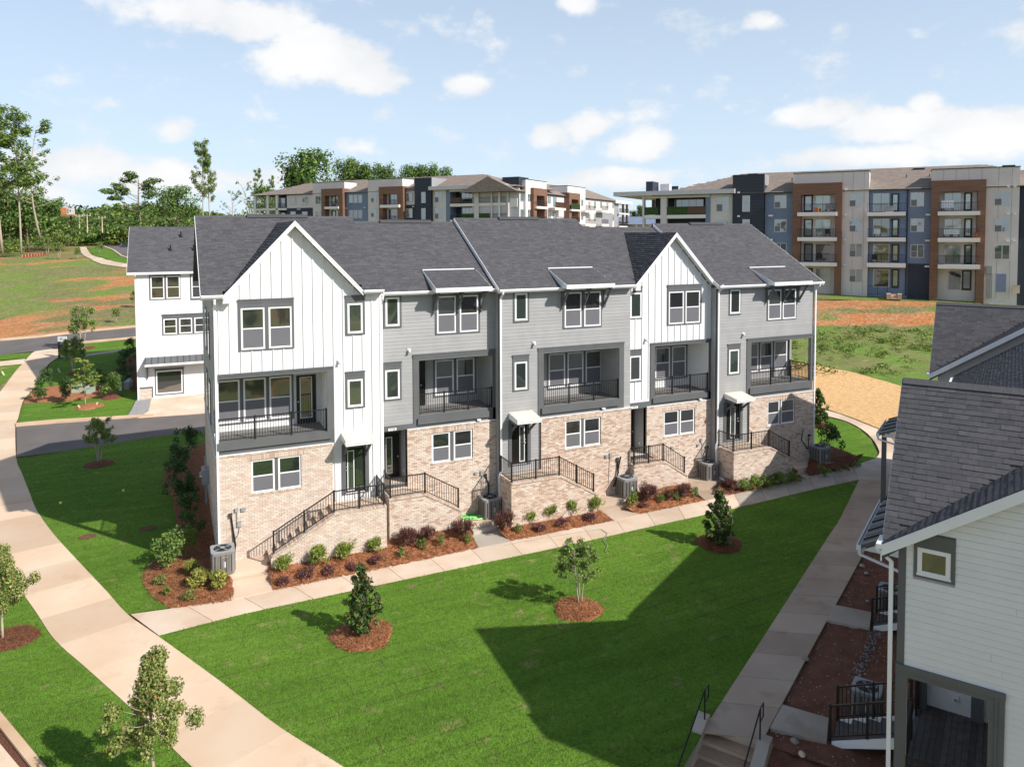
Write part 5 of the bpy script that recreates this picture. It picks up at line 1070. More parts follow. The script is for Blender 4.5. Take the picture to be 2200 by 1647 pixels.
class Apt:
    def __init__(s, name, label, P, yaw_x, zb):
        s.rz = math.radians(90) - yaw_x; s.X = np.array([math.sin(yaw_x), math.cos(yaw_x), 0]); s.Y = np.array([-s.X[1], s.X[0], 0]); s.P = np.array([P[0], P[1], 0.0]); s.zb = zb
        s.root = thing(name, label, 'apartment building', tuple(s.P), math.atan2(s.X[1], s.X[0]))
    def pt(s, c, x, y, yl=0.0):
        r = ray(*cp(c, x, y)); t = float((s.P + s.Y * yl - CAM) @ s.Y) / float(r @ s.Y); d = CAM + r * t - s.P; return float(d @ s.X), float(d[2])
    def rc(s, c, xl, xr, T, B, yl=0.0):
        x0, z1 = s.pt(c, xl, T, yl); x1, _ = s.pt(c, xr, T, yl); _, z0 = s.pt(c, xl, B, yl); return x0, x1, z0, z1
    def wall(s, c, xl, xr, T, m, out=0.0, z0=None, dep=14.0, B=None, name='wall_panel'):
        x0, x1, zB, z1 = s.rc(c, xl, xr, T, B or T, -out); zz = s.zb - 1 if z0 is None else z0
        if B: zz = zB
        mb = MB(m); mb.box(x0, -out, zz, x1, dep, z1); mb.build(name, s.root); return x0, x1, zz, z1
    def recess(s, c, xl, xr, T, ox0, ox1, oT, m, out=.6, inner='apt_cream', depth=1.6, zlo=None):
        """wood-clad frame standing proud with balconies set inside it"""
        x0, x1, _, z1 = s.rc(c, xl, xr, T, T, -out); a, b, _, zo = s.rc(c, ox0, ox1, oT, oT, -out); zz = s.zb - 1
        mb = MB(m); mb.box(x0, -out, zz, a, 1.2, z1); mb.build('wood_cladding', s.root); mb = MB(m); mb.box(b, -out, zz, x1, 1.2, z1); mb.build('wood_cladding', s.root); mb = MB(m); mb.box(a, -out, zo, b, 1.2, z1); mb.build('wood_cladding', s.root)
        mb = MB(inner); mb.box(a, depth - out, zz, b, depth - out + .3, zo); mb.build('balcony_wall', s.root); return a, b, zo
    def holed(s, x0, x1, z0, z1, y, dep, m, hole=None):
        hs = []
        if hole: a, b, _, zo = s.rc(*hole, hole[3], -.9); hs = [(a - .05, b + .05, z0, zo + .05)]
        mb = MB(m)
        for a, b, c, d in rects_minus(x0, x1, z0, z1, hs): mb.box(a, y, c, b, dep, d)
        mb.build('wall_panel', s.root)
    def win(s, c, xl, xr, T, B, yl=0.0, split=1, g='glass_blue', fr='apt_cream'):
        x0, x1, z0, z1 = s.rc(c, xl, xr, T, B, yl); mb = MB(fr); w = .07; ring(mb, x0, x1, z0, z1, yl - .05, yl, w)
        n = split + 1; ww = (x1 - x0) / n
        for k in range(1, n): mb.box(x0 + k * ww - .04, yl - .05, z0 + w, x0 + k * ww + .04, yl, z1 - w)
        o = mb.build('window', s.root)
        for k in range(n):
            a = x0 + k * ww + (.04 if k else w); b = x0 + (k + 1) * ww - (.04 if k < n - 1 else w); zm = (z0 + z1) / 2; gg = g
            if (k + n) % 2: cbox('pane', gg, o, a, yl - .03, z0 + w, b, yl - .02, z1 - w)
            else: cbox('pane', gg, o, a, yl - .03, zm, b, yl - .02, z1 - w); cbox('meeting_rail', fr, o, a, yl - .045, zm - .04, b, yl - .02, zm); cbox('screen_pane', 'screen', o, a, yl - .03, z0 + w, b, yl - .02, zm - .04)
        return o
    def slab(s, c, xl, xr, T, B, out=.9, dep=1.6, rail=True, panel=None, m='apt_white'):
        x0, x1, z0, z1 = s.rc(c, xl, xr, T, B, -out); mb = MB(m); mb.box(x0, -out, z0, x1, -out + dep, z1); o = mb.build('balcony', s.root)
        if rail:
            h = 1.07; mb = MB('black_metal'); mb.box(x0 + .05, -out + .03, z1 + h - .05, x1 - .05, -out + .08, z1 + h); mb.box(x0 + .05, -out + .03, z1 + .08, x1 - .05, -out + .07, z1 + .12); mb.build('top_rail', o)
            x = x0 + .05
            while x < x1 - .03: cbox('baluster', 'black_metal', o, x, -out + .04, z1 + .1, x + .025, -out + .065, z1 + h - .04); x += .17
        if panel:
            for a, b, m2 in panel: xa = x0 + (x1 - x0) * a; xb = x0 + (x1 - x0) * b; cbox('balcony_screen', m2, o, xa, -out + .09, z1 + .03, xb, -out + .13, z1 + 1.15)
        return x0, x1, z0, z1
    def door(s, c, xl, xr, T, B, yl, m='apt_navy', g='glass_pale'):
        x0, x1, z0, z1 = s.rc(c, xl, xr, T, B, yl); mb = MB(m); mb.box(x0, yl - .06, z0, x1, yl, z1); o = mb.build('balcony_door', s.root)
        if g: cbox('pane', g, o, x0 + .18, yl - .075, z0 + .25, x1 - .18, yl - .061, z1 - .15)
        return o
    def glass(s, c, xl, xr, T, B, yl, n=2, g='glass_pale'):
        x0, x1, z0, z1 = s.rc(c, xl, xr, T, B, yl); o = MB('apt_cream'); ring(o, x0, x1, z0, z1, yl - .06, yl, .07); o = o.build('window', s.root)
        for k in range(n): cbox('pane', g, o, x0 + .07 + k * (x1 - x0 - .1) / n, yl - .05, z0 + .07, x0 + .03 + (k + 1) * (x1 - x0 - .1) / n, yl - .035, z1 - .07)
    def lights(s, c, pts, yl=0.0):
        for x, y in pts: a, z = s.pt(c, x, y, yl); cbox('wall_light', 'white_trim', s.root, a - .14, yl - .22, z - .1, a + .14, yl, z + .1)
    def hip(s, x0, x1, ze, zr, dep=15.0, ov=.5, hl=True, hr=True, m='tan_shingle_0', y0=0.0, run=None):
        a, b = x0 - ov, x1 + ov; f, k = y0 - ov, y0 + dep + ov; yr = (f + k) / 2; r = run or (yr - f); xa = a + (r if hl else 0); xb = b - (r if hr else 0)
        mb = MB(m, 'roof_under'); A, B_, C_, D_ = (a, f, ze), (b, f, ze), (b, k, ze), (a, k, ze); R1, R2 = (xa, yr, zr), (xb, yr, zr)
        mb.poly([A, B_, R2, R1]); mb.poly([C_, D_, R1, R2]); mb.poly([D_, A, R1]); mb.poly([B_, C_, R2]); mb.poly([(a, f, ze - .01), (a, k, ze - .01), (b, k, ze - .01), (b, f, ze - .01)], 'roof_under'); mb.build('roof', s.root)
        sl = np.array([0, yr - f, zr - ze]); L = np.linalg.norm(sl)
        for (o_, ux_, W_, sk_) in (((a, f, ze), (1, 0, 0), b - a, lambda p, q: p < (r * q / L if hl else 0) or p > (b - a) - (r * q / L if hr else 0)),):
            shingles(s.root, o_, ux_, sl, W_, L, mats=['tan_shingle_%d' % i for i in range(3)], exp=.34, tab=(.5, 1.4), th=.012, lift=.06, skip=sk_)
        return yr
P = at_D(1760, 622, 96.0); RY = YAW - math.atan((1100 + 1940) / FOC) + math.pi
A1 = Apt('apartment_building', 'nearer four-storey apartment building with brown wood bays, rising at upper right', P, RY, 5.2)
def grid_floors(a, c, xl, xr, rows, yl, **k):
    for T, B in rows: a.win(c, xl, xr, T, B, yl, **k)
A = A1
# wing with deep balconies at the far left corner
x0, x1, z0, z1 = A.rc(12, 385, 1080, 372, 660); xe = A.rc(12, 385, 1312, 372, 660)[1]
mb = MB('apt_navy'); mb.box(x0 + 1.2, 2.4, A.zb - 1, x1, 14, z1); mb.build('wall_panel', A.root)
for xl, xr in ((383, 402), (570, 632)): a, b, _, zt = A.rc(12, xl, xr, 415, 415, -.3); cbox('column', 'apt_cream', A.root, a, -.3, A.zb - 1, b, .4, z1 + .3)
A.wall(12, 1033, 1081, 372, 'apt_blue', .1); A.wall(12, 1081, 1314, 372, 'apt_cream', 0.0)
_, _, _, zbm = A.rc(12, 385, 1035, 375, 375); cbox('header_beam', 'apt_cream', A.root, x0, -.2, A.rc(12, 385, 1035, 415, 415)[2], x1, .5, z1 + .2)
for T, B in ((587, 622), (828, 862)):
    A.slab(12, 383, 1033, T, B, out=.25, dep=2.6, panel=[(0, .25, 'hedge_panel'), (.39, .72, 'hedge_panel'), (.72, 1.0, 'apt_wood')] if T == 587 else None)
for T in (425, 668): A.glass(12, 715, 1015, T, T + 90, 2.38, 4, 'glass_green'); A.glass(12, 480, 520, T, T + 90, 2.38, 1, 'glass_green')
xa, _, _, zt_ = A.rc(12, 85, 1330, 312, 350, -1.0); _, xb, zb_, _ = A.rc(12, 85, 1330, 350, 400, -1.0); zf0 = A.pt(12, 1330, 358, -1.0)[1]; zf1 = A.pt(12, 1330, 312, -1.0)[1]
xa = A.pt(12, 85, 375, -1.0)[0]; mb = MB('fascia_lilac'); mb.box(xa, -1.0, zf0, A.pt(12, 1330, 330, -1.0)[0], 14, zf1); mb.build('roof_fascia', A.root)
grid_floors(A, 12, 1143, 1276, [(393, 550), (628, 780)], 0.0, g='glass_blue')
tw = A.wall(12, 1312, 1636, 172, 'apt_navy', .5, dep=3.0); grid_floors(A, 12, 1412, 1487, [(385, 550), (628, 760), (868, 1000)], -.5, split=0)
mb = MB('apt_grey'); mb.box(tw[1] - .05, -.3, z1 + .8, tw[1] + .06, 3.0, tw[3] - .02); mb.build('wall_panel', A.root)
A.lights(12, [(1373, 352), (1373, 595), (1693, 590), (1714, 590), (1712, 835)], -.4)
bl = A.wall(12, 1645, 1930, 345, 'apt_blue', 0.0); grid_floors(A, 12, 1740, 1866, [(380, 515), (628, 757), (870, 1000), (1110, 1240)], 0.0)
# wood bay one with cream parapet
cr = A.wall(12, 1932, 2104 + 470, 140 + 120, 'apt_cream', .15, B=None, dep=2) if False else None
px_c = A.rc(11, -165, 612, 150, 150, -.3); _, zp = A.pt(11, 335, 142, -.3); A.holed(px_c[0], px_c[1], A.zb - 1, zp, -.3, 3.0, 'apt_cream', (11, -92, 262, 375)); zpar = zp
cbox('parapet_cap', 'apt_navy', A.root, px_c[0] - .05, -.36, zp, px_c[1] + .05, 3.05, zp + .1)
a, b, zo = A.recess(11, -176, 335, 262, -92, 262, 375, 'apt_wood', out=.9, depth=1.35)
for T, B in ((557, 595), (812, 850), (1068, 1104)): A.slab(11, -130, 276, T, B, out=1.5, dep=2.0)
for T, B in ((382, 555), (625, 812), (875, 1066), (1127, 1310)): A.glass(11, 55, 215, T, B - 8, .44, 2, 'glass_pale' if T != 875 else 'glass'); A.door(11, -60, 32, T, B, .44)
grid_floors(A, 11, 405, 542, [(362, 500), (620, 757), (875, 1015), (1133, 1272)], -.3); A.lights(11, [(368, 325), (366, 582), (360, 838), (358, 1092)], -.3)
x = A.pt(11, 335, 200, -.3)[0]
while x < px_c[1]: cbox('panel_seam', 'apt_grey', A.root, x, -.315, A.zb, x + .03, -.3, zp); x += 1.25
# blue bay with balconies
g = A.wall(11, 615, 1262, 322, 'apt_blue', -.0, dep=14); A.wall(11, 1006, 1262, 1082, 'apt_navy', .06, dep=1)
for T, B in ((555, 593), (815, 855), (1075, 1117)): A.slab(11, 585, 985, T, B, out=1.6, dep=1.7)
for T, B in ((362, 555), (622, 812), (882, 1070), (1138, 1330)): A.glass(11, 650, 818, T, B - 10, -.02, 2, 'glass_blue' if T < 600 else 'glass'); A.door(11, 840, 918, T + 2, B, -.02, g='glass_pale')
grid_floors(A, 11, 1035, 1176, [(352, 497), (620, 757), (885, 1020), (1150, 1295)], -.0); A.lights(11, [(1203, 580), (1223, 580), (1198, 845), (1218, 845), (1192, 1110), (1213, 1110)], -.02)
xx, _ = A.pt(11, 1004, 400, -.1); cbox('downspout', 'apt_navy', A.root, xx - .08, -.12, A.zb, xx + .08, -.0, g[3])
_, xr_, zr0, _ = A.rc(11, 592, 792, 1250, 1330, -1.6); railing(A.root, [(A.pt(11, 595, 1330, -1.6)[0], -1.6, A.zb + .1), (A.pt(11, 795, 1330, -1.6)[0], -1.6, A.zb + .1)], h=1.05, bal=.2)
# steps up to the ground-floor door
sx0, _ = A.pt(11, 790, 1350, -2); sx1, _ = A.pt(11, 945, 1350, -2)
for k in range(3): cbox('step', 'concrete', A.root, sx0 + .5, -2.9 + k * .35, A.zb - .3, sx1 - .5, -1.0, A.zb - .1 + k * .16)
for xx in (sx0, sx1 - .45): cbox('step_cheek', 'curb_concrete', A.root, xx, -2.9, A.zb - .3, xx + .45, -1.6, A.zb + .35)
# wood bay two, cream wall, door, electrical box
px_d = A.rc(11, 1255, 2162, 118, 118, -.3); _, zp = A.pt(11, 1815, 100, -.3); A.holed(px_d[0], px_d[1], A.zb - 1, zp, -.3, 3.0, 'apt_cream', (11, 1335, 1728, 345)); cbox('parapet_cap', 'apt_navy', A.root, px_d[0] - .05, -.36, zp, px_d[1] + .05, 3.05, zp + .1)
a, b, zo = A.recess(11, 1250, 1815, 232, 1335, 1728, 345, 'apt_wood', out=.9, depth=1.35)
for T, B in ((548, 588), (818, 860), (1092, 1133)): A.slab(11, 1315, 1750, T, B, out=1.5, dep=2.0)
for T, B in ((355, 545), (620, 815), (888, 1090)): A.glass(11, 1380, 1558, T, B - 8, .44, 2, 'glass_blue' if T < 600 else 'glass_pale'); A.door(11, 1585, 1668, T, B, .44)
A.glass(11, 1420, 1560, 1150, 1352, .44, 2, 'glass'); A.door(11, 1562, 1662, 1150, 1355, .44, 'black_door', 'glass')
grid_floors(A, 11, 1895, 2057, [(340, 488), (615, 760), (888, 1038)], -.3); A.door(11, 1912, 2018, 1185, 1370, -.3, 'door_blue', None); A.lights(11, [(2040, 290), (2106, 290), (2035, 570), (2102, 570), (2028, 848), (2096, 848)], -.3)
x = A.pt(11, 1815, 200, -.3)[0] + 1.2
while x < px_d[1]: cbox('panel_seam', 'apt_grey', A.root, x, -.315, A.zb, x + .03, -.3, zp); x += 1.3
x = px_d[0] + 1.2
while x < A.pt(11, 1815, 200, -.3)[0]: cbox('panel_seam', 'apt_grey', A.root, x, -.315, A.pt(11, 1260, 232, -.3)[1], x + .03, -.3, zp); x += 1.3
e = A.rc(11, 1808, 1870, 1105, 1185, -.31); mb = MB('meter_grey'); mb.box(e[0], -.55, e[2], e[1], -.31, e[3]); 
for k in range(3): mb.box(e[0] + .15 + k * .22, -.42, A.zb, e[0] + .2 + k * .22, -.34, e[2])
mb.build('electrical_box', A.root)
A.wall(11, 2162, 3000, 270, 'apt_navy', .0, dep=14); zz = A.pt(11, 2162, 285, 0)[1]
# roofs
xl_, ze_ = A.pt(12, 525, 332, 0); zrg = A.pt(12, 1500, 160, 7.5)[1]; xrr = A.pt(11, 3000, 300, 0)[0]
A.hip(xl_, xrr, A.pt(11, 900, 320, -.5)[1], zrg, run=11.0, dep=15.0)
for (c, x, y) in ((12, 445, 240), (12, 550, 258), (12, 637, 273)):
    p0 = A.pt(c, x - 25, y, 6); p1 = A.pt(c, x + 45, y, 6); cbox('parapet_box', 'apt_navy' if x != 550 else 'apt_white', A.root, p0[0], 6.0 + (x - 445) * .02, ze_ - .5, p1[0] + (.4 if x == 550 else 0), 9.0, p0[1])
for (c, x, y) in ((11, 1125, 105), (11, 2050, 75), (12, 1520, 162)):
    p0 = A.pt(c, x, y, 6.5); cbox('roof_vent', 'apt_navy', A.root, p0[0] - .7, 6.3, p0[1] - .5, p0[0] + .6, 7.2, p0[1] + .05)
for (c, x, y) in ((11, 992, 183), (11, 1230, 178), (12, 1922, 215)): p0 = A.pt(c, x, y, 3.5); mb = MB('apt_navy'); mb.tube([(p0[0], 3.5, p0[1] - .8), (p0[0], 3.5, p0[1] + .2)], .07, 6); mb.build('vent_pipe', A.root)

# things left out on the balconies
def chair_at(A, c, x, y, yl, m, lab, w=.6, back=.5):
    a, z = A.pt(c, x, y, yl); p = A.P + A.X * a + A.Y * yl; t = thing('patio_chair', lab, 'chair', (p[0], p[1], z), math.atan2(A.X[1], A.X[0]))
    mb = MB(m); mb.box(-w / 2, -.25, .40, w / 2, .25, .48); mb.build('seat', t); mb = MB(m); mb.box(-w / 2, .2, .48, w / 2, .27, .48 + back); mb.build('backrest', t)
    for sx in (-w / 2, w / 2 - .05):
        for sy in (-.25, .2): cbox('leg', 'black_metal', t, sx, sy, 0, sx + .05, sy + .05, .4)
chair_at(A1, 11, 1412, 545, -.7, 'white_trim', 'white cushioned lounge chair on the top balcony of the right wood bay', 1.3, .8)
chair_at(A1, 11, 1420, 815, -.7, 'white_trim', 'white patio seat on the second-highest balcony, right wood bay', .9); chair_at(A1, 11, 1490, 815, -.7, 'white_trim', 'second white patio seat beside the first on the right wood bay balcony', .9)
chair_at(A1, 11, 205, 552, -.7, 'meter_grey', 'grey lounge chair on the top balcony of the left wood bay', 1.1, .6); chair_at(A1, 11, 690, 810, -.8, 'white_trim', 'white chair on the middle balcony of the blue bay', .7, .6)
chair_at(A1, 11, 180, 808, -.7, 'black_metal', 'black patio chair on the second balcony of the left wood bay'); chair_at(A1, 11, 85, 1062, -.7, 'black_metal', 'black patio chair on the lowest balcony of the left wood bay'); chair_at(A1, 11, 660, 1072, -.8, 'black_metal', 'black patio chair on the lowest balcony of the blue bay')
def crate_at(A, c, x, y, yl, m, nm, lab, cat, w, h):
    a, z = A.pt(c, x, y, yl); p = A.P + A.X * a + A.Y * yl; mb = MB(m); mb.box(-w / 2, -.2, 0, w / 2, .2, h); mb.box(-w / 2 - .03, -.23, h - .06, w / 2 + .03, .23, h); o = mb.build(nm); o.location = (p[0], p[1], z); o.rotation_euler = (0, 0, math.atan2(A.X[1], A.X[0])); o['label'] = lab; o['category'] = cat
crate_at(A1, 11, 815, 553, -1.2, 'fascia_lilac', 'storage_box', 'pale blue storage box on the top balcony of the blue bay', 'box', .95, .75)
crate_at(A1, 11, 68, 556, -1.2, 'orange_panel', 'planter', 'red-orange planter on the top balcony of the left wood bay', 'planter', .45, .6)
crate_at(A1, 11, 1705, 816, -1.2, 'red_clay', 'planter', 'red planter at the right end of the wood bay balcony', 'planter', .4, .6)
crate_at(A1, 11, 2115, 1385, -1.2, 'concrete', 'air_conditioner', 'small pale air conditioner by the blue door of the apartment building', 'air conditioner', .7, .9)

# the farther block: long face parallel to the first, and a wing turning away
P = at_D(665, 470, 160.0); zb = 8.4
A2 = Apt('apartment_building', 'farther long apartment building seen over the roofs at upper centre', P, RY, zb); A = A2
x0, x1, _, z1 = A.rc(13, 215, 552, 583, 583)
for xl in (215, 345, 440): a, b, _, _ = A.rc(13, xl, xl + 20, 600, 600, -.2); cbox('column', 'apt_white', A.root, a, -.2, zb - 1, b, .25, z1 + .2)
for xl in (330, 425, 545): a = A.pt(13, xl, 600, 3)[0]; cbox('column', 'apt_cream', A.root, a, 3, zb - 1, a + .5, 3.5, z1 + .1)
for T, B in ((710, 730), (860, 880)): A.slab(13, 232, 552, T, B, out=.2, dep=3.6)
a, b, _, _ = A.rc(13, 455, 556, 590, 590, 1.2); mb = MB('apt_navy'); mb.box(a, 1.8, zb - 1, b, 12, z1); mb.build('wall_panel', A.root)
for T in (600, 752): A.glass(13, 465, 540, T, T + 95, 1.78, 2, 'glass_blue')
A.wall(13, 555, 822, 573, 'apt_cream', 0.0); A.wall(13, 553, 822, 706, 'apt_navy', .08, dep=1)
for xl, xr in ((593, 646), (713, 768)): grid_floors(A, 13, xl, xr, [(590, 668), (740, 815)], -.1, split=0)
def parapet(A, c, xl, xr, T, m='apt_cream', y=-.4, dep=3.5, hole=None): 
    q = A.rc(c, xl, xr, T, T, y); A.holed(q[0], q[1], zb - 1, q[3], y, dep, m, hole); cbox('parapet_cap', 'apt_navy', A.root, q[0] - .06, y - .06, q[3], q[1] + .06, dep + .05, q[3] + .12); return q
parapet(A, 13, 820, 1147, 447, hole=(13, 942, 1084, 578)); A.recess(13, 908, 1128, 508, 942, 1084, 578, 'apt_wood', out=1.1, depth=1.4)
for T, B in ((690, 713), (850, 870)): A.slab(13, 940, 1083, T, B, out=1.3, dep=1.8)
for T in (583, 730): A.door(13, 1015, 1060, T, T + 100, .28); A.glass(13, 1062, 1082, T, T + 95, .28, 1, 'glass')
for T in (580, 735): A.win(13, 850, 906, T, T + 83, -.4, split=1)
A.wall(13, 1145, 1392, 543, 'apt_blue', 0.0)
for T in (568, 725):
    for xl in (1195, 1242, 1290): A.win(13, xl, xl + 40, T, T + 82, 0, split=0, g='glass_blue' if T < 600 else 'glass')
parapet(A, 13, 1388, 1742, 415, hole=(13, 1540, 1693, 560)); A.recess(13, 1500, 1748, 487, 1540, 1693, 560, 'apt_wood', out=1.1, depth=1.4)
for T, B in ((672, 700), (840, 862)): A.slab(13, 1510, 1705, T, B, out=1.6, dep=2.0)
for T in (563, 715): A.glass(13, 1600, 1690, T, T + 105, .28, 3, 'glass_blue' if T < 600 else 'glass_green'); A.win(13, 1420, 1480, T - 6, T + 82, -.4, split=1)
A.wall(13, 1748, 1868, 525, 'apt_cream', 0.0); A.wall(13, 1750, 1870, 672, 'apt_navy', .08, dep=1)
for T, B in ((548, 637), (708, 803)): A.win(13, 1783, 1847, T, B, -.09, split=1)
tw = A.wall(13, 1866, 2037, 395, 'apt_navy', .6, dep=3.2); mb = MB('apt_grey'); mb.box(tw[1] - .02, -.4, z1, tw[1] + .05, 5.5, tw[3]); mb.build('wall_panel', A.root)
for T, B in ((540, 652), (705, 820)): A.win(13, 1938, 1982, T, B, -.6, split=0)
A.lights(13, [(1173, 705), (1358, 697), (1763, 688), (1858, 688), (1997, 508), (1995, 682), (692, 716), (672, 716)], -.1)
# corner with deep balconies
A.wall(14, 130, 277, 225, 'apt_cream', 0.0); A.wall(14, 277, 320, 225, 'apt_blue', .05)
for T, B in ((248, 360), (415, 528)): A.win(14, 163, 242, T, B, 0.0)
q = A.rc(14, 318, 1028, 232, 232); mb = MB('apt_navy'); mb.box(q[0], 2.2, zb - 1, q[1] - .3, 12, q[3]); mb.build('wall_panel', A.root); XC = q[1]
cbox('header_beam', 'apt_cream', A.root, q[0], -.15, A.pt(14, 318, 250, 0)[1], XC, .4, q[3] + .1)
for T, B in ((373, 402), (538, 560)): A.slab(14, 318, 900, T, B, out=.2, dep=2.5, panel=[(.0, .19, 'apt_wood')] if T < 400 else [(.2, .42, 'hedge_panel'), (.5, .7, 'hedge_panel')])
for xl, xr in ((566, 612), (738, 752), (815, 832), (903, 918)): a, b, _, _ = A.rc(14, xl, xr, 250, 250, -.3); cbox('column', 'apt_cream' if xl != 815 else 'apt_white', A.root, a, -.3, zb - 1, b, .3, q[3] + .1)
for T in (255, 412): A.glass(14, 440, 560, T, T + 105, 2.18, 3, 'glass_blue'); A.glass(14, 650, 720, T, T + 105, 2.18, 1, 'glass_pale')
cbox('balcony_screen', 'apt_white', A.root, A.pt(14, 938, 300, -.4)[0], -.45, A.pt(14, 938, 405, -.4)[1], A.pt(14, 1012, 300, -.4)[0], -.3, A.pt(14, 938, 318, -.4)[1])
f0 = A.pt(14, 95, 195, -1.2); f1 = A.pt(14, 95, 232, -1.2); xe_ = A.pt(14, 885, 200, -1.2)[0]; mb = MB('fascia_lilac'); mb.box(f0[0], -1.2, f1[1], xe_, 12, f0[1]); mb.build('roof_fascia', A.root)
# the wing
WP = A.P + A.X * XC; A3y = RY - math.pi / 2
class Wing(Apt):
    def __init__(s, A, P, yaw): s.root = A.root; s.X = np.array([math.sin(yaw), math.cos(yaw), 0]); s.Y = np.array([-s.X[1], s.X[0], 0]); s.P = np.array([P[0], P[1], 0.0]); s.zb = A.zb; s.sub = None
W3 = Wing(A2, WP, A3y)
holder = thing('apartment_wing', 'white and orange-brown wing of the farther apartment building, running away to the right', 'apartment building', tuple(W3.P), math.atan2(W3.X[1], W3.X[0])); W3.root = holder; A = W3
A.wall(14, 1030, 1098, 240, 'fascia_lilac', 0.0, dep=10)
for T in (262, 425): A.win(14, 1040, 1075, T, T + 85, 0, split=0)
def par2(c, xl, xr, T, y=-.5, hole=None):
    q = A.rc(c, xl, xr, T, T, y); A.holed(q[0], q[1], zb - 1, q[3], y, 3.5, 'apt_white', hole); cbox('parapet_cap', 'apt_navy', A.root, q[0] - .06, y - .06, q[3], q[1] + .06, 3.55, q[3] + .12); return q
par2(14, 1097, 1310, 122, hole=(14, 1212, 1292, 285)); A.recess(14, 1180, 1320, 206, 1212, 1292, 285, 'apt_wood', out=1.2, depth=1.6)
for T, B in ((397, 420), (560, 580)): A.slab(14, 1212, 1322, T, B, out=1.7, dep=2.0)
for T in (268, 428): A.win(14, 1117, 1153, T, T + 84, -.5, split=1)
A.wall(14, 1318, 1535, 285, 'apt_cream', 0.0, dep=9)
for T in (285, 445): A.win(14, 1324, 1354, T, T + 85, 0, split=1); A.door(14, 1380, 1412, T + 15, T + 115, 0, 'apt_blue'); A.win(14, 1488, 1515, T + 15, T + 90, 0, split=0)
for T, B in ((412, 435), (560, 580)): A.slab(14, 1400, 1510, T, B, out=1.6, dep=1.7, panel=[(.1, .9, 'apt_wood')] if T < 500 else None)
par2(14, 1528, 1710, 188, hole=(14, 1570, 1640, 325)); A.recess(14, 1545, 1658, 256, 1570, 1640, 325, 'apt_wood', out=1.2, depth=1.6)
for T, B in ((428, 445), (560, 575)): A.slab(14, 1570, 1662, T, B, out=1.7, dep=2.0, panel=[(0, 1, 'hedge_panel')] if T < 500 else None)
for T in (325, 467): A.win(14, 1665, 1690, T, T + 72, -.5, split=0)
A.wall(14, 1708, 2005, 322, 'apt_cream', 0.0, dep=9); A.wall(14, 1820, 1990, 458, 'apt_grey', .06, dep=1)
for T, dx in ((345, 0), (475, 0)):
    for xl in (1740, 1797, 1860, 1925, 1985): A.win(14, xl, xl + 22, T, T + 75, 0, split=0, g='glass_pale')
for xl, xr in ((1712, 1818), (1880, 1950)):
    for T, B in ((440, 460), (580, 600)): A.slab(14, xl, xr, T, B, out=1.6, dep=1.7)
q = A.rc(14, 2000, 2165, 340, 340, 0); mb = MB('apt_white'); mb.box(q[0], -.6, q[3] - .6, q[1] + .3, 9, q[3] + .1); mb.build('roof_fascia', A.root)
for xl in (2105, 2145): a = A.pt(14, xl, 360, -.3)[0]; cbox('column', 'apt_wood', A.root, a, -.3, zb - 1, a + .4, .2, q[3])
mb = MB('apt_grey'); mb.box(A.pt(14, 2000, 400, 0)[0], .2, zb - 1, A.pt(14, 2060, 400, 0)[0], 9, q[3] - .6); mb.build('wall_panel', A.root)
for T, B in ((465, 480), (600, 615)): A.slab(14, 2060, 2160, T, B, out=.4, dep=4)
xs = A.pt(14, 1318, 290, 0)[0]; xe2 = A.pt(14, 2030, 340, 0)[0]; A.hip(-1.5, xe2, A.pt(14, 1400, 282, -.5)[1], A.pt(14, 1400, 188, 6)[1], dep=11, hl=False, run=7)
A = A2; xs = A.pt(13, 190, 580, -.5)[0]; A.hip(xs, XC, A.pt(13, 1250, 540, -.5)[1], A.pt(14, 400, 84, 7.5)[1], dep=15, run=12)
a = A.pt(14, 857, 100, .5); b_ = A.pt(14, 1027, 100, .5); cbox('parapet_box', 'apt_navy', A.root, a[0], .5, A.pt(14, 857, 170, .5)[1] - 1, b_[0], 4.5, a[1])
# a distant pavilion between the two buildings
p = at_D(1367, 482, 190.0); t = thing('pavilion', 'small pale pavilion with a blue-grey roof far off between the two apartment buildings', 'building', (p[0], p[1], p[2] - 3.2), RZ2 * -1 * 0 + math.radians(-40))
mb = MB('apt_white'); mb.box(-8, 1, -3, 8, 6, 3.2); mb.build('wall', t); mb = MB('apt_blue'); mb.prism([(-9, -2, 3.2), (-9, 3, 5.2), (-9, 8, 3.2)], (18, 0, 0)); mb.build('roof', t)
for x in (-7, -3.5, 0, 3.5, 7): cbox('column', 'apt_white', t, x, -1.5, -3, x + .4, -1.1, 3.2)
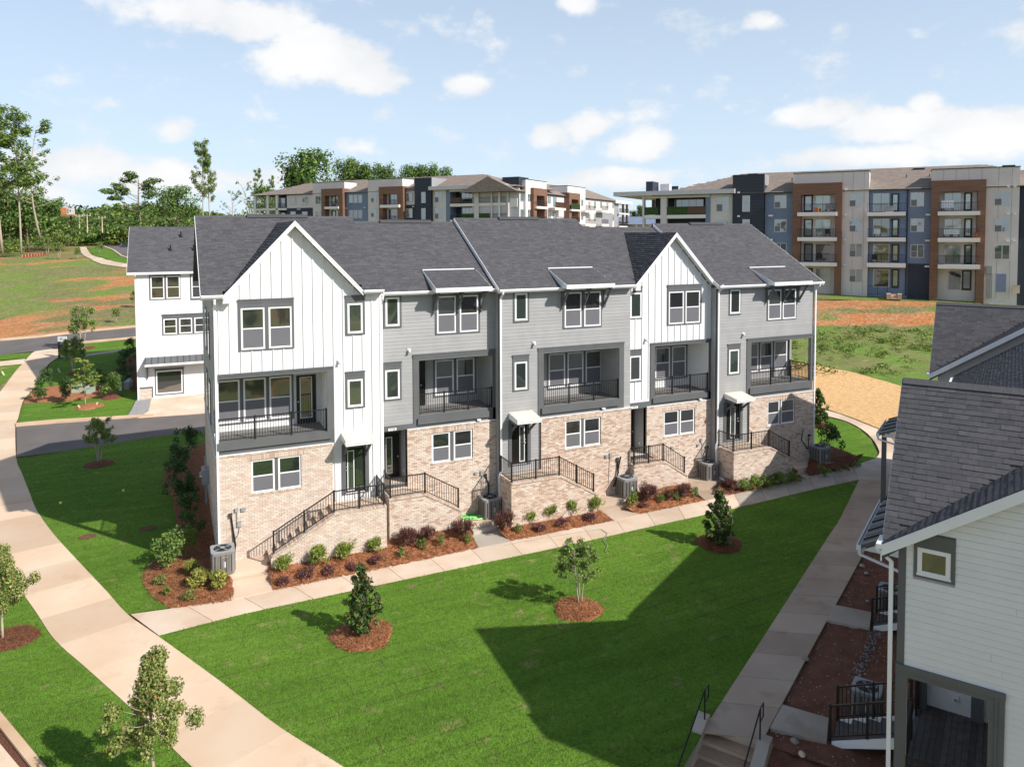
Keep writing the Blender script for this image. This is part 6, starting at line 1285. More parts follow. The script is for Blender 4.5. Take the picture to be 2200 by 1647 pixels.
# ---------------------------------------------------------------- beds, mulch, walks, steps
from mathutils.geometry import delaunay_2d_cdt
_eu = sorted([(p[0], p[1]) for p in eUp]); _ex = [p[0] for p in _eu]; _ey = [p[1] for p in _eu]
def bedz(x, y):
    ys = float(np.interp(x, _ex, _ey)); t = min(1, max(0, (y - ys) / max(.3, (-.75 - ys)))); w = min(1, max(0, (x + .3) / .5)); return -.355 + (t * .50 + .0) * w
def bedpt(px, py):
    z = -.2
    for _ in range(8): p = at_z(px, py, z); z = bedz(p[0], p[1])
    return p[0], p[1]
STRAW = []
def inside(p, poly):
    c = False; n = len(poly); x, y = p[0], p[1]
    for i in range(n):
        a = poly[i]; b = poly[i - 1]
        if (a[1] > y) != (b[1] > y) and x < (b[0] - a[0]) * (y - a[1]) / (b[1] - a[1]) + a[0]: c = not c
    return c
def bed(name, pts, m, zf, grid=.22, amp=.03, **k):
    pts = [Vector((p[0], p[1])) for p in pts]; n = len(pts); mn = (min(p.x for p in pts), min(p.y for p in pts)); mx = (max(p.x for p in pts), max(p.y for p in pts)); P = list(pts); x = mn[0]
    while x < mx[0]:
        y = mn[1]
        while y < mx[1]:
            q = (x + rnd.uniform(-.3, .3) * grid, y + rnd.uniform(-.3, .3) * grid)
            if inside(q, pts): P.append(Vector(q))
            y += grid
        x += grid
    V, E, F, *_ = delaunay_2d_cdt(P, [(i, (i + 1) % n) for i in range(n)], [], 1, 1e-5)
    vv = [(v.x, v.y, zf(v.x, v.y) + (rnd.uniform(-amp, amp) if i >= n else -.03)) for i, v in enumerate(V)]
    F = [f if (V[f[1]] - V[f[0]]).cross(V[f[2]] - V[f[0]]) > 0 else f[::-1] for f in F]
    me = bpy.data.meshes.new(name); me.from_pydata(vv, [], F); me.materials.append(M[m]); me.polygons.foreach_set('use_smooth', [True] * len(F)); me.update()
    o = place(name, me); o['kind'] = 'stuff'; return o
def straw_on(poly, zf, dens, mats, L=(.08, .2), w=.006, name='straw', jag=0):
    xs = [p[0] for p in poly]; ys = [p[1] for p in poly]; A = abs(sum(poly[i - 1][0] * poly[i][1] - poly[i][0] * poly[i - 1][1] for i in range(len(poly)))) / 2
    N = int(A * dens); V = []; F = []; mi = []; k = 0; t = 0
    while k < N and t < N * 6:
        t += 1; x = rnd.uniform(min(xs), max(xs)); y = rnd.uniform(min(ys), max(ys))
        if not inside((x, y), poly): continue
        k += 1; a = rnd.uniform(0, math.pi); l = rnd.uniform(*L); z = zf(x, y) + rnd.uniform(.005, .035); dx, dy = math.cos(a) * l / 2, math.sin(a) * l / 2; nx, ny = -math.sin(a) * w, math.cos(a) * w; dz = rnd.uniform(-.02, .03); s = len(V)
        V += [(x - dx - nx, y - dy - ny, z - dz), (x + dx - nx, y + dy - ny, z + dz), (x + dx + nx, y + dy + ny, z + dz), (x - dx + nx, y - dy + ny, z - dz)]; F.append((s, s + 1, s + 2, s + 3)); mi.append(rnd.randrange(len(mats)))
    if V: o = place(name, np_mesh(name, V, F, mats, mi)); o['kind'] = 'stuff'
PS = ['straw_bit', 'straw_pale', 'straw_bit', 'leaf_bronze']
def mulch_bed(pxs, m='pine_straw', dens=500, mats=PS):
    pts = wavy([bedpt(*p) for p in pxs], .035, .25); bed('mulch_bed', pts, m, bedz); straw_on(pts, bedz, dens, mats, name='pine_straw')
mulch_bed([(367, 1306), (340, 1292), (319, 1273), (302, 1242), (316, 1215), (340, 1197), (372, 1150), (379, 1133), (373, 1070), (349, 1039), (355, 1006), (373, 975), (395, 958), (440, 946), (452, 1000), (458, 1150), (463, 1236), (500, 1243), (503, 1268), (503, 1288), (425, 1300)])
mulch_bed([(586, 1268), (578, 1232), (574, 1205), (828, 1158), (990, 1122), (1010, 1136), (1027, 1177), (860, 1213), (696, 1246)])
mulch_bed([(1071, 1134), (1092, 1110), (1275, 1086), (1292, 1094), (1319, 1118), (1204, 1141), (1098, 1162)])
mulch_bed([(1344, 1086), (1350, 1060), (1480, 1036), (1492, 1051), (1516, 1074), (1375, 1104)])
mulch_bed([(1532, 1043), (1565, 1020), (1700, 996), (1714, 1016), (1731, 1028), (1650, 1046), (1568, 1063)], 'dark_mulch', 300, ['leaf_bronze', 'straw_bit'])
mulch_bed([(1770, 1017), (1746, 1007), (1733, 1000), (1748, 960), (1765, 950), (1800, 962), (1838, 977), (1858, 990), (1832, 1002)], 'dark_mulch', 300, ['leaf_bronze', 'straw_bit'])
def ring_bed(px, py, rx, ry, m='pine_straw', dens=600, mats=PS, h=.13):
    c = G(px, py, .02); a = G(px + rx, py, .02); r = np.linalg.norm((a - c)[:2]); ph = [rnd.uniform(0, 6.28) for _ in range(4)]
    rr = lambda t: r * (1 + .06 * math.sin(3 * t + ph[0]) + .04 * math.sin(5 * t + ph[1]) + .02 * math.sin(11 * t + ph[2]))
    pts = [(c[0] + rr(t) * math.cos(t), c[1] + rr(t) * math.sin(t)) for t in [i * 2 * math.pi / 44 for i in range(44)]]
    zf = lambda x, y: ht(x, y) + .035 + h * max(0, 1 - ((x - c[0]) ** 2 + (y - c[1]) ** 2) / (r * r)) ** .6
    bed('mulch_ring', pts, m, zf, grid=max(.12, r / 9), amp=.02); 
    if dens: straw_on(pts, zf, dens, mats, name='pine_straw')
    return c
C_MAG1 = ring_bed(779, 1364, 66, 42); C_CRA = ring_bed(1242, 1309, 52, 28); C_MAG2 = ring_bed(1545, 1168, 49, 22, 'dark_mulch', 300, ['leaf_bronze', 'straw_bit']); C_LL = ring_bed(213, 997, 30, 11, 'dark_mulch', 0)
ring_bed(25, 1372, 52, 33, 'dark_mulch', 400, ['leaf_bronze', 'straw_bit']); ring_bed(1766, 916, 21, 10)
for q in ((192, 873, 28), (240, 853, 22), (162, 803, 16), (190, 748, 14), (258, 800, 26)): ring_bed(*q, 8, 'dark_mulch' if q[0] != 192 else 'pine_straw', 0)
bed('mulch_bed', wavy(PG([(51, 868), (72, 838), (107, 830), (160, 827), (235, 827), (252, 838), (232, 850), (180, 858), (110, 865)]), .1, .8), 'pine_straw', lambda x, y: ht(x, y) + .06, grid=.8)
bed('mulch_bed', wavy(PG([(258, 790), (275, 765), (297, 758), (298, 842), (285, 842), (262, 815)]), .1, .8), 'dark_mulch', lambda x, y: ht(x, y) + .06, grid=.8)

# landings, low steps and short walks from the row to the sidewalk
def slabp(name, pts, z0, z1, m, par=None, kind=None):
    mb = MB(m); P = [(p[0], p[1], z0) for p in pts]; a = sum(P[i - 1][0] * P[i][1] - P[i][0] * P[i - 1][1] for i in range(len(P))); P = P if a > 0 else P[::-1]; mb.prism(P, (0, 0, z1 - z0)); o = mb.build(name, par)
    if par is None: o['kind'] = 'structure'
    return o
def Zp(pxs, z): return [at_z(x, y, z)[:2] for x, y in pxs]
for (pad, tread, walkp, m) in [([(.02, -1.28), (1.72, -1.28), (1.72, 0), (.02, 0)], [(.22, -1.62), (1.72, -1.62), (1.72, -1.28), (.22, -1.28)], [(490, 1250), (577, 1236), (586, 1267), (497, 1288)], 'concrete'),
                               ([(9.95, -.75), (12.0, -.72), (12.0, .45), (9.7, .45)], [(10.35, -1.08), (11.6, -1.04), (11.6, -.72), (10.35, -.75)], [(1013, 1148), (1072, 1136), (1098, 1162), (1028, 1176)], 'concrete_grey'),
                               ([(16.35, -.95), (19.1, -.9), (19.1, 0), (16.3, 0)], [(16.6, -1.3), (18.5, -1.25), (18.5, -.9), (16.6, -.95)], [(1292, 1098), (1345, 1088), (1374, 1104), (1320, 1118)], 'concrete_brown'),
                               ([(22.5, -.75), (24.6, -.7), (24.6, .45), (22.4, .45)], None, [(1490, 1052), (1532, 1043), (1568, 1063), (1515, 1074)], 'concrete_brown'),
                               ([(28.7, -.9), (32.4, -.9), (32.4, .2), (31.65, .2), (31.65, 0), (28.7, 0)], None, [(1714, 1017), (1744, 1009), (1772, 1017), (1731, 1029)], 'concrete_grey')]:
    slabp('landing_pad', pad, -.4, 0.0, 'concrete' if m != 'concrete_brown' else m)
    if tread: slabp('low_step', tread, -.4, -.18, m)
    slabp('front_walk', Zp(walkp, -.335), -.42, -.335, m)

mat('curb_brown', (.36, .25, .175), .85, .3, 1.5, .15, 50, col2=(.26, .17, .115))
# concrete stair in the lower right corner
S0 = G(1519, 1557, .04); S1 = G(1628, 1597, .04); wv = (S1 - S0)[:2]; SW = np.linalg.norm(wv); wv = np.r_[wv / SW, 0]; dv = np.array([wv[1], -wv[0], 0]); dv = dv if dv @ FH < 0 else -dv
st = thing('stairs', 'brown concrete stairs with black handrails going down at the bottom right', 'stairs', (S0[0], S0[1], -.36), math.atan2(wv[1], wv[0])); sg = 1 if np.cross(wv[:2], dv[:2]) > 0 else -1
run = .36; rise = .165; NS = 9
for k in range(NS): ya, yb = sorted((sg * k * run, sg * (k + 1) * run)); cbox('step', 'concrete_brown', st, 0, ya + (.025 if sg < 0 else 0), -3, SW, yb - (.025 if sg > 0 else 0), -(k + 1) * rise - .045); cbox('tread', 'curb_brown', st, 0.001, ya, -(k + 1) * rise - .045, SW - .001, yb, -(k + 1) * rise)
for xx in (-.32, SW):
    q = lambda t, z: (xx, sg * t, z); mb = MB('concrete_grey'); prof = [(-.25, -2.9), (-.25, .16), (.05, .16), (NS * run, .16 - NS * rise), (NS * run, -2.9)]; mb.prism([q(t, z) for t, z in (prof if sg > 0 else prof[::-1])], (.32, 0, 0)); mb.build('cheek_wall', st)
for xx in (-.06, SW + .06):
    mb = MB('black_metal'); R_ = lambda t, z: (xx, sg * t, z); P = [R_(-.28, .62), R_(-.28, .98), R_(.02, .98), R_(NS * run, .98 - NS * rise)]
    mb.tube(P, .02, 6); mb.tube([R_(-.28, .62), R_(.02, .62)], .018, 6); mb.build('handrail', st)
    for t in (.02, 2.2): mb = MB('black_metal'); mb.tube([R_(t, .1 - max(0, t) * rise / run), R_(t, .98 - max(0, t) * rise / run)], .022, 6); mb.build('post', st)
# red soil and short walks in front of the right-hand row
fac = [K1[:2] + UROW[:2] * t for t in (0, 10, 20.4)]
rr_ = [p for p in smooth_line(PG(RRt), 1.0)]
soilp = [rr_[i] for i in range(len(rr_))] ; 
soil_poly = list(soilp) + [np.array(G(1655, 1600)[:2]), K1[:2] + UROW[:2] * 1.6 + VROW[:2] * 1.2, K1[:2] + UROW[:2] * 1.6] + fac[1:]
bed('red_soil', soil_poly, 'soil_red', lambda x, y: ht(x, y) - .02, grid=.3, amp=.04)
def lowz(x, y):
    d = (np.array([x, y]) - S0[:2]) @ dv[:2]; return -.5 - max(0, d + .1) * .42
cbox('cheek_skirt', 'concrete_brown', st, SW + .0, min(0, -sg * .26), -1.4, SW + .33, max(0, -sg * .26), -.03)
cbox('top_landing', 'concrete_brown', st, -.001, min(sg * .0, -sg * .6), -.5, SW + .001, max(-sg * .6, 0) - (.001 if sg > 0 else -.001), -.012)
lp = [S1[:2] + wv[:2] * .1 - dv[:2] * .6, S1[:2] + wv[:2] * .34 + dv[:2] * 3.2, K1[:2] - UROW[:2] * 2.5 + VROW[:2] * .4, K1[:2] + UROW[:2] * 1.8, K1[:2] + UROW[:2] * 2.8 + VROW[:2] * .5, K1[:2] + UROW[:2] * 3.3 + VROW[:2] * 2.0]
bed('red_soil', lp, 'soil_red', lowz, grid=.25, amp=.05)
padA = slabp('front_walk', Zp([(1681, 1512), (1780, 1541), (1776, 1594), (1655, 1561)], -.33), -.62, -.33, 'concrete_grey'); slabp('front_walk', Zp([(1792, 1298), (1872, 1314), (1868, 1349), (1776, 1331)], -.33), -.5, -.33, 'concrete_grey')
# stones lying on the soil
def stone(px, py, r, lab, m='river_stone'):
    c = G(px, py); mb = MB(m); bmx = bmesh.new(); bmesh.ops.create_icosphere(bmx, subdivisions=2, radius=1)
    for v in bmx.verts: v.co = Vector((v.co.x * r * 1.25, v.co.y * r, v.co.z * r * .65)) * rnd.uniform(.88, 1.1)
    me = bpy.data.meshes.new('stone'); bmx.to_mesh(me); bmx.free(); me.materials.append(M[m]); o = place('stone', me, None, loc=(c[0], c[1], ht(c[0], c[1]) + r * .3), rot=(0, 0, rnd.uniform(0, 3))); o['label'] = lab; o['category'] = 'stone'; o['group'] = 'stones lying on the red soil'
stone(1852, 1216, .10, 'grey stone nearest the sidewalk on the red soil below the metal porch roof'); stone(1861, 1232, .08, 'smaller grey stone just below another on the red soil beside the porch roof'); stone(1731, 1417, .10, 'grey stone at the edge of the sidewalk on the red soil'); stone(1864, 1292, .07, 'pale stone on the red soil beside the farther front walk')
stone(1707, 1593, .10, 'pale stone on the low red bank beside the stairs'); stone(1723, 1621, .09, 'cream pebble lowest on the red bank near the stairs', 'concrete')
V = []; F = []; mi = []
a = G(1885, 1356)[:2]; b_ = G(1838, 1462)[:2]
for i in range(420):
    t = rnd.random(); p = a + (b_ - a) * t + np.array([rnd.gauss(0, .09), rnd.gauss(0, .09)]); r = rnd.uniform(.012, .035); z = ht(*p) + .01; s = len(V)
    V += [(p[0] - r, p[1], z), (p[0], p[1] - r, z), (p[0] + r, p[1], z), (p[0], p[1] + r, z), (p[0], p[1], z + r)]; F += [(s, s + 1, s + 4), (s + 1, s + 2, s + 4), (s + 2, s + 3, s + 4), (s + 3, s, s + 4)]; mi += [rnd.randrange(3)] * 4
o = place('drain_gravel', np_mesh('drain_gravel', V, F, ['river_stone', 'ac_dark', 'meter_grey'], mi)); o['kind'] = 'stuff'
V = []; F = []; mi = []
for i in range(2600):
    while True:
        p = (rnd.uniform(5, 34), rnd.uniform(-22, 0))
        if inside(p, soil_poly): break
    r = rnd.uniform(.008, .03); z = ht(*p) + .0; s = len(V); V += [(p[0] - r, p[1], z), (p[0], p[1] - r, z), (p[0] + r, p[1], z), (p[0], p[1] + r, z), (p[0], p[1], z + r)]; F += [(s, s + 1, s + 4), (s + 1, s + 2, s + 4), (s + 2, s + 3, s + 4), (s + 3, s, s + 4)]; mi += [rnd.choice((0, 1, 1, 1, 2))] * 4
o = place('soil_clods', np_mesh('soil_clods', V, F, ['river_stone', 'soil_red', 'concrete_brown'], mi)); o['kind'] = 'stuff'

# ---------------------------------------------------------------- air conditioners and services
def make_ac():
    t = thing('air_conditioner', '', 'air conditioner'); w, h = .42, .86
    def rsq(r, z, n=6): 
        out = []
        for cx, cy, a0 in ((1, 1, 0), (-1, 1, 90), (-1, -1, 180), (1, -1, 270)):
            for k in range(n): a = math.radians(a0 + 90 * k / (n - 1)); out.append((cx * (w - .1) + math.cos(a) * (.1 + r), cy * (w - .1) + math.sin(a) * (.1 + r), z))
        return out
    mb = MB('ac_metal'); mb.prism(rsq(0, 0.04), (0, 0, h - .04)); mb.prism(rsq(-.02, 0), (0, 0, .04)); mb.build('body', t)
    for s in range(4):
        for k in range(13):
            x = -.30 + k * .05; p = [(x, -w - .008), (w + .008, x), (-x, w + .008), (-w - .008, -x)][s]; cbox('louvre', 'ac_metal' if k % 4 else 'ac_dark', t, p[0] - .012, p[1] - .012, .1, p[0] + .012, p[1] + .012, h - .08)
    mb = MB('meter_grey'); n = 28; V0 = [(math.cos(i * 2 * math.pi / n) * .33, math.sin(i * 2 * math.pi / n) * .33, h) for i in range(n)]
    mb.prism(rsq(.012, h), (0, 0, .045)); lid = mb.build('lid', t)
    mb = MB('ac_dark'); mb.prism([(math.cos(i * 2 * math.pi / n) * .33, math.sin(i * 2 * math.pi / n) * .33, h + .03) for i in range(n)], (0, 0, .018)); mb.build('fan_opening', lid)
    mb = MB('black_metal')
    for r in (.10, .17, .24, .31): mb.tube([(math.cos(i * 2 * math.pi / 20) * r, math.sin(i * 2 * math.pi / 20) * r, h + .06) for i in range(21)], .006, 4, cap=False)
    for i in range(8): a = i * math.pi / 4; mb.tube([(0, 0, h + .062), (math.cos(a) * .33, math.sin(a) * .33, h + .06)], .006, 4)
    mb.build('fan_guard', lid)
    mb = MB('meter_grey'); mb.tube([(0, 0, h + .05), (0, 0, h + .075)], .09, 10); 
    for i in range(4): a = i * math.pi / 2 + .3; mb.prism([(0, 0, h + .049), (math.cos(a) * .3, math.sin(a) * .3, h + .049), (math.cos(a + .4) * .3, math.sin(a + .4) * .3, h + .052)], (0, 0, .004))
    mb.build('fan', lid); cbox('plate', 'white_trim', t, .02, -w - .016, .30, .09, -w - .011, .52); cbox('badge', 'silver', t, -.04, -w - .016, .68, .14, -w - .011, .71)
    return t
def copy_tree(o, parent=None):
    c = o.copy(); COL.objects.link(c); c.parent = parent
    for ch in list(o.children): copy_tree(ch, c)
    return c
AC0 = make_ac()
acs = [((-.03, -.93, 0), 0, 1.0, 'grey air conditioner at the corner downspout of the big white gable townhouse'), ((11.55, -.10, 0), 0, 1.0, 'grey air conditioner on the landing beside the green hose and net'), ((18.75, -.48, 0), 0, 1.06, 'grey air conditioner between the brown-brick house and the small white gable house'),
       ((24.15, -.08, 0), 0, .98, 'grey air conditioner against the left porch wall of the end townhouse'), ((31.75, -.48, 0), 0, 1.0, 'grey air conditioner on the last landing at the right end of the row')]
for i, (p, rz_, sc, lab) in enumerate(acs):
    o = AC0 if i == 0 else copy_tree(AC0); o.location = p; o.rotation_euler = (0, 0, rz_); o.scale = (1, 1, sc); o['label'] = lab; o['group'] = 'air conditioners beside the townhouses'
for (px, py, lab) in ((1862, 1530, 'air conditioner behind the stair railing nearest the camera, on red soil'), (1912, 1306, 'air conditioner half hidden by the downspout at the farther stair railing')):
    c = G(px, py); o = copy_tree(AC0); o.location = (c[0], c[1], c[2] - .02); o.rotation_euler = (0, 0, RZ2); o.scale = (.88, .88, .85); o['label'] = lab
def service(idx, boxes, cable=None):
    u = UNITS[idx]
    for (px, py, w, h, m) in boxes:
        p = at_y(px, py, u.oy - .11); x, z = p[0] - u.ox, p[2]; mb = MB(m); mb.box(x - w / 2, -.17, z - h / 2, x + w / 2, -.10, z + h / 2); mb.box(x - w / 2 - .01, -.18, z + h / 2 - .015, x + w / 2 + .01, -.10, z + h / 2 + .01); mb.build('service_box', u.root)
    for P, m, r in (cable or []):
        pts = []
        for (px, py, yl) in P: p = at_y(px, py, u.oy + yl); pts.append((p[0] - u.ox, yl, p[2]))
        mb = MB(m); mb.tube(pts, r, 6); mb.build('cable', u.root)
service(0, [(495, 1107, .13, .16, 'ac_dark'), (508, 1095, .12, .14, 'meter_grey'), (514, 1125, .15, .2, 'meter_grey'), (523, 1094, .16, .12, 'meter_grey')], [([(509, 1099, -.13), (509, 1121, -.13)], 'meter_grey', .02), ([(497, 1112, -.13), (501, 1140, -.14), (506, 1170, -.2), (502, 1200, -.4), (497, 1205, -.6)], 'cable_black', .035), ([(515, 1130, -.13), (513, 1145, -.14), (505, 1160, -.16), (505, 1195, -.3)], 'meter_grey', .015)])
service(1, [(1022, 1016, .14, .1, 'meter_grey'), (1035, 1016, .15, .2, 'meter_grey'), (1043, 1021, .1, .14, 'ac_dark')], [([(1036, 1022, -.12), (1036, 1045, -.12)], 'meter_grey', .015), ([(1044, 1024, -.13), (1050, 1040, -.15), (1050, 1062, -.2), (1047, 1072, -.35)], 'cable_black', .03)])
service(2, [(1303, 980, .16, .12, 'meter_grey'), (1311, 978, .12, .2, 'meter_grey'), (1326, 987, .14, .18, 'ac_dark')], [([(1310, 984, -.12), (1307, 1040, -.12)], 'meter_grey', .012), ([(1327, 990, -.13), (1328, 1015, -.2), (1322, 1035, -.25), (1318, 1045, -.3)], 'cable_black', .045), ([(1334, 980, -.12), (1328, 1010, -.2)], 'cable_black', .025)])
service(3, [(1443, 961, .12, .1, 'meter_grey'), (1506, 945, .12, .16, 'meter_grey'), (1499, 956, .12, .1, 'meter_grey'), (1518, 960, .16, .14, 'ac_dark')], [([(1508, 950, -.12), (1508, 980, -.12)], 'meter_grey', .012), ([(1519, 966, -.13), (1517, 990, -.2), (1500, 1012, -.3), (1512, 1018, -.5)], 'cable_black', .03)])
service(4, [(1713, 931, .12, .1, 'meter_grey'), (1725, 925, .14, .2, 'meter_grey'), (1738, 935, .14, .12, 'ac_dark')], [([(1724, 930, -.12), (1722, 945, -.14), (1730, 955, -.15), (1735, 965, -.2)], 'cable_black', .025), ([(1738, 940, -.13), (1736, 965, -.2)], 'cable_black', .025)])
t = thing('meter_bank', 'grey gang of electric meters on the shaded left end wall behind the shrubs', 'electric meter', (-.32, 7.6, .0))
cbox('meter_box', 'meter_grey', t, -.18, -.4, .9, .18, .4, 1.6); cbox('conduit', 'meter_grey', t, -.05, -.1, -.1, .05, 0, .9); cbox('conduit', 'meter_grey', t, -.05, -.1, 1.6, .05, 0, 2.2)
for y in (-.25, 0, .25): mb = MB('glass_pale'); mb.tube([(-.18, y, 1.3), (-.28, y, 1.3)], .09, 10); mb.build('meter', t)
def coil(px, py, z, r, m, name, lab, turns=4, cat='hose'):
    c = at_z(px, py, z); P = []
    for i in range(turns * 16): a = i * math.pi / 8; q = r * (1 + .25 * math.sin(a * .37)); P.append((math.cos(a) * q * 1.6 + .1 * math.sin(a * .21), math.sin(a) * q * .7, .02 + .01 * (i % 5)))
    mb = MB(m); mb.tube(P, .018, 5); o = mb.build(name); o.location = (c[0], c[1], z); o['label'] = lab; o['category'] = cat
coil(1002, 1111, .005, .22, 'bright_green_hose', 'garden_hose', 'bright green coiled hose on the landing left of the air conditioner'); coil(1031, 1113, .005, .2, 'lime_net', 'rope_net', 'pale lime net bundle on the landing beside the green hose', 5, 'net')
# grey cable trailing over the walk onto the lawn
P = [G(*q, .05) for q in ((1085, 1170), (1150, 1158), (1250, 1142), (1292, 1137), (1305, 1146), (1296, 1160), (1306, 1172), (1300, 1184))]
mb = MB('meter_grey'); mb.tube([np.r_[p, ht(*p) + .06] for p in smooth_line(P, .3)], .012, 5); o = mb.build('cable'); o['label'] = 'thin grey cable trailing from the sidewalk onto the lawn above the crape myrtle'; o['category'] = 'cable'
# marker flags and drain covers on the left lawn
for i, (px, py, m, lab) in enumerate(((127, 1090, 'yellow_flag', 'yellow marker flag in the sunlit lawn near the sidewalk'), (262, 1063, 'yellow_flag', 'yellow marker flag in the shaded lawn'))):
    c = G(px, py, .02); t = thing('marker_flag', lab, 'flag', tuple(c)); cbox('wire', 'meter_grey', t, 0, 0, 0, .006, .006, .3); cbox('flag', m, t, .006, 0, .18, .12, .005, .3)
for px, py, lab in ((187, 1152, 'bare round patch of red clay on the sunlit left lawn'), (318, 1134, 'bare round patch of red clay half in shade on the left lawn')):
    c = G(px, py, .03); r = .33; mb = MB('soil_red'); mb.prism([(math.cos(i * .45) * r * 1.1, math.sin(i * .45) * r * .8, 0) for i in range(14)], (0, 0, .015)); o = mb.build('clay_patch'); o.location = tuple(c); o['kind'] = 'structure'
c = G(444, 1200)
mb = MB('black_metal'); mb.tube([(-.7, -.5 , -.30), (-.7, -.5, -.12)], .06, 8); o = mb.build('drain_pipe'); o['label'] = 'short drain pipe stub in the mulch by the first corner'; o['category'] = 'pipe'
# neighbour's yard: sign, transformers, posts
def board_sign():
    c = G(128, 769); t = thing('sign', 'black framed site sign with a white top panel beside the walk by the far road', 'sign', (c[0], c[1], c[2]), math.radians(-30))
    s = float((c - CAM) @ FH) / FOC; H = 36 * s; w = 15 * s
    for x in (0, w): cbox('post', 'black_metal', t, x - .08, -.08, 0, x + .08, .08, H)
    for k in range(5): cbox('slat', 'black_metal' if k % 2 else 'dark_trim', t, .08, -.03, H * (.38 + .11 * k), w - .08, .03, H * (.38 + .11 * k) + .16)
    mb = MB('white_trim'); mb.box(-.1, -.05, H, w + .1, .05, H + 11 * s); p = mb.build('panel', t); cbox('lettering', 'dark_trim', p, w * .2, -.06, H + 6.5 * s, w * .55, -.051, H + 8 * s); cbox('lettering', 'dark_trim', p, w * .2, -.06, H + 4 * s, w * .65, -.051, H + 5 * s); cbox('panel', 'meter_grey', t, .08, -.04, H * .05, w - .08, .04, H * .3)
board_sign()
for px, py, w, h, lab in ((168, 841, 17, 18, 'pale green utility cabinet left of the yellow-green young tree'), (194, 844, 14, 17, 'pale green utility cabinet right of the yellow-green young tree'), (276, 834, 10, 20, 'pale utility cabinet by the white house corner')):
    c = G(px, py); s = float((c - CAM) @ FH) / FOC; mb = MB('utility_green' if px < 250 else 'meter_grey'); W_, H_ = w * s, h * s; mb.prism([(-W_ / 2, -.5, 0), (W_ / 2, -.5, 0), (W_ / 2, .5, 0), (-W_ / 2, .5, 0)], (0, 0, H_ * .8)); mb.prism([(-W_ / 2 - .04, -.54, H_ * .8), (W_ / 2 + .04, -.54, H_ * .8), (W_ / 2 - .1, .2, H_), (-W_ / 2 + .1, .2, H_)], (0, .3, 0)); o = mb.build('utility_cabinet'); o.location = tuple(c); o.rotation_euler = (0, 0, math.radians(-15)); o['label'] = lab; o['category'] = 'utility cabinet'
c = G(259, 839); s = float((c - CAM) @ FH) / FOC; mb = MB('white_trim'); mb.box(-.09, -.09, 0, .09, .09, 31 * s); mb.box(-.12, -.12, 31 * s, .12, .12, 32 * s); o = mb.build('white_post'); o.location = tuple(c); o['label'] = 'white square post beside the round shrub by the white house'; o['category'] = 'post'
for px, py, lab in ((173, 878, 'leaning wooden stake left of the yellow-green young tree'), (205, 873, 'leaning wooden stake right of the yellow-green young tree'), (129, 800, 'short wooden stake on the lawn near the dark young tree'), (9, 806, 'short white stake at the far left lawn edge')):
    c = G(px, py); s = float((c - CAM) @ FH) / FOC; mb = MB('concrete'); mb.bar((0, 0, 0), (.15 if px > 190 else -.15, 0, 9 * s), .1, .1); o = mb.build('stake'); o.location = tuple(c); o['label'] = lab; o['category'] = 'stake'
# ---------------------------------------------------------------- plants
def leaves(n, centers, radii, size, mats, probs, aspect=.55, shell=.55, droop=0.0, up=.3, seed=0, cup=False):
    """n separate leaf faces filling the given ellipsoid clumps"""
    R = np.random.RandomState(seed); C = np.array(centers, float); Rd = np.array(radii, float)
    if Rd.ndim == 1: Rd = np.repeat(Rd[:, None], 3, 1)
    w = Rd.prod(1) ** .67; ci = R.choice(len(C), n, p=w / w.sum()); d = R.normal(size=(n, 3)); d /= np.linalg.norm(d, axis=1)[:, None]
    r = shell + (1 - shell) * R.rand(n) ** .6; r *= 1 - .35 * (R.rand(n) < .25); P = C[ci] + d * r[:, None] * Rd[ci]
    nr = d + R.normal(size=(n, 3)) * .6 + np.array([0, 0, up]); nr /= np.linalg.norm(nr, axis=1)[:, None]
    a = np.cross(nr, R.normal(size=(n, 3))); a /= np.linalg.norm(a, axis=1)[:, None]; b = np.cross(nr, a); s = size * (.6 + .8 * R.rand(n))[:, None]
    V = np.stack([P - a * s * .5, P - b * s * aspect * .5 + a * s * .05, P + a * s * .5 + np.array([0, 0, -droop]) * s, P + b * s * aspect * .5 + a * s * .05], 1).reshape(-1, 3)
    F = np.arange(4 * n).reshape(-1, 4); mi = R.choice(len(mats), n, p=np.array(probs, float) / sum(probs)); return V, F, mi
def limbs(mb, base, top, r0, r1, n, spread, rs, m=None, start=.35, bend=.15):
    b = np.array(base, float); t = np.array(top, float); L = np.linalg.norm(t - b); K = 7; side = np.array([rs.uniform(-1, 1), rs.uniform(-1, 1), 0]) * bend * L * .2
    P = [b + (t - b) * i / K + side * math.sin(math.pi * i / K) for i in range(K + 1)]; mb.tube(P, [r0 + (r1 - r0) * i / K for i in range(K + 1)], 7, m); ends = []
    for i in range(n):
        f = start + (1 - start) * (i + .5) / n; p = P[0] + (t - b) * f + side * math.sin(math.pi * f); a = rs.uniform(0, 6.28); l = spread * (1.15 - .7 * (f - start) / (1 - start)) * rs.uniform(.7, 1.1); r = (r0 + (r1 - r0) * f) * .5
        e = p + np.array([math.cos(a) * l, math.sin(a) * l, l * rs.uniform(.45, .9)]); m_ = (p + e) / 2 + np.array([0, 0, -.08 * l]); mb.tube([p, m_, e], [r, r * .6, r * .25], 5, m); ends.append(e); ends.append((m_ + e) / 2)
    return ends
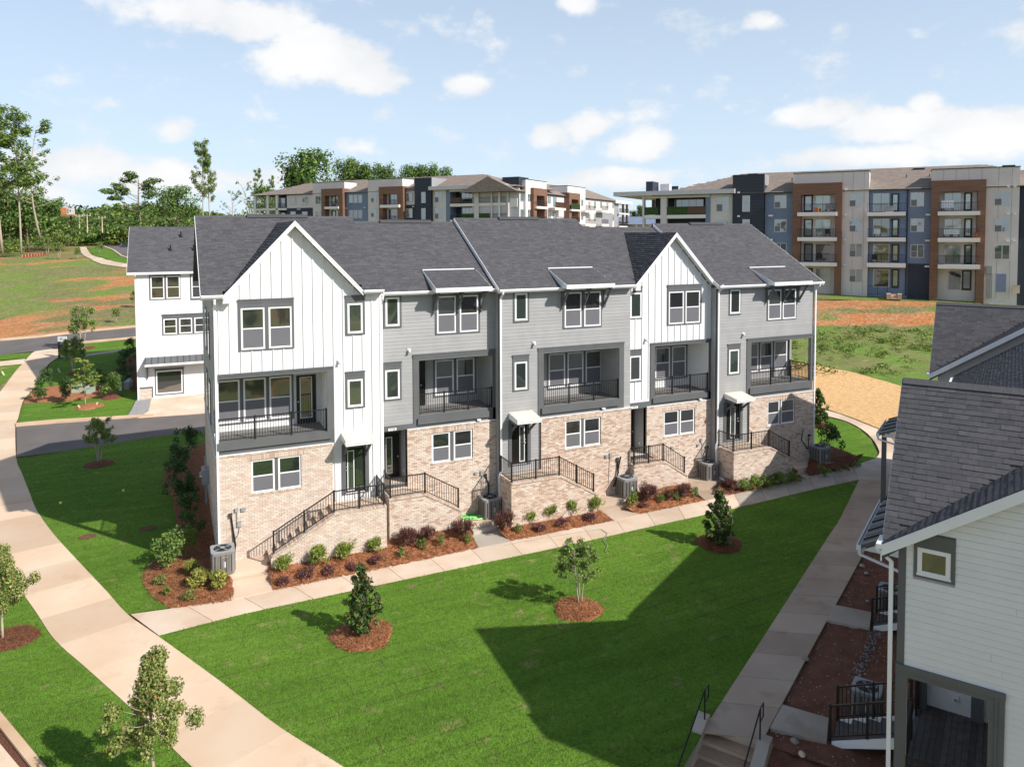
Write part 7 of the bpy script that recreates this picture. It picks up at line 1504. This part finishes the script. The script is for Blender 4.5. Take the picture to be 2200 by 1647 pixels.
def tree_mesh(kind, seed):
    """meshes of height 1 standing at the origin: trunk, crown"""
    rs = random.Random(seed); mb = MB('bark')
    if kind == 'round':
        e = limbs(mb, (0, 0, 0), (0, 0, .85), .022, .006, 13, .30, rs, start=.25); C = e + [(rs.gauss(0, .12), rs.gauss(0, .12), rs.uniform(.4, .9)) for _ in range(16)]; R_ = [rs.uniform(.09, .17) for _ in C]; lv = leaves(3600, C, R_, .042, ['leaf_mid', 'leaf_dark', 'leaf_light'], [5, 3, 2], seed=seed)
    elif kind == 'tall':
        mb = MB('pale_bark'); e = limbs(mb, (0, 0, 0), (rs.uniform(-.03, .03), 0, .97), .0075, .002, 34, .12, rs, start=.36); R_ = [rs.uniform(.018, .045) for _ in e]; lv = leaves(3900, e, R_, .017, ['leaf_pop', 'leaf_light', 'leaf_mid'], [5, 3, 3], seed=seed, shell=.2)
    elif kind == 'sparse':
        mb = MB('pale_bark'); e = limbs(mb, (0, 0, 0), (.05, 0, .98), .008, .002, 24, .15, rs, start=.28, bend=.3); R_ = [rs.uniform(.015, .035) for _ in e]; lv = leaves(1700, e, R_, .016, ['leaf_pop', 'leaf_mid'], [3, 2], seed=seed, shell=.2)
    elif kind == 'spread':
        e = limbs(mb, (0, 0, 0), (.04, 0, .92), .02, .006, 14, .42, rs, start=.3); C = e; R_ = [(rs.uniform(.08, .15), rs.uniform(.08, .15), rs.uniform(.03, .05)) for _ in C]; lv = leaves(3200, C, R_, .035, ['leaf_mid', 'leaf_dark', 'leaf_olive'], [4, 4, 2], seed=seed)
    elif kind == 'magnolia':
        mb = MB('bark'); e = limbs(mb, (0, 0, 0), (.01, 0, .9), .015, .004, 22, .12, rs, start=.12); C = []; R_ = []
        for i in range(95):
            f = .10 + .87 * (i + rs.random()) / 95; w = .25 * math.sin(min(1, (f + .10) / .50) * math.pi / 2) * (1 - max(0, f - .38) / .66); a = i * 2.4 + rs.uniform(-.4, .4); q = w * rs.choice((.35, .7, .9, 1.0)) * rs.uniform(.85, 1.1); C.append((math.cos(a) * q, math.sin(a) * q, f)); R_.append(rs.uniform(.035, .06) * (1.15 - .4 * f))
        lv = leaves(3200, C, R_, .062, ['leaf_magnolia', 'leaf_mid', 'leaf_bronze', 'leaf_olive'], [7, 2.4, 1.2, 1.4], aspect=.38, seed=seed, up=.1)
    elif kind == 'crape':
        mb = MB('pale_bark'); C = []
        for k in range(3): a = k * 2.1; C += limbs(mb, (math.cos(a) * .02, math.sin(a) * .02, 0), (math.cos(a) * .15, math.sin(a) * .15, .88), .012, .003, 15, .25, rs, start=.34)
        R_ = [rs.uniform(.04, .085) for _ in C]; lv = leaves(5200, C, R_, .036, ['leaf_crape', 'leaf_mid', 'leaf_light', 'flower'], [5, 2, 4, .35], seed=seed, shell=.2)
    elif kind == 'maple':
        mb = MB('pale_bark'); e = limbs(mb, (0, 0, 0), (.0, 0, .93), .012, .004, 20, .20, rs, start=.34); C = []; R_ = []
        for i in range(54):
            f = .36 + .62 * (i + rs.random()) / 60; w = .30 * math.sin(min(1, (f - .30) / .20) * math.pi / 2) * (1 if f < .55 else max(.16, 1 - (f - .55) / .30)); a = i * 2.4 + rs.uniform(-.5, .5); q = w * rs.uniform(.35, 1.15); C.append((math.cos(a) * q, math.sin(a) * q, f)); R_.append(rs.uniform(.05, .085))
        lv = leaves(13000, C, R_, .020, ['leaf_maple', 'leaf_mid', 'leaf_olive', 'leaf_light', 'leaf_orange'], [5, 2, 3, 3, .12], aspect=.8, seed=seed, shell=.25)
    elif kind == 'tiered':
        mb = MB('pale_bark'); e = limbs(mb, (0, 0, 0), (0, 0, .95), .014, .004, 16, .30, rs, start=.25); C = e; R_ = [(rs.uniform(.06, .10), rs.uniform(.06, .10), .02) for _ in C]; lv = leaves(1500, C, R_, .045, ['leaf_light', 'leaf_lime', 'leaf_olive'], [4, 2, 3], seed=seed, shell=.2)
    elif kind == 'dead':
        mb = MB('pale_bark'); e = limbs(mb, (0, 0, 0), (-.2, 0, .85), .016, .004, 12, .30, rs, start=.3, bend=.9); lv = leaves(260, e, [.03] * len(e), .03, ['leaf_mid'], [1], seed=seed)
    return mb.mesh('trunk', True), np_mesh('crown', *lv[:2], ['leaf_mid', 'leaf_dark', 'leaf_light'] if kind == 'round' else {'tall': ['leaf_pop', 'leaf_light', 'leaf_mid'], 'sparse': ['leaf_pop', 'leaf_mid'], 'spread': ['leaf_mid', 'leaf_dark', 'leaf_olive'], 'magnolia': ['leaf_magnolia', 'leaf_mid', 'leaf_bronze', 'leaf_olive'], 'crape': ['leaf_crape', 'leaf_mid', 'leaf_light', 'flower'], 'maple': ['leaf_maple', 'leaf_mid', 'leaf_olive', 'leaf_light', 'leaf_orange'], 'tiered': ['leaf_light', 'leaf_lime', 'leaf_olive'], 'dead': ['leaf_mid']}[kind], lv[2])
TM = {}
def tree(kind, px, py, top, label, wide=1.0, var=0, D=None, group=None, name='tree', base=None, rz=None):
    if (kind, var) not in TM: TM[(kind, var)] = tree_mesh(kind, 100 + var * 17 + len(kind))
    c = base if base is not None else (at_D(px, py, D) if D else G(px, py, .02)); s = float((c - CAM) @ FH) / FOC; H = (py - top) * s
    t = thing(name, label, 'tree', tuple(c), rnd.uniform(0, 6.28) if rz is None else rz, group); a, b = TM[(kind, var)]
    place('trunk', a, t, scale=(H * max(1, wide * .8), H * max(1, wide * .8), H)); place('crown', b, t, scale=(H * wide, H * wide, H)); return t
tree('magnolia', 778, 1362, 1203, 'young magnolia with pointed dark crown in the nearer pine-straw ring on the lawn', 1.0, 0); tree('crape', 1246, 1300, 1150, 'young crape myrtle with pale multiple stems in the middle of the lawn', 1.0, 0)
tree('magnolia', 1545, 1170, 1047, 'young magnolia at the shadow edge near the right corner of the lawn', 1.12, 1); tree('crape', 213, 996, 890, 'small multi-stem tree alone in the shaded left lawn', .9, 1)
tree('maple', 333, 1705, 1364, 'young maple with orange-tinged leaves at the lower left edge of the sidewalk', .84, 0); tree('maple', 6, 1378, 1150, 'young maple cut off by the left edge of the picture', .95, 1)
tree('magnolia', 1757, 914, 832, 'young magnolia beside the right end downspout of the row', 1.1, 2)
tree('tiered', 183, 873, 773, 'yellow-green young dogwood held by stakes in front of the pale green cabinets', 1.1, 0); tree('crape', 158, 800, 722, 'dark young tree leaning beside the black site sign', 1.0, 2); tree('crape', 178, 752, 655, 'slender young tree against the far road in front of the white house', .8, 3)
for i, (px, py, top) in enumerate(((103, 548, 508), (128, 556, 519), (167, 556, 531), (214, 545, 519), (283, 547, 522), (292, 660, 622), (250, 692, 660))):
    tree('crape', px, py, top, ['thin sapling at the left of the grass field near the woods', 'bushy young tree in the field left of the footpath', 'small dark tree right beside the footpath', 'yellowish young tree on the grass strip by the parking lot', 'young tree at the corner of the white house roof by the parking lot', 'small tree at the white house wall in the sloping field', 'faint sapling low in the field near the road'][i], .9, i % 4)
# far trees, one by one
FT = [('tall', 6, 550, 232, 1.6, 138, 'tallest poplar with a pale trunk at the left edge of the picture'), ('tall', 46, 546, 244, 1.15, 140, 'tall slim tree second from the left edge'), ('sparse', 88, 518, 268, 1.4, 150, 'tall thin-leaved tree with a leaning pale trunk, right of the poplars'), ('sparse', 78, 505, 350, .9, 165, 'slender sparse tree between the leaning trunk and the poplars'),
      ('tall', 436, 505, 306, .95, 190, 'tall slim tree rising alone behind the first roof ridge'), ('tall', 452, 505, 318, .7, 191, 'twin slim tree right beside the tall one behind the first roof ridge'), ('spread', 305, 500, 376, 1.1, 260, 'wide spreading dark tree above the white house roof'), ('round', 384, 500, 400, 1.2, 250, 'rounded green tree right of the spreading dark tree'),
      ('dead', 541, 500, 380, 1.2, 180, 'bare leaning tree with few leaves left of the far apartments'), ('dead', 490, 500, 402, 1.0, 185, 'second bare leaning tree behind the row'), ('tall', 556, 470, 365, 1.0, 215, 'feathery tree at the left end of the far apartments'), ('tall', 583, 470, 378, .9, 218, 'thinner feathery tree just left of the far apartments'), ('round', 565, 490, 398, 1.0, 216, 'dark bushy tree behind the corner balconies of the far apartments'),
      ('round', 665, 470, 322, 1.15, 240, 'biggest oak rising behind the far apartment roof'), ('round', 632, 470, 352, .8, 238, 'small tree at the left shoulder of the big oak'), ('round', 740, 465, 342, .7, 250, 'bright tree right of the big oak behind the far roof'), ('round', 763, 465, 342, .65, 252, 'second bright tree right of the big oak'), ('round', 790, 465, 350, .8, 249, 'third bright tree right of the big oak'), ('round', 822, 465, 352, .8, 251, 'light green tree at the dip in the skyline behind the far roof'),
      ('round', 870, 465, 356, .8, 255, 'light green tree behind the navy tower of the far apartments'), ('round', 898, 465, 352, .75, 256, 'green tree just right of the navy tower on the skyline'), ('round', 926, 465, 352, .7, 254, 'green tree above the tan hip roof'), ('round', 955, 465, 360, .65, 258, 'last small tree of the skyline before the tan hip roof'), ('round', 1376, 486, 440, .9, 260, 'small dark tree in the gap between the apartment buildings'), ('round', 1358, 486, 452, .8, 262, 'tiny tree at the left of the gap between the apartments'),
      ('round', 20, 545, 400, 1.1, 160, 'bushy dark tree among the trunks at the left edge'), ('round', 62, 540, 410, 1.0, 163, 'bushy green tree behind the pale trunks at left'), ('round', 120, 530, 425, 1.1, 185, 'leafy tree right of the leaning trunk at the wood edge'), ('spread', 148, 528, 470, 1.2, 175, 'low spreading tree over the black silt fence'), ('tall', 357, 500, 420, .5, 200, 'bare slender pole-like tree in front of the rounded tree')]
for i, (k, px, py, top, wd, D, lab) in enumerate(FT): tree(k, px, py, top, lab, wd, i % 3 if k != 'dead' else i % 2, D=D, group='trees on the skyline behind the houses')
# low woods that read as one mass
def woods(name, spots, seed, n=420, mats=('leaf_mid', 'leaf_dark', 'leaf_light', 'leaf_olive'), pr=(4, 4, 2, 2), ls=1.0):
    VV = []; FF = []; MI = []; k = 0
    for i, (x, y, z, r, h) in enumerate(spots):
        rs = random.Random(seed + i); C = [(x + rs.gauss(0, r * .35), y + rs.gauss(0, r * .35), z + h * rs.uniform(.35, .82)) for _ in range(9)]; q = [(r * rs.uniform(.3, .5), r * rs.uniform(.3, .5), h * rs.uniform(.14, .24)) for _ in C]
        p = [pr[0] * rs.uniform(.3, 1.7), pr[1] * rs.uniform(.3, 1.7), pr[2] * rs.uniform(.1, 2.5), pr[3] * rs.uniform(.1, 2)]; V, F, m = leaves(n, C, q, r * .16 * ls, mats, p, aspect=.8, seed=seed * 7 + i); VV.append(V); FF.append(F + k); MI.append(m); k += len(V)
    o = place(name, np_mesh(name, np.concatenate(VV), np.concatenate(FF), list(mats), np.concatenate(MI))); o['kind'] = 'stuff'; return o
sp = []
def row(pa, pb, Da, Db, n, top, r=3.2, jit=8):
    for i in range(n):
        t = (i + rnd.random() * .6) / n; px = pa + (pb - pa) * t; D = Da + (Db - Da) * t + rnd.uniform(-jit, jit); g = G(px, 520); p = CAM + ray(px, 520) * (D / float(ray(px, 520) @ FH)); z = ht(p[0], p[1]); tp = top(px) + rnd.uniform(-7, 7); zt = CAM[2] + (500 - tp) * D / FOC; sp.append((p[0], p[1], z - .5, r * D / 170 * rnd.uniform(.8, 1.25), max(2.5, zt - z)))
row(-60, 150, 158, 176, 26, lambda x: 435 + .15 * x); row(-60, 140, 175, 200, 22, lambda x: 405 + .2 * x); row(120, 430, 235, 240, 44, lambda x: 482 - 4 * math.sin(x * .05)); row(90, 430, 255, 262, 38, lambda x: 474); row(140, 560, 285, 290, 46, lambda x: 462 - 3 * math.sin(x * .03)); row(240, 470, 262, 275, 24, lambda x: 458)
row(1345, 1400, 300, 310, 8, lambda x: 470); row(590, 980, 262, 268, 40, lambda x: 385 if 640 < x < 960 else 400, 3.6); row(600, 980, 275, 280, 26, lambda x: 372 if 720 < x < 960 else 392, 3.6)
woods('woodland', sp, 5)
sp = []
row(-200, 700, 620, 640, 90, lambda x: 455, 3.0, 25); row(150, 470, 430, 440, 60, lambda x: 430 + .0006 * (x - 270) ** 2, 3.0, 20); row(155, 470, 400, 410, 50, lambda x: 446 + .0006 * (x - 270) ** 2, 3.0, 15); row(120, 470, 370, 380, 44, lambda x: 466, 2.8, 12); row(700, 2400, 640, 660, 90, lambda x: 474, 3.0, 25); row(-300, 0, 300, 320, 30, lambda x: 455, 3, 20)
woods('woodland', sp, 9, n=220, ls=1.5)
# the wooded side across the street, behind the viewpoint: the windows of the row look out on it
sp = []
for i in range(60): x = -50 + 135 * (i + rnd.random()) / 60; y = -62 - rnd.uniform(0, 14) - .12 * abs(x - 10); sp.append((x, y, -.6, rnd.uniform(3.5, 5.5), rnd.uniform(9, 15)))
woods('woodland', sp, 55, n=260, ls=1.5)
# understorey at the wood edge
sp = []
for i in range(46): q = G(rnd.uniform(-20, 160), rnd.uniform(520, 552) if i % 2 else rnd.uniform(524, 535)); sp.append((q[0], q[1], q[2], rnd.uniform(1.6, 3.2), rnd.uniform(2.5, 6)))
for i in range(16): q = G(rnd.uniform(170, 290), 523); sp.append((q[0] + rnd.uniform(-3, 3), q[1] + rnd.uniform(4, 12), q[2], 3.5, rnd.uniform(3, 7)))
woods('undergrowth', sp, 31, n=380, pr=(4, 2, 4, 3))
# weeds on the bank at the right
sp = []
for i in range(130):
    q = G(rnd.uniform(1650, 2020), rnd.uniform(705, 815 if i % 2 else 760)); 
    if q[1] > 0 and (q[2] > .3): sp.append((q[0], q[1], q[2] - .1, rnd.uniform(.4, 1.4), rnd.uniform(.25, .8)))
woods('weeds', sp, 77, n=60, mats=('leaf_mid', 'leaf_light', 'leaf_lime', 'leaf_olive'), pr=(4, 4, .6, 3), ls=1.0)

# ---------------------------------------------------------------- shrubs, each on its own
SM = {}
def shrub_mesh(kind, seed):
    rs = random.Random(seed)
    mats, pr, n, ls, asp, sh, el = {'lime': (['leaf_lime', 'leaf_light', 'leaf_mid'], [5, 3, 1], 900, .13, .35, .5, 1), 'gold': (['leaf_gold', 'leaf_lime', 'leaf_light'], [5, 4, 2], 800, .15, .45, .4, 1), 'purple': (['leaf_purple', 'leaf_bronze', 'leaf_pinkish'], [6, 2, 1], 800, .11, .4, .25, 1), 'pink': (['leaf_pinkish', 'leaf_purple', 'leaf_bronze'], [4, 4, 1], 450, .14, .45, .3, .6),
        'small': (['leaf_mid', 'leaf_light', 'leaf_dark'], [4, 3, 2], 380, .16, .45, .35, 1), 'olive': (['leaf_olive', 'leaf_mid', 'leaf_light'], [4, 3, 3], 420, .16, .45, .35, .9), 'green': (['leaf_mid', 'leaf_dark', 'leaf_light'], [4, 2, 3], 1500, .10, .5, .45, 1.4), 'dark': (['leaf_dark', 'leaf_mid', 'leaf_magnolia'], [4, 2, 3], 1300, .11, .5, .45, 1.5), 'bright': (['leaf_light', 'leaf_mid', 'leaf_lime'], [4, 4, 1], 1100, .11, .4, .4, 1.1)}[kind]
    C = [(rs.gauss(0, .22), rs.gauss(0, .22), el * rs.uniform(.25, .8)) for _ in range(16)]; R_ = [rs.uniform(.15, .28) for _ in C]; V, F, mi = leaves(n, C, R_, ls, mats, pr, aspect=asp, shell=sh, seed=seed, up=.4)
    if kind in ('lime', 'gold', 'purple', 'pink'):          # fine upright sprays
        R = np.random.RandomState(seed + 1); m = int(n * .5); a = R.rand(m) * 6.28; q = R.rand(m) ** .5 * .38; b = np.stack([np.cos(a) * q * .5, np.sin(a) * q * .5, np.full(m, .1)], 1); t = np.stack([np.cos(a) * q * 1.25, np.sin(a) * q * 1.25, el * (.62 + .42 * R.rand(m) * (1 - q))], 1); w = np.cross(t - b, R.normal(size=(m, 3))); w /= np.linalg.norm(w, axis=1)[:, None]; w *= .014
        mid = b + (t - b) * .55; V2 = np.stack([mid - w, t - w * .3, t + w * .3, mid + w], 1).reshape(-1, 3); F = np.concatenate([F, np.arange(4 * m).reshape(-1, 4) + len(V)]); V = np.concatenate([V, V2]); mi = np.r_[mi, R.choice(len(mats), m)]
    V[:, 2] = np.maximum(V[:, 2], .01); return np_mesh('shrub', V, F, mats, mi)
ORD = ['first', 'second', 'third', 'fourth', 'fifth', 'sixth', 'seventh']
def shrub(kind, px, py, rpx, label, h=1.0, group=None, onbed=True):
    k = (kind, rnd.randrange(3))
    if k not in SM: SM[k] = shrub_mesh(kind, hash(kind) % 97 * 0 + sum(map(ord, kind)) + k[1] * 13)
    if onbed: c = bedpt(px, py); c = np.array([c[0], c[1], bedz(*c)])
    else: c = G(px, py, .03)
    s = float((c - CAM) @ FH) / FOC; r = rpx * s / .47; o = place('shrub', SM[k], None, loc=tuple(c), rot=(0, 0, rnd.uniform(0, 6.28)), scale=(r, r * rnd.uniform(.9, 1.1), r * h * rnd.uniform(.92, 1.08)))
    o['label'] = label; o['category'] = 'shrub'
    if group: o['group'] = group
def shrubs(kind, pts, what, where, h=1.0, onbed=True):
    for i, (x, y, r) in enumerate(pts): shrub(kind, x, y, r, ('%s %s %s' % (ORD[i] if len(pts) > 1 else 'the', what, where)).strip(), h, 'shrubs in the planting beds', onbed)
shrubs('lime', [(610, 1226, 17), (683, 1213, 20), (741, 1199, 19), (804, 1184, 17)], 'lime mound shrub from the left', 'under the first porch wall', 1.0)
shrubs('pink', [(607, 1254, 15), (658, 1239, 18), (707, 1232, 14), (757, 1224, 12), (807, 1209, 15)], 'low pinkish shrub from the left', 'beside the walk below the first porch', .9)
shrubs('purple', [(876, 1172, 21), (919, 1162, 18), (995, 1153, 22)], 'dark purple shrub from the left', 'in front of the second porch wall', .95)
shrubs('small', [(863, 1196, 9), (906, 1182, 10), (950, 1172, 10), (1004, 1167, 9)], 'tiny green shrub from the left', 'in pine straw below the second porch', 1.2)
shrub('purple', 1082, 1137, 22, 'dark purple shrub at the corner beside the second front walk', .95, 'shrubs in the planting beds'); shrub('small', 1113, 1145, 9, 'tiny green shrub beside the dark purple one at the second front walk', 1.2, 'shrubs in the planting beds')
shrubs('lime', [(1140, 1120, 13), (1180, 1112, 17), (1226, 1103, 16), (1276, 1097, 17)], 'lime mound shrub from the left', 'under the brown-brick porch wall', 1.05)
shrubs('pink', [(1160, 1140, 15), (1205, 1128, 13), (1266, 1117, 14)], 'low pinkish shrub from the left', 'below the brown-brick porch', .85)
shrubs('purple', [(1392, 1066, 20), (1437, 1062, 12), (1469, 1055, 16)], 'dark purple shrub from the left', 'below the small gable house porch', .95)
shrubs('small', [(1422, 1081, 8), (1454, 1075, 9), (1494, 1068, 9)], 'tiny green shrub from the left', 'below the small gable house porch', 1.2); shrub('pink', 1380, 1091, 11, 'single pinkish shrub at the front edge below the small gable house', .7, 'shrubs in the planting beds'); shrub('olive', 1361, 1080, 12, 'upright yellow-green shrub right of the third air conditioner', 1.6, 'shrubs in the planting beds')
shrubs('bright', [(1597, 1040, 14), (1622, 1032, 16), (1650, 1028, 15), (1678, 1023, 14), (1703, 1018, 13)], 'bright green shrub from the left', 'in shade under the last porch wall', 1.0); shrubs('purple', [(1571, 1048, 14), (1623, 1046, 13), (1659, 1038, 12), (1702, 1028, 11)], 'dark purple shrub from the left', 'in the shaded bed of the last porch', .75)
shrub('dark', 1779, 976, 22, 'tall dark green shrub at the right end of the row beyond the air conditioner', 1.15, None); shrub('bright', 1773, 1004, 12, 'low bright shrub beside the last landing at the right end', .9, None); shrubs('olive', [(1798, 994, 9), (1820, 989, 8), (1838, 984, 8)], 'tiny olive shrub from the left', 'in the dark mulch at the right end', .8)
shrubs('gold', [(409, 1233, 17), (431, 1256, 21), (467, 1258, 20)], 'golden shrub from the left', 'in the round bed at the left corner', .95); shrubs('olive', [(344, 1254, 12), (357, 1276, 11), (404, 1290, 13)], 'small olive shrub from the left', 'in the round pine-straw bed', 1.0)
shrub('green', 368, 1213, 33, 'big glossy green shrub at the back of the round bed', .95, None); shrub('bright', 404, 1186, 17, 'loose light green shrub by the first corner wall', 1.6, None)
shrubs('dark', [(404, 1152, 21), (406, 1118, 20), (384, 1085, 21), (404, 1072, 19), (378, 1045, 21), (383, 1006, 20), (407, 975, 21)], 'dark shrub from the front', 'in the shaded strip along the end wall', 1.05)
shrubs('green', [(242, 852, 20), (214, 838, 18)], 'leafy shrub from the right', 'beside the white post near the white house', 1.0, False); shrubs('dark', [(143, 862, 12), (92, 862, 12), (102, 842, 11)], 'narrow dark shrub from the right', 'in the far bed beside the walk', 1.7, False)
shrubs('dark', [(262, 808, 14), (270, 785, 14), (282, 765, 14), (268, 825, 12)], 'shaded shrub from the front', 'against the white house side wall', .95, False)

# ---------------------------------------------------------------- grass blades on the nearer lawns
def poly_sample(poly, n, R, wfun):
    P = np.array([(p[0], p[1]) for p in poly]); mn, mx = P.min(0), P.max(0); out = np.zeros((0, 2)); tries = 0
    while len(out) < n and tries < 60:
        q = mn + (mx - mn) * R.rand(60000, 2); c = np.zeros(len(q), bool)
        for i in range(len(P)):
            a, b = P[i], P[i - 1]
            if a[1] == b[1]: continue
            k = ((a[1] > q[:, 1]) != (b[1] > q[:, 1])) & (q[:, 0] < (b[0] - a[0]) * (q[:, 1] - a[1]) / (b[1] - a[1]) + a[0]); c ^= k
        q = q[c]; q = q[R.rand(len(q)) < wfun(q)]; out = np.concatenate([out, q]); tries += 1
    return out[:n]
def blades(name, P, R, mats, pr, h=(.03, .06), w=.010):
    n = len(P); z = np.array([ht(*p) for p in P]) + .018; a = R.rand(n) * 6.28; hh = h[0] + (h[1] - h[0]) * R.rand(n); lean = (R.rand(n, 2) - .5) * hh[:, None] * 1.1
    b = np.c_[P, z]; dx = np.c_[np.cos(a) * w, np.sin(a) * w, np.zeros(n)]; t = b + np.c_[lean, hh]; V = np.stack([b - dx, b + dx, t], 1).reshape(-1, 3)
    o = place(name, np_mesh(name, V, np.arange(3 * n).reshape(-1, 3), mats, R.choice(len(mats), n, p=np.array(pr, float) / sum(pr)))); o['kind'] = 'stuff'
RG = np.random.RandomState(3); GM = ['grass_a', 'grass_b', 'grass_c', 'grass_dry']
def near_w(q): D = (q[:, 0] - CAM[0]) * FH[0] + (q[:, 1] - CAM[1]) * FH[1]; return np.clip((17.0 / np.maximum(D, 8)) ** 2, .05, 1) * (D > 14)
verge_in = PG([(-80, 1060), (-40, 1150), (29, 1258), (68, 1317), (112, 1380), (184, 1446), (241, 1502), (335, 1581), (419, 1651), (550, 1765), (330, 1800), (94, 1647), (0, 1533), (-150, 1350), (-200, 1100)])
for pl, n in ((main_lawn, 75000), (left_lawn, 32000), (verge_in, 24000)): blades('grass', poly_sample(pl, n, RG, near_w), RG, GM, [6, 5, 2, .7])

# ---------------------------------------------------------------- far things: poles, billboard, car, fences
def pole(px, top, bot, D, arms, lab):
    p = at_D(px, bot, D); H = (bot - top) * D / FOC; t = thing('utility_pole', lab, 'utility pole', tuple(p), math.radians(-20), 'utility poles in front of the wooded hill'); mb = MB('concrete'); mb.tube([(0, 0, 0), (0, 0, H)], [.17, .11], 8); mb.build('shaft', t)
    for k in range(arms): cbox('crossarm', 'concrete', t, -1.1, -.07, H - .6 - 1.2 * k, 1.1, .07, H - .45 - 1.2 * k)
    for x in (-.9, .9):
        if arms: mb = MB('white_trim'); mb.tube([(x, 0, H - .35), (x, 0, H + .05)], .09, 6); mb.build('insulator', t)
pole(158, 458, 505, 226, 0, 'bare utility pole at the left in front of the wooded hill'); pole(171, 461, 505, 222, 2, 'utility pole with two crossarms next to the bare pole'); pole(188, 460, 500, 226, 1, 'slim utility pole with one crossarm, right of the double-arm pole'); pole(220, 465, 500, 229, 1, 'small farthest utility pole with one crossarm')
for k, (a, b) in enumerate((((120, 458), (158, 458)), ((158, 460), (171, 463)), ((171, 463), (188, 462)), ((188, 462), (220, 467)), ((220, 467), (300, 466)))):
    P = []; Da = [226, 226, 222, 226, 229][k]; Db = [226, 222, 226, 229, 231][k]
    for i in range(9): t = i / 8; D = Da + (Db - Da) * t; p = at_D(a[0] + (b[0] - a[0]) * t, a[1] + (b[1] - a[1]) * t + 3 * math.sin(math.pi * t), D); P.append(p)
    mb = MB('cable_black'); mb.tube(P, .035, 4); o = mb.build('power_line'); o['label'] = ['power line leaving the picture from the bare pole to the left', 'power line between the bare pole and the double-arm pole', 'power line between the double-arm pole and the slim pole', 'power line between the slim pole and the farthest pole', 'power line running right from the farthest pole'][k]; o['category'] = 'power line'
p = at_D(143, 472, 178); t = thing('billboard', 'far orange and white billboard standing above the trees at left', 'billboard', (p[0], p[1], p[2] - 8), math.radians(-24)); s = 178 / FOC; t.scale = (.52, .52, .52); t.location = (p[0], p[1], at_D(143, 461, 178)[2] - .52 * 11.2)
cbox('pole', 'black_metal', t, 1.5, 0, -2, 2.1, .6, 12); mb = MB('red_clay'); mb.box(-2.6, -.3, 10.6, 3.8, .5, 11.2); mb.build('catwalk', t); cbox('panel', 'orange_panel', t, -2.4, -.2, 11.2, .2, .1, 14.4); q = cbox('panel', 'apt_white', t, .25, -.2, 11.2, 3.7, .1, 14.2); cbox('lettering', 'meter_grey', t, .5, -.24, 11.7, 1.2, -.21, 13.9); cbox('lettering', 'black_metal', t, 1.7, -.24, 12.6, 2.2, -.21, 13.3); cbox('lettering', 'straw_gold', t, -1.9, -.24, 11.6, -.5, -.21, 13.2)
def suv(px, py, D, lab, L=4.7):
    p = at_D(px, py, D); t = thing('parked_car', lab, 'car', tuple(p), math.radians(10)); mb = MB('car_blue'); pr = [(-2.35, .35), (2.3, .35), (2.35, .95), (1.3, 1.08), (.75, 1.68), (-1.9, 1.72), (-2.35, 1.1)]; mb.prism([(x, -.92, z) for x, z in pr], (0, 1.84, 0)); mb.build('body', t)
    for y in (-.935, .925): mb = MB('glass'); mb.prism([(-1.9, y, 1.12), (1.15, y, 1.12), (.7, y, 1.6), (-1.8, y, 1.62)], (0, .01, 0)); mb.build('side_window', t)
    for x in (-1.45, 1.45):
        for y in (-.95, .75): mb = MB('tire'); mb.tube([(x, y, .36), (x, y + .2, .36)], .36, 14); w = mb.build('wheel', t); mb = MB('silver'); mb.tube([(x, y - .01, .36), (x, y + .21, .36)], .2, 10); mb.build('rim', w)
suv(279, 536, 205, 'dark blue car parked at the edge of the far lot beside the white house roof')
def fence(pa, pb, m, h, lab, name, n=8):
    a = G(*pa); b = G(*pb); t = thing(name, lab, 'fence', tuple(a)); v = b - a; 
    for k in range(n): p0 = v * k / n; p1 = v * (k + 1) / n; p0[2] = ht(*(a + p0)[:2]) - a[2]; p1[2] = ht(*(a + p1)[:2]) - a[2]; mb = MB(m); mb.prism([tuple(p0), tuple(p1), tuple(p1 + (0, 0, h)), tuple(p0 + (0, 0, h))], (.03, .04, 0)); mb.build('fabric', t); cbox('stake', 'concrete', t, p0[0], p0[1], p0[2], p0[0] + .06, p0[1] + .06, p0[2] + h + .15)
fence((128, 519), (166, 524), 'black_metal', 1.1, 'black silt fence at the wood edge beside the footpath', 'silt_fence'); mat('barrier_red', (.26, .05, .03), .7, .1, 2)
fence((48, 553), (97, 549), 'barrier_red', .45, 'low dark red barrier fence near the poplar trunks', 'barrier_fence'); fence((168, 521), (215, 521), 'barrier_red', .5, 'low red barrier strip beyond the top of the footpath', 'barrier_fence')
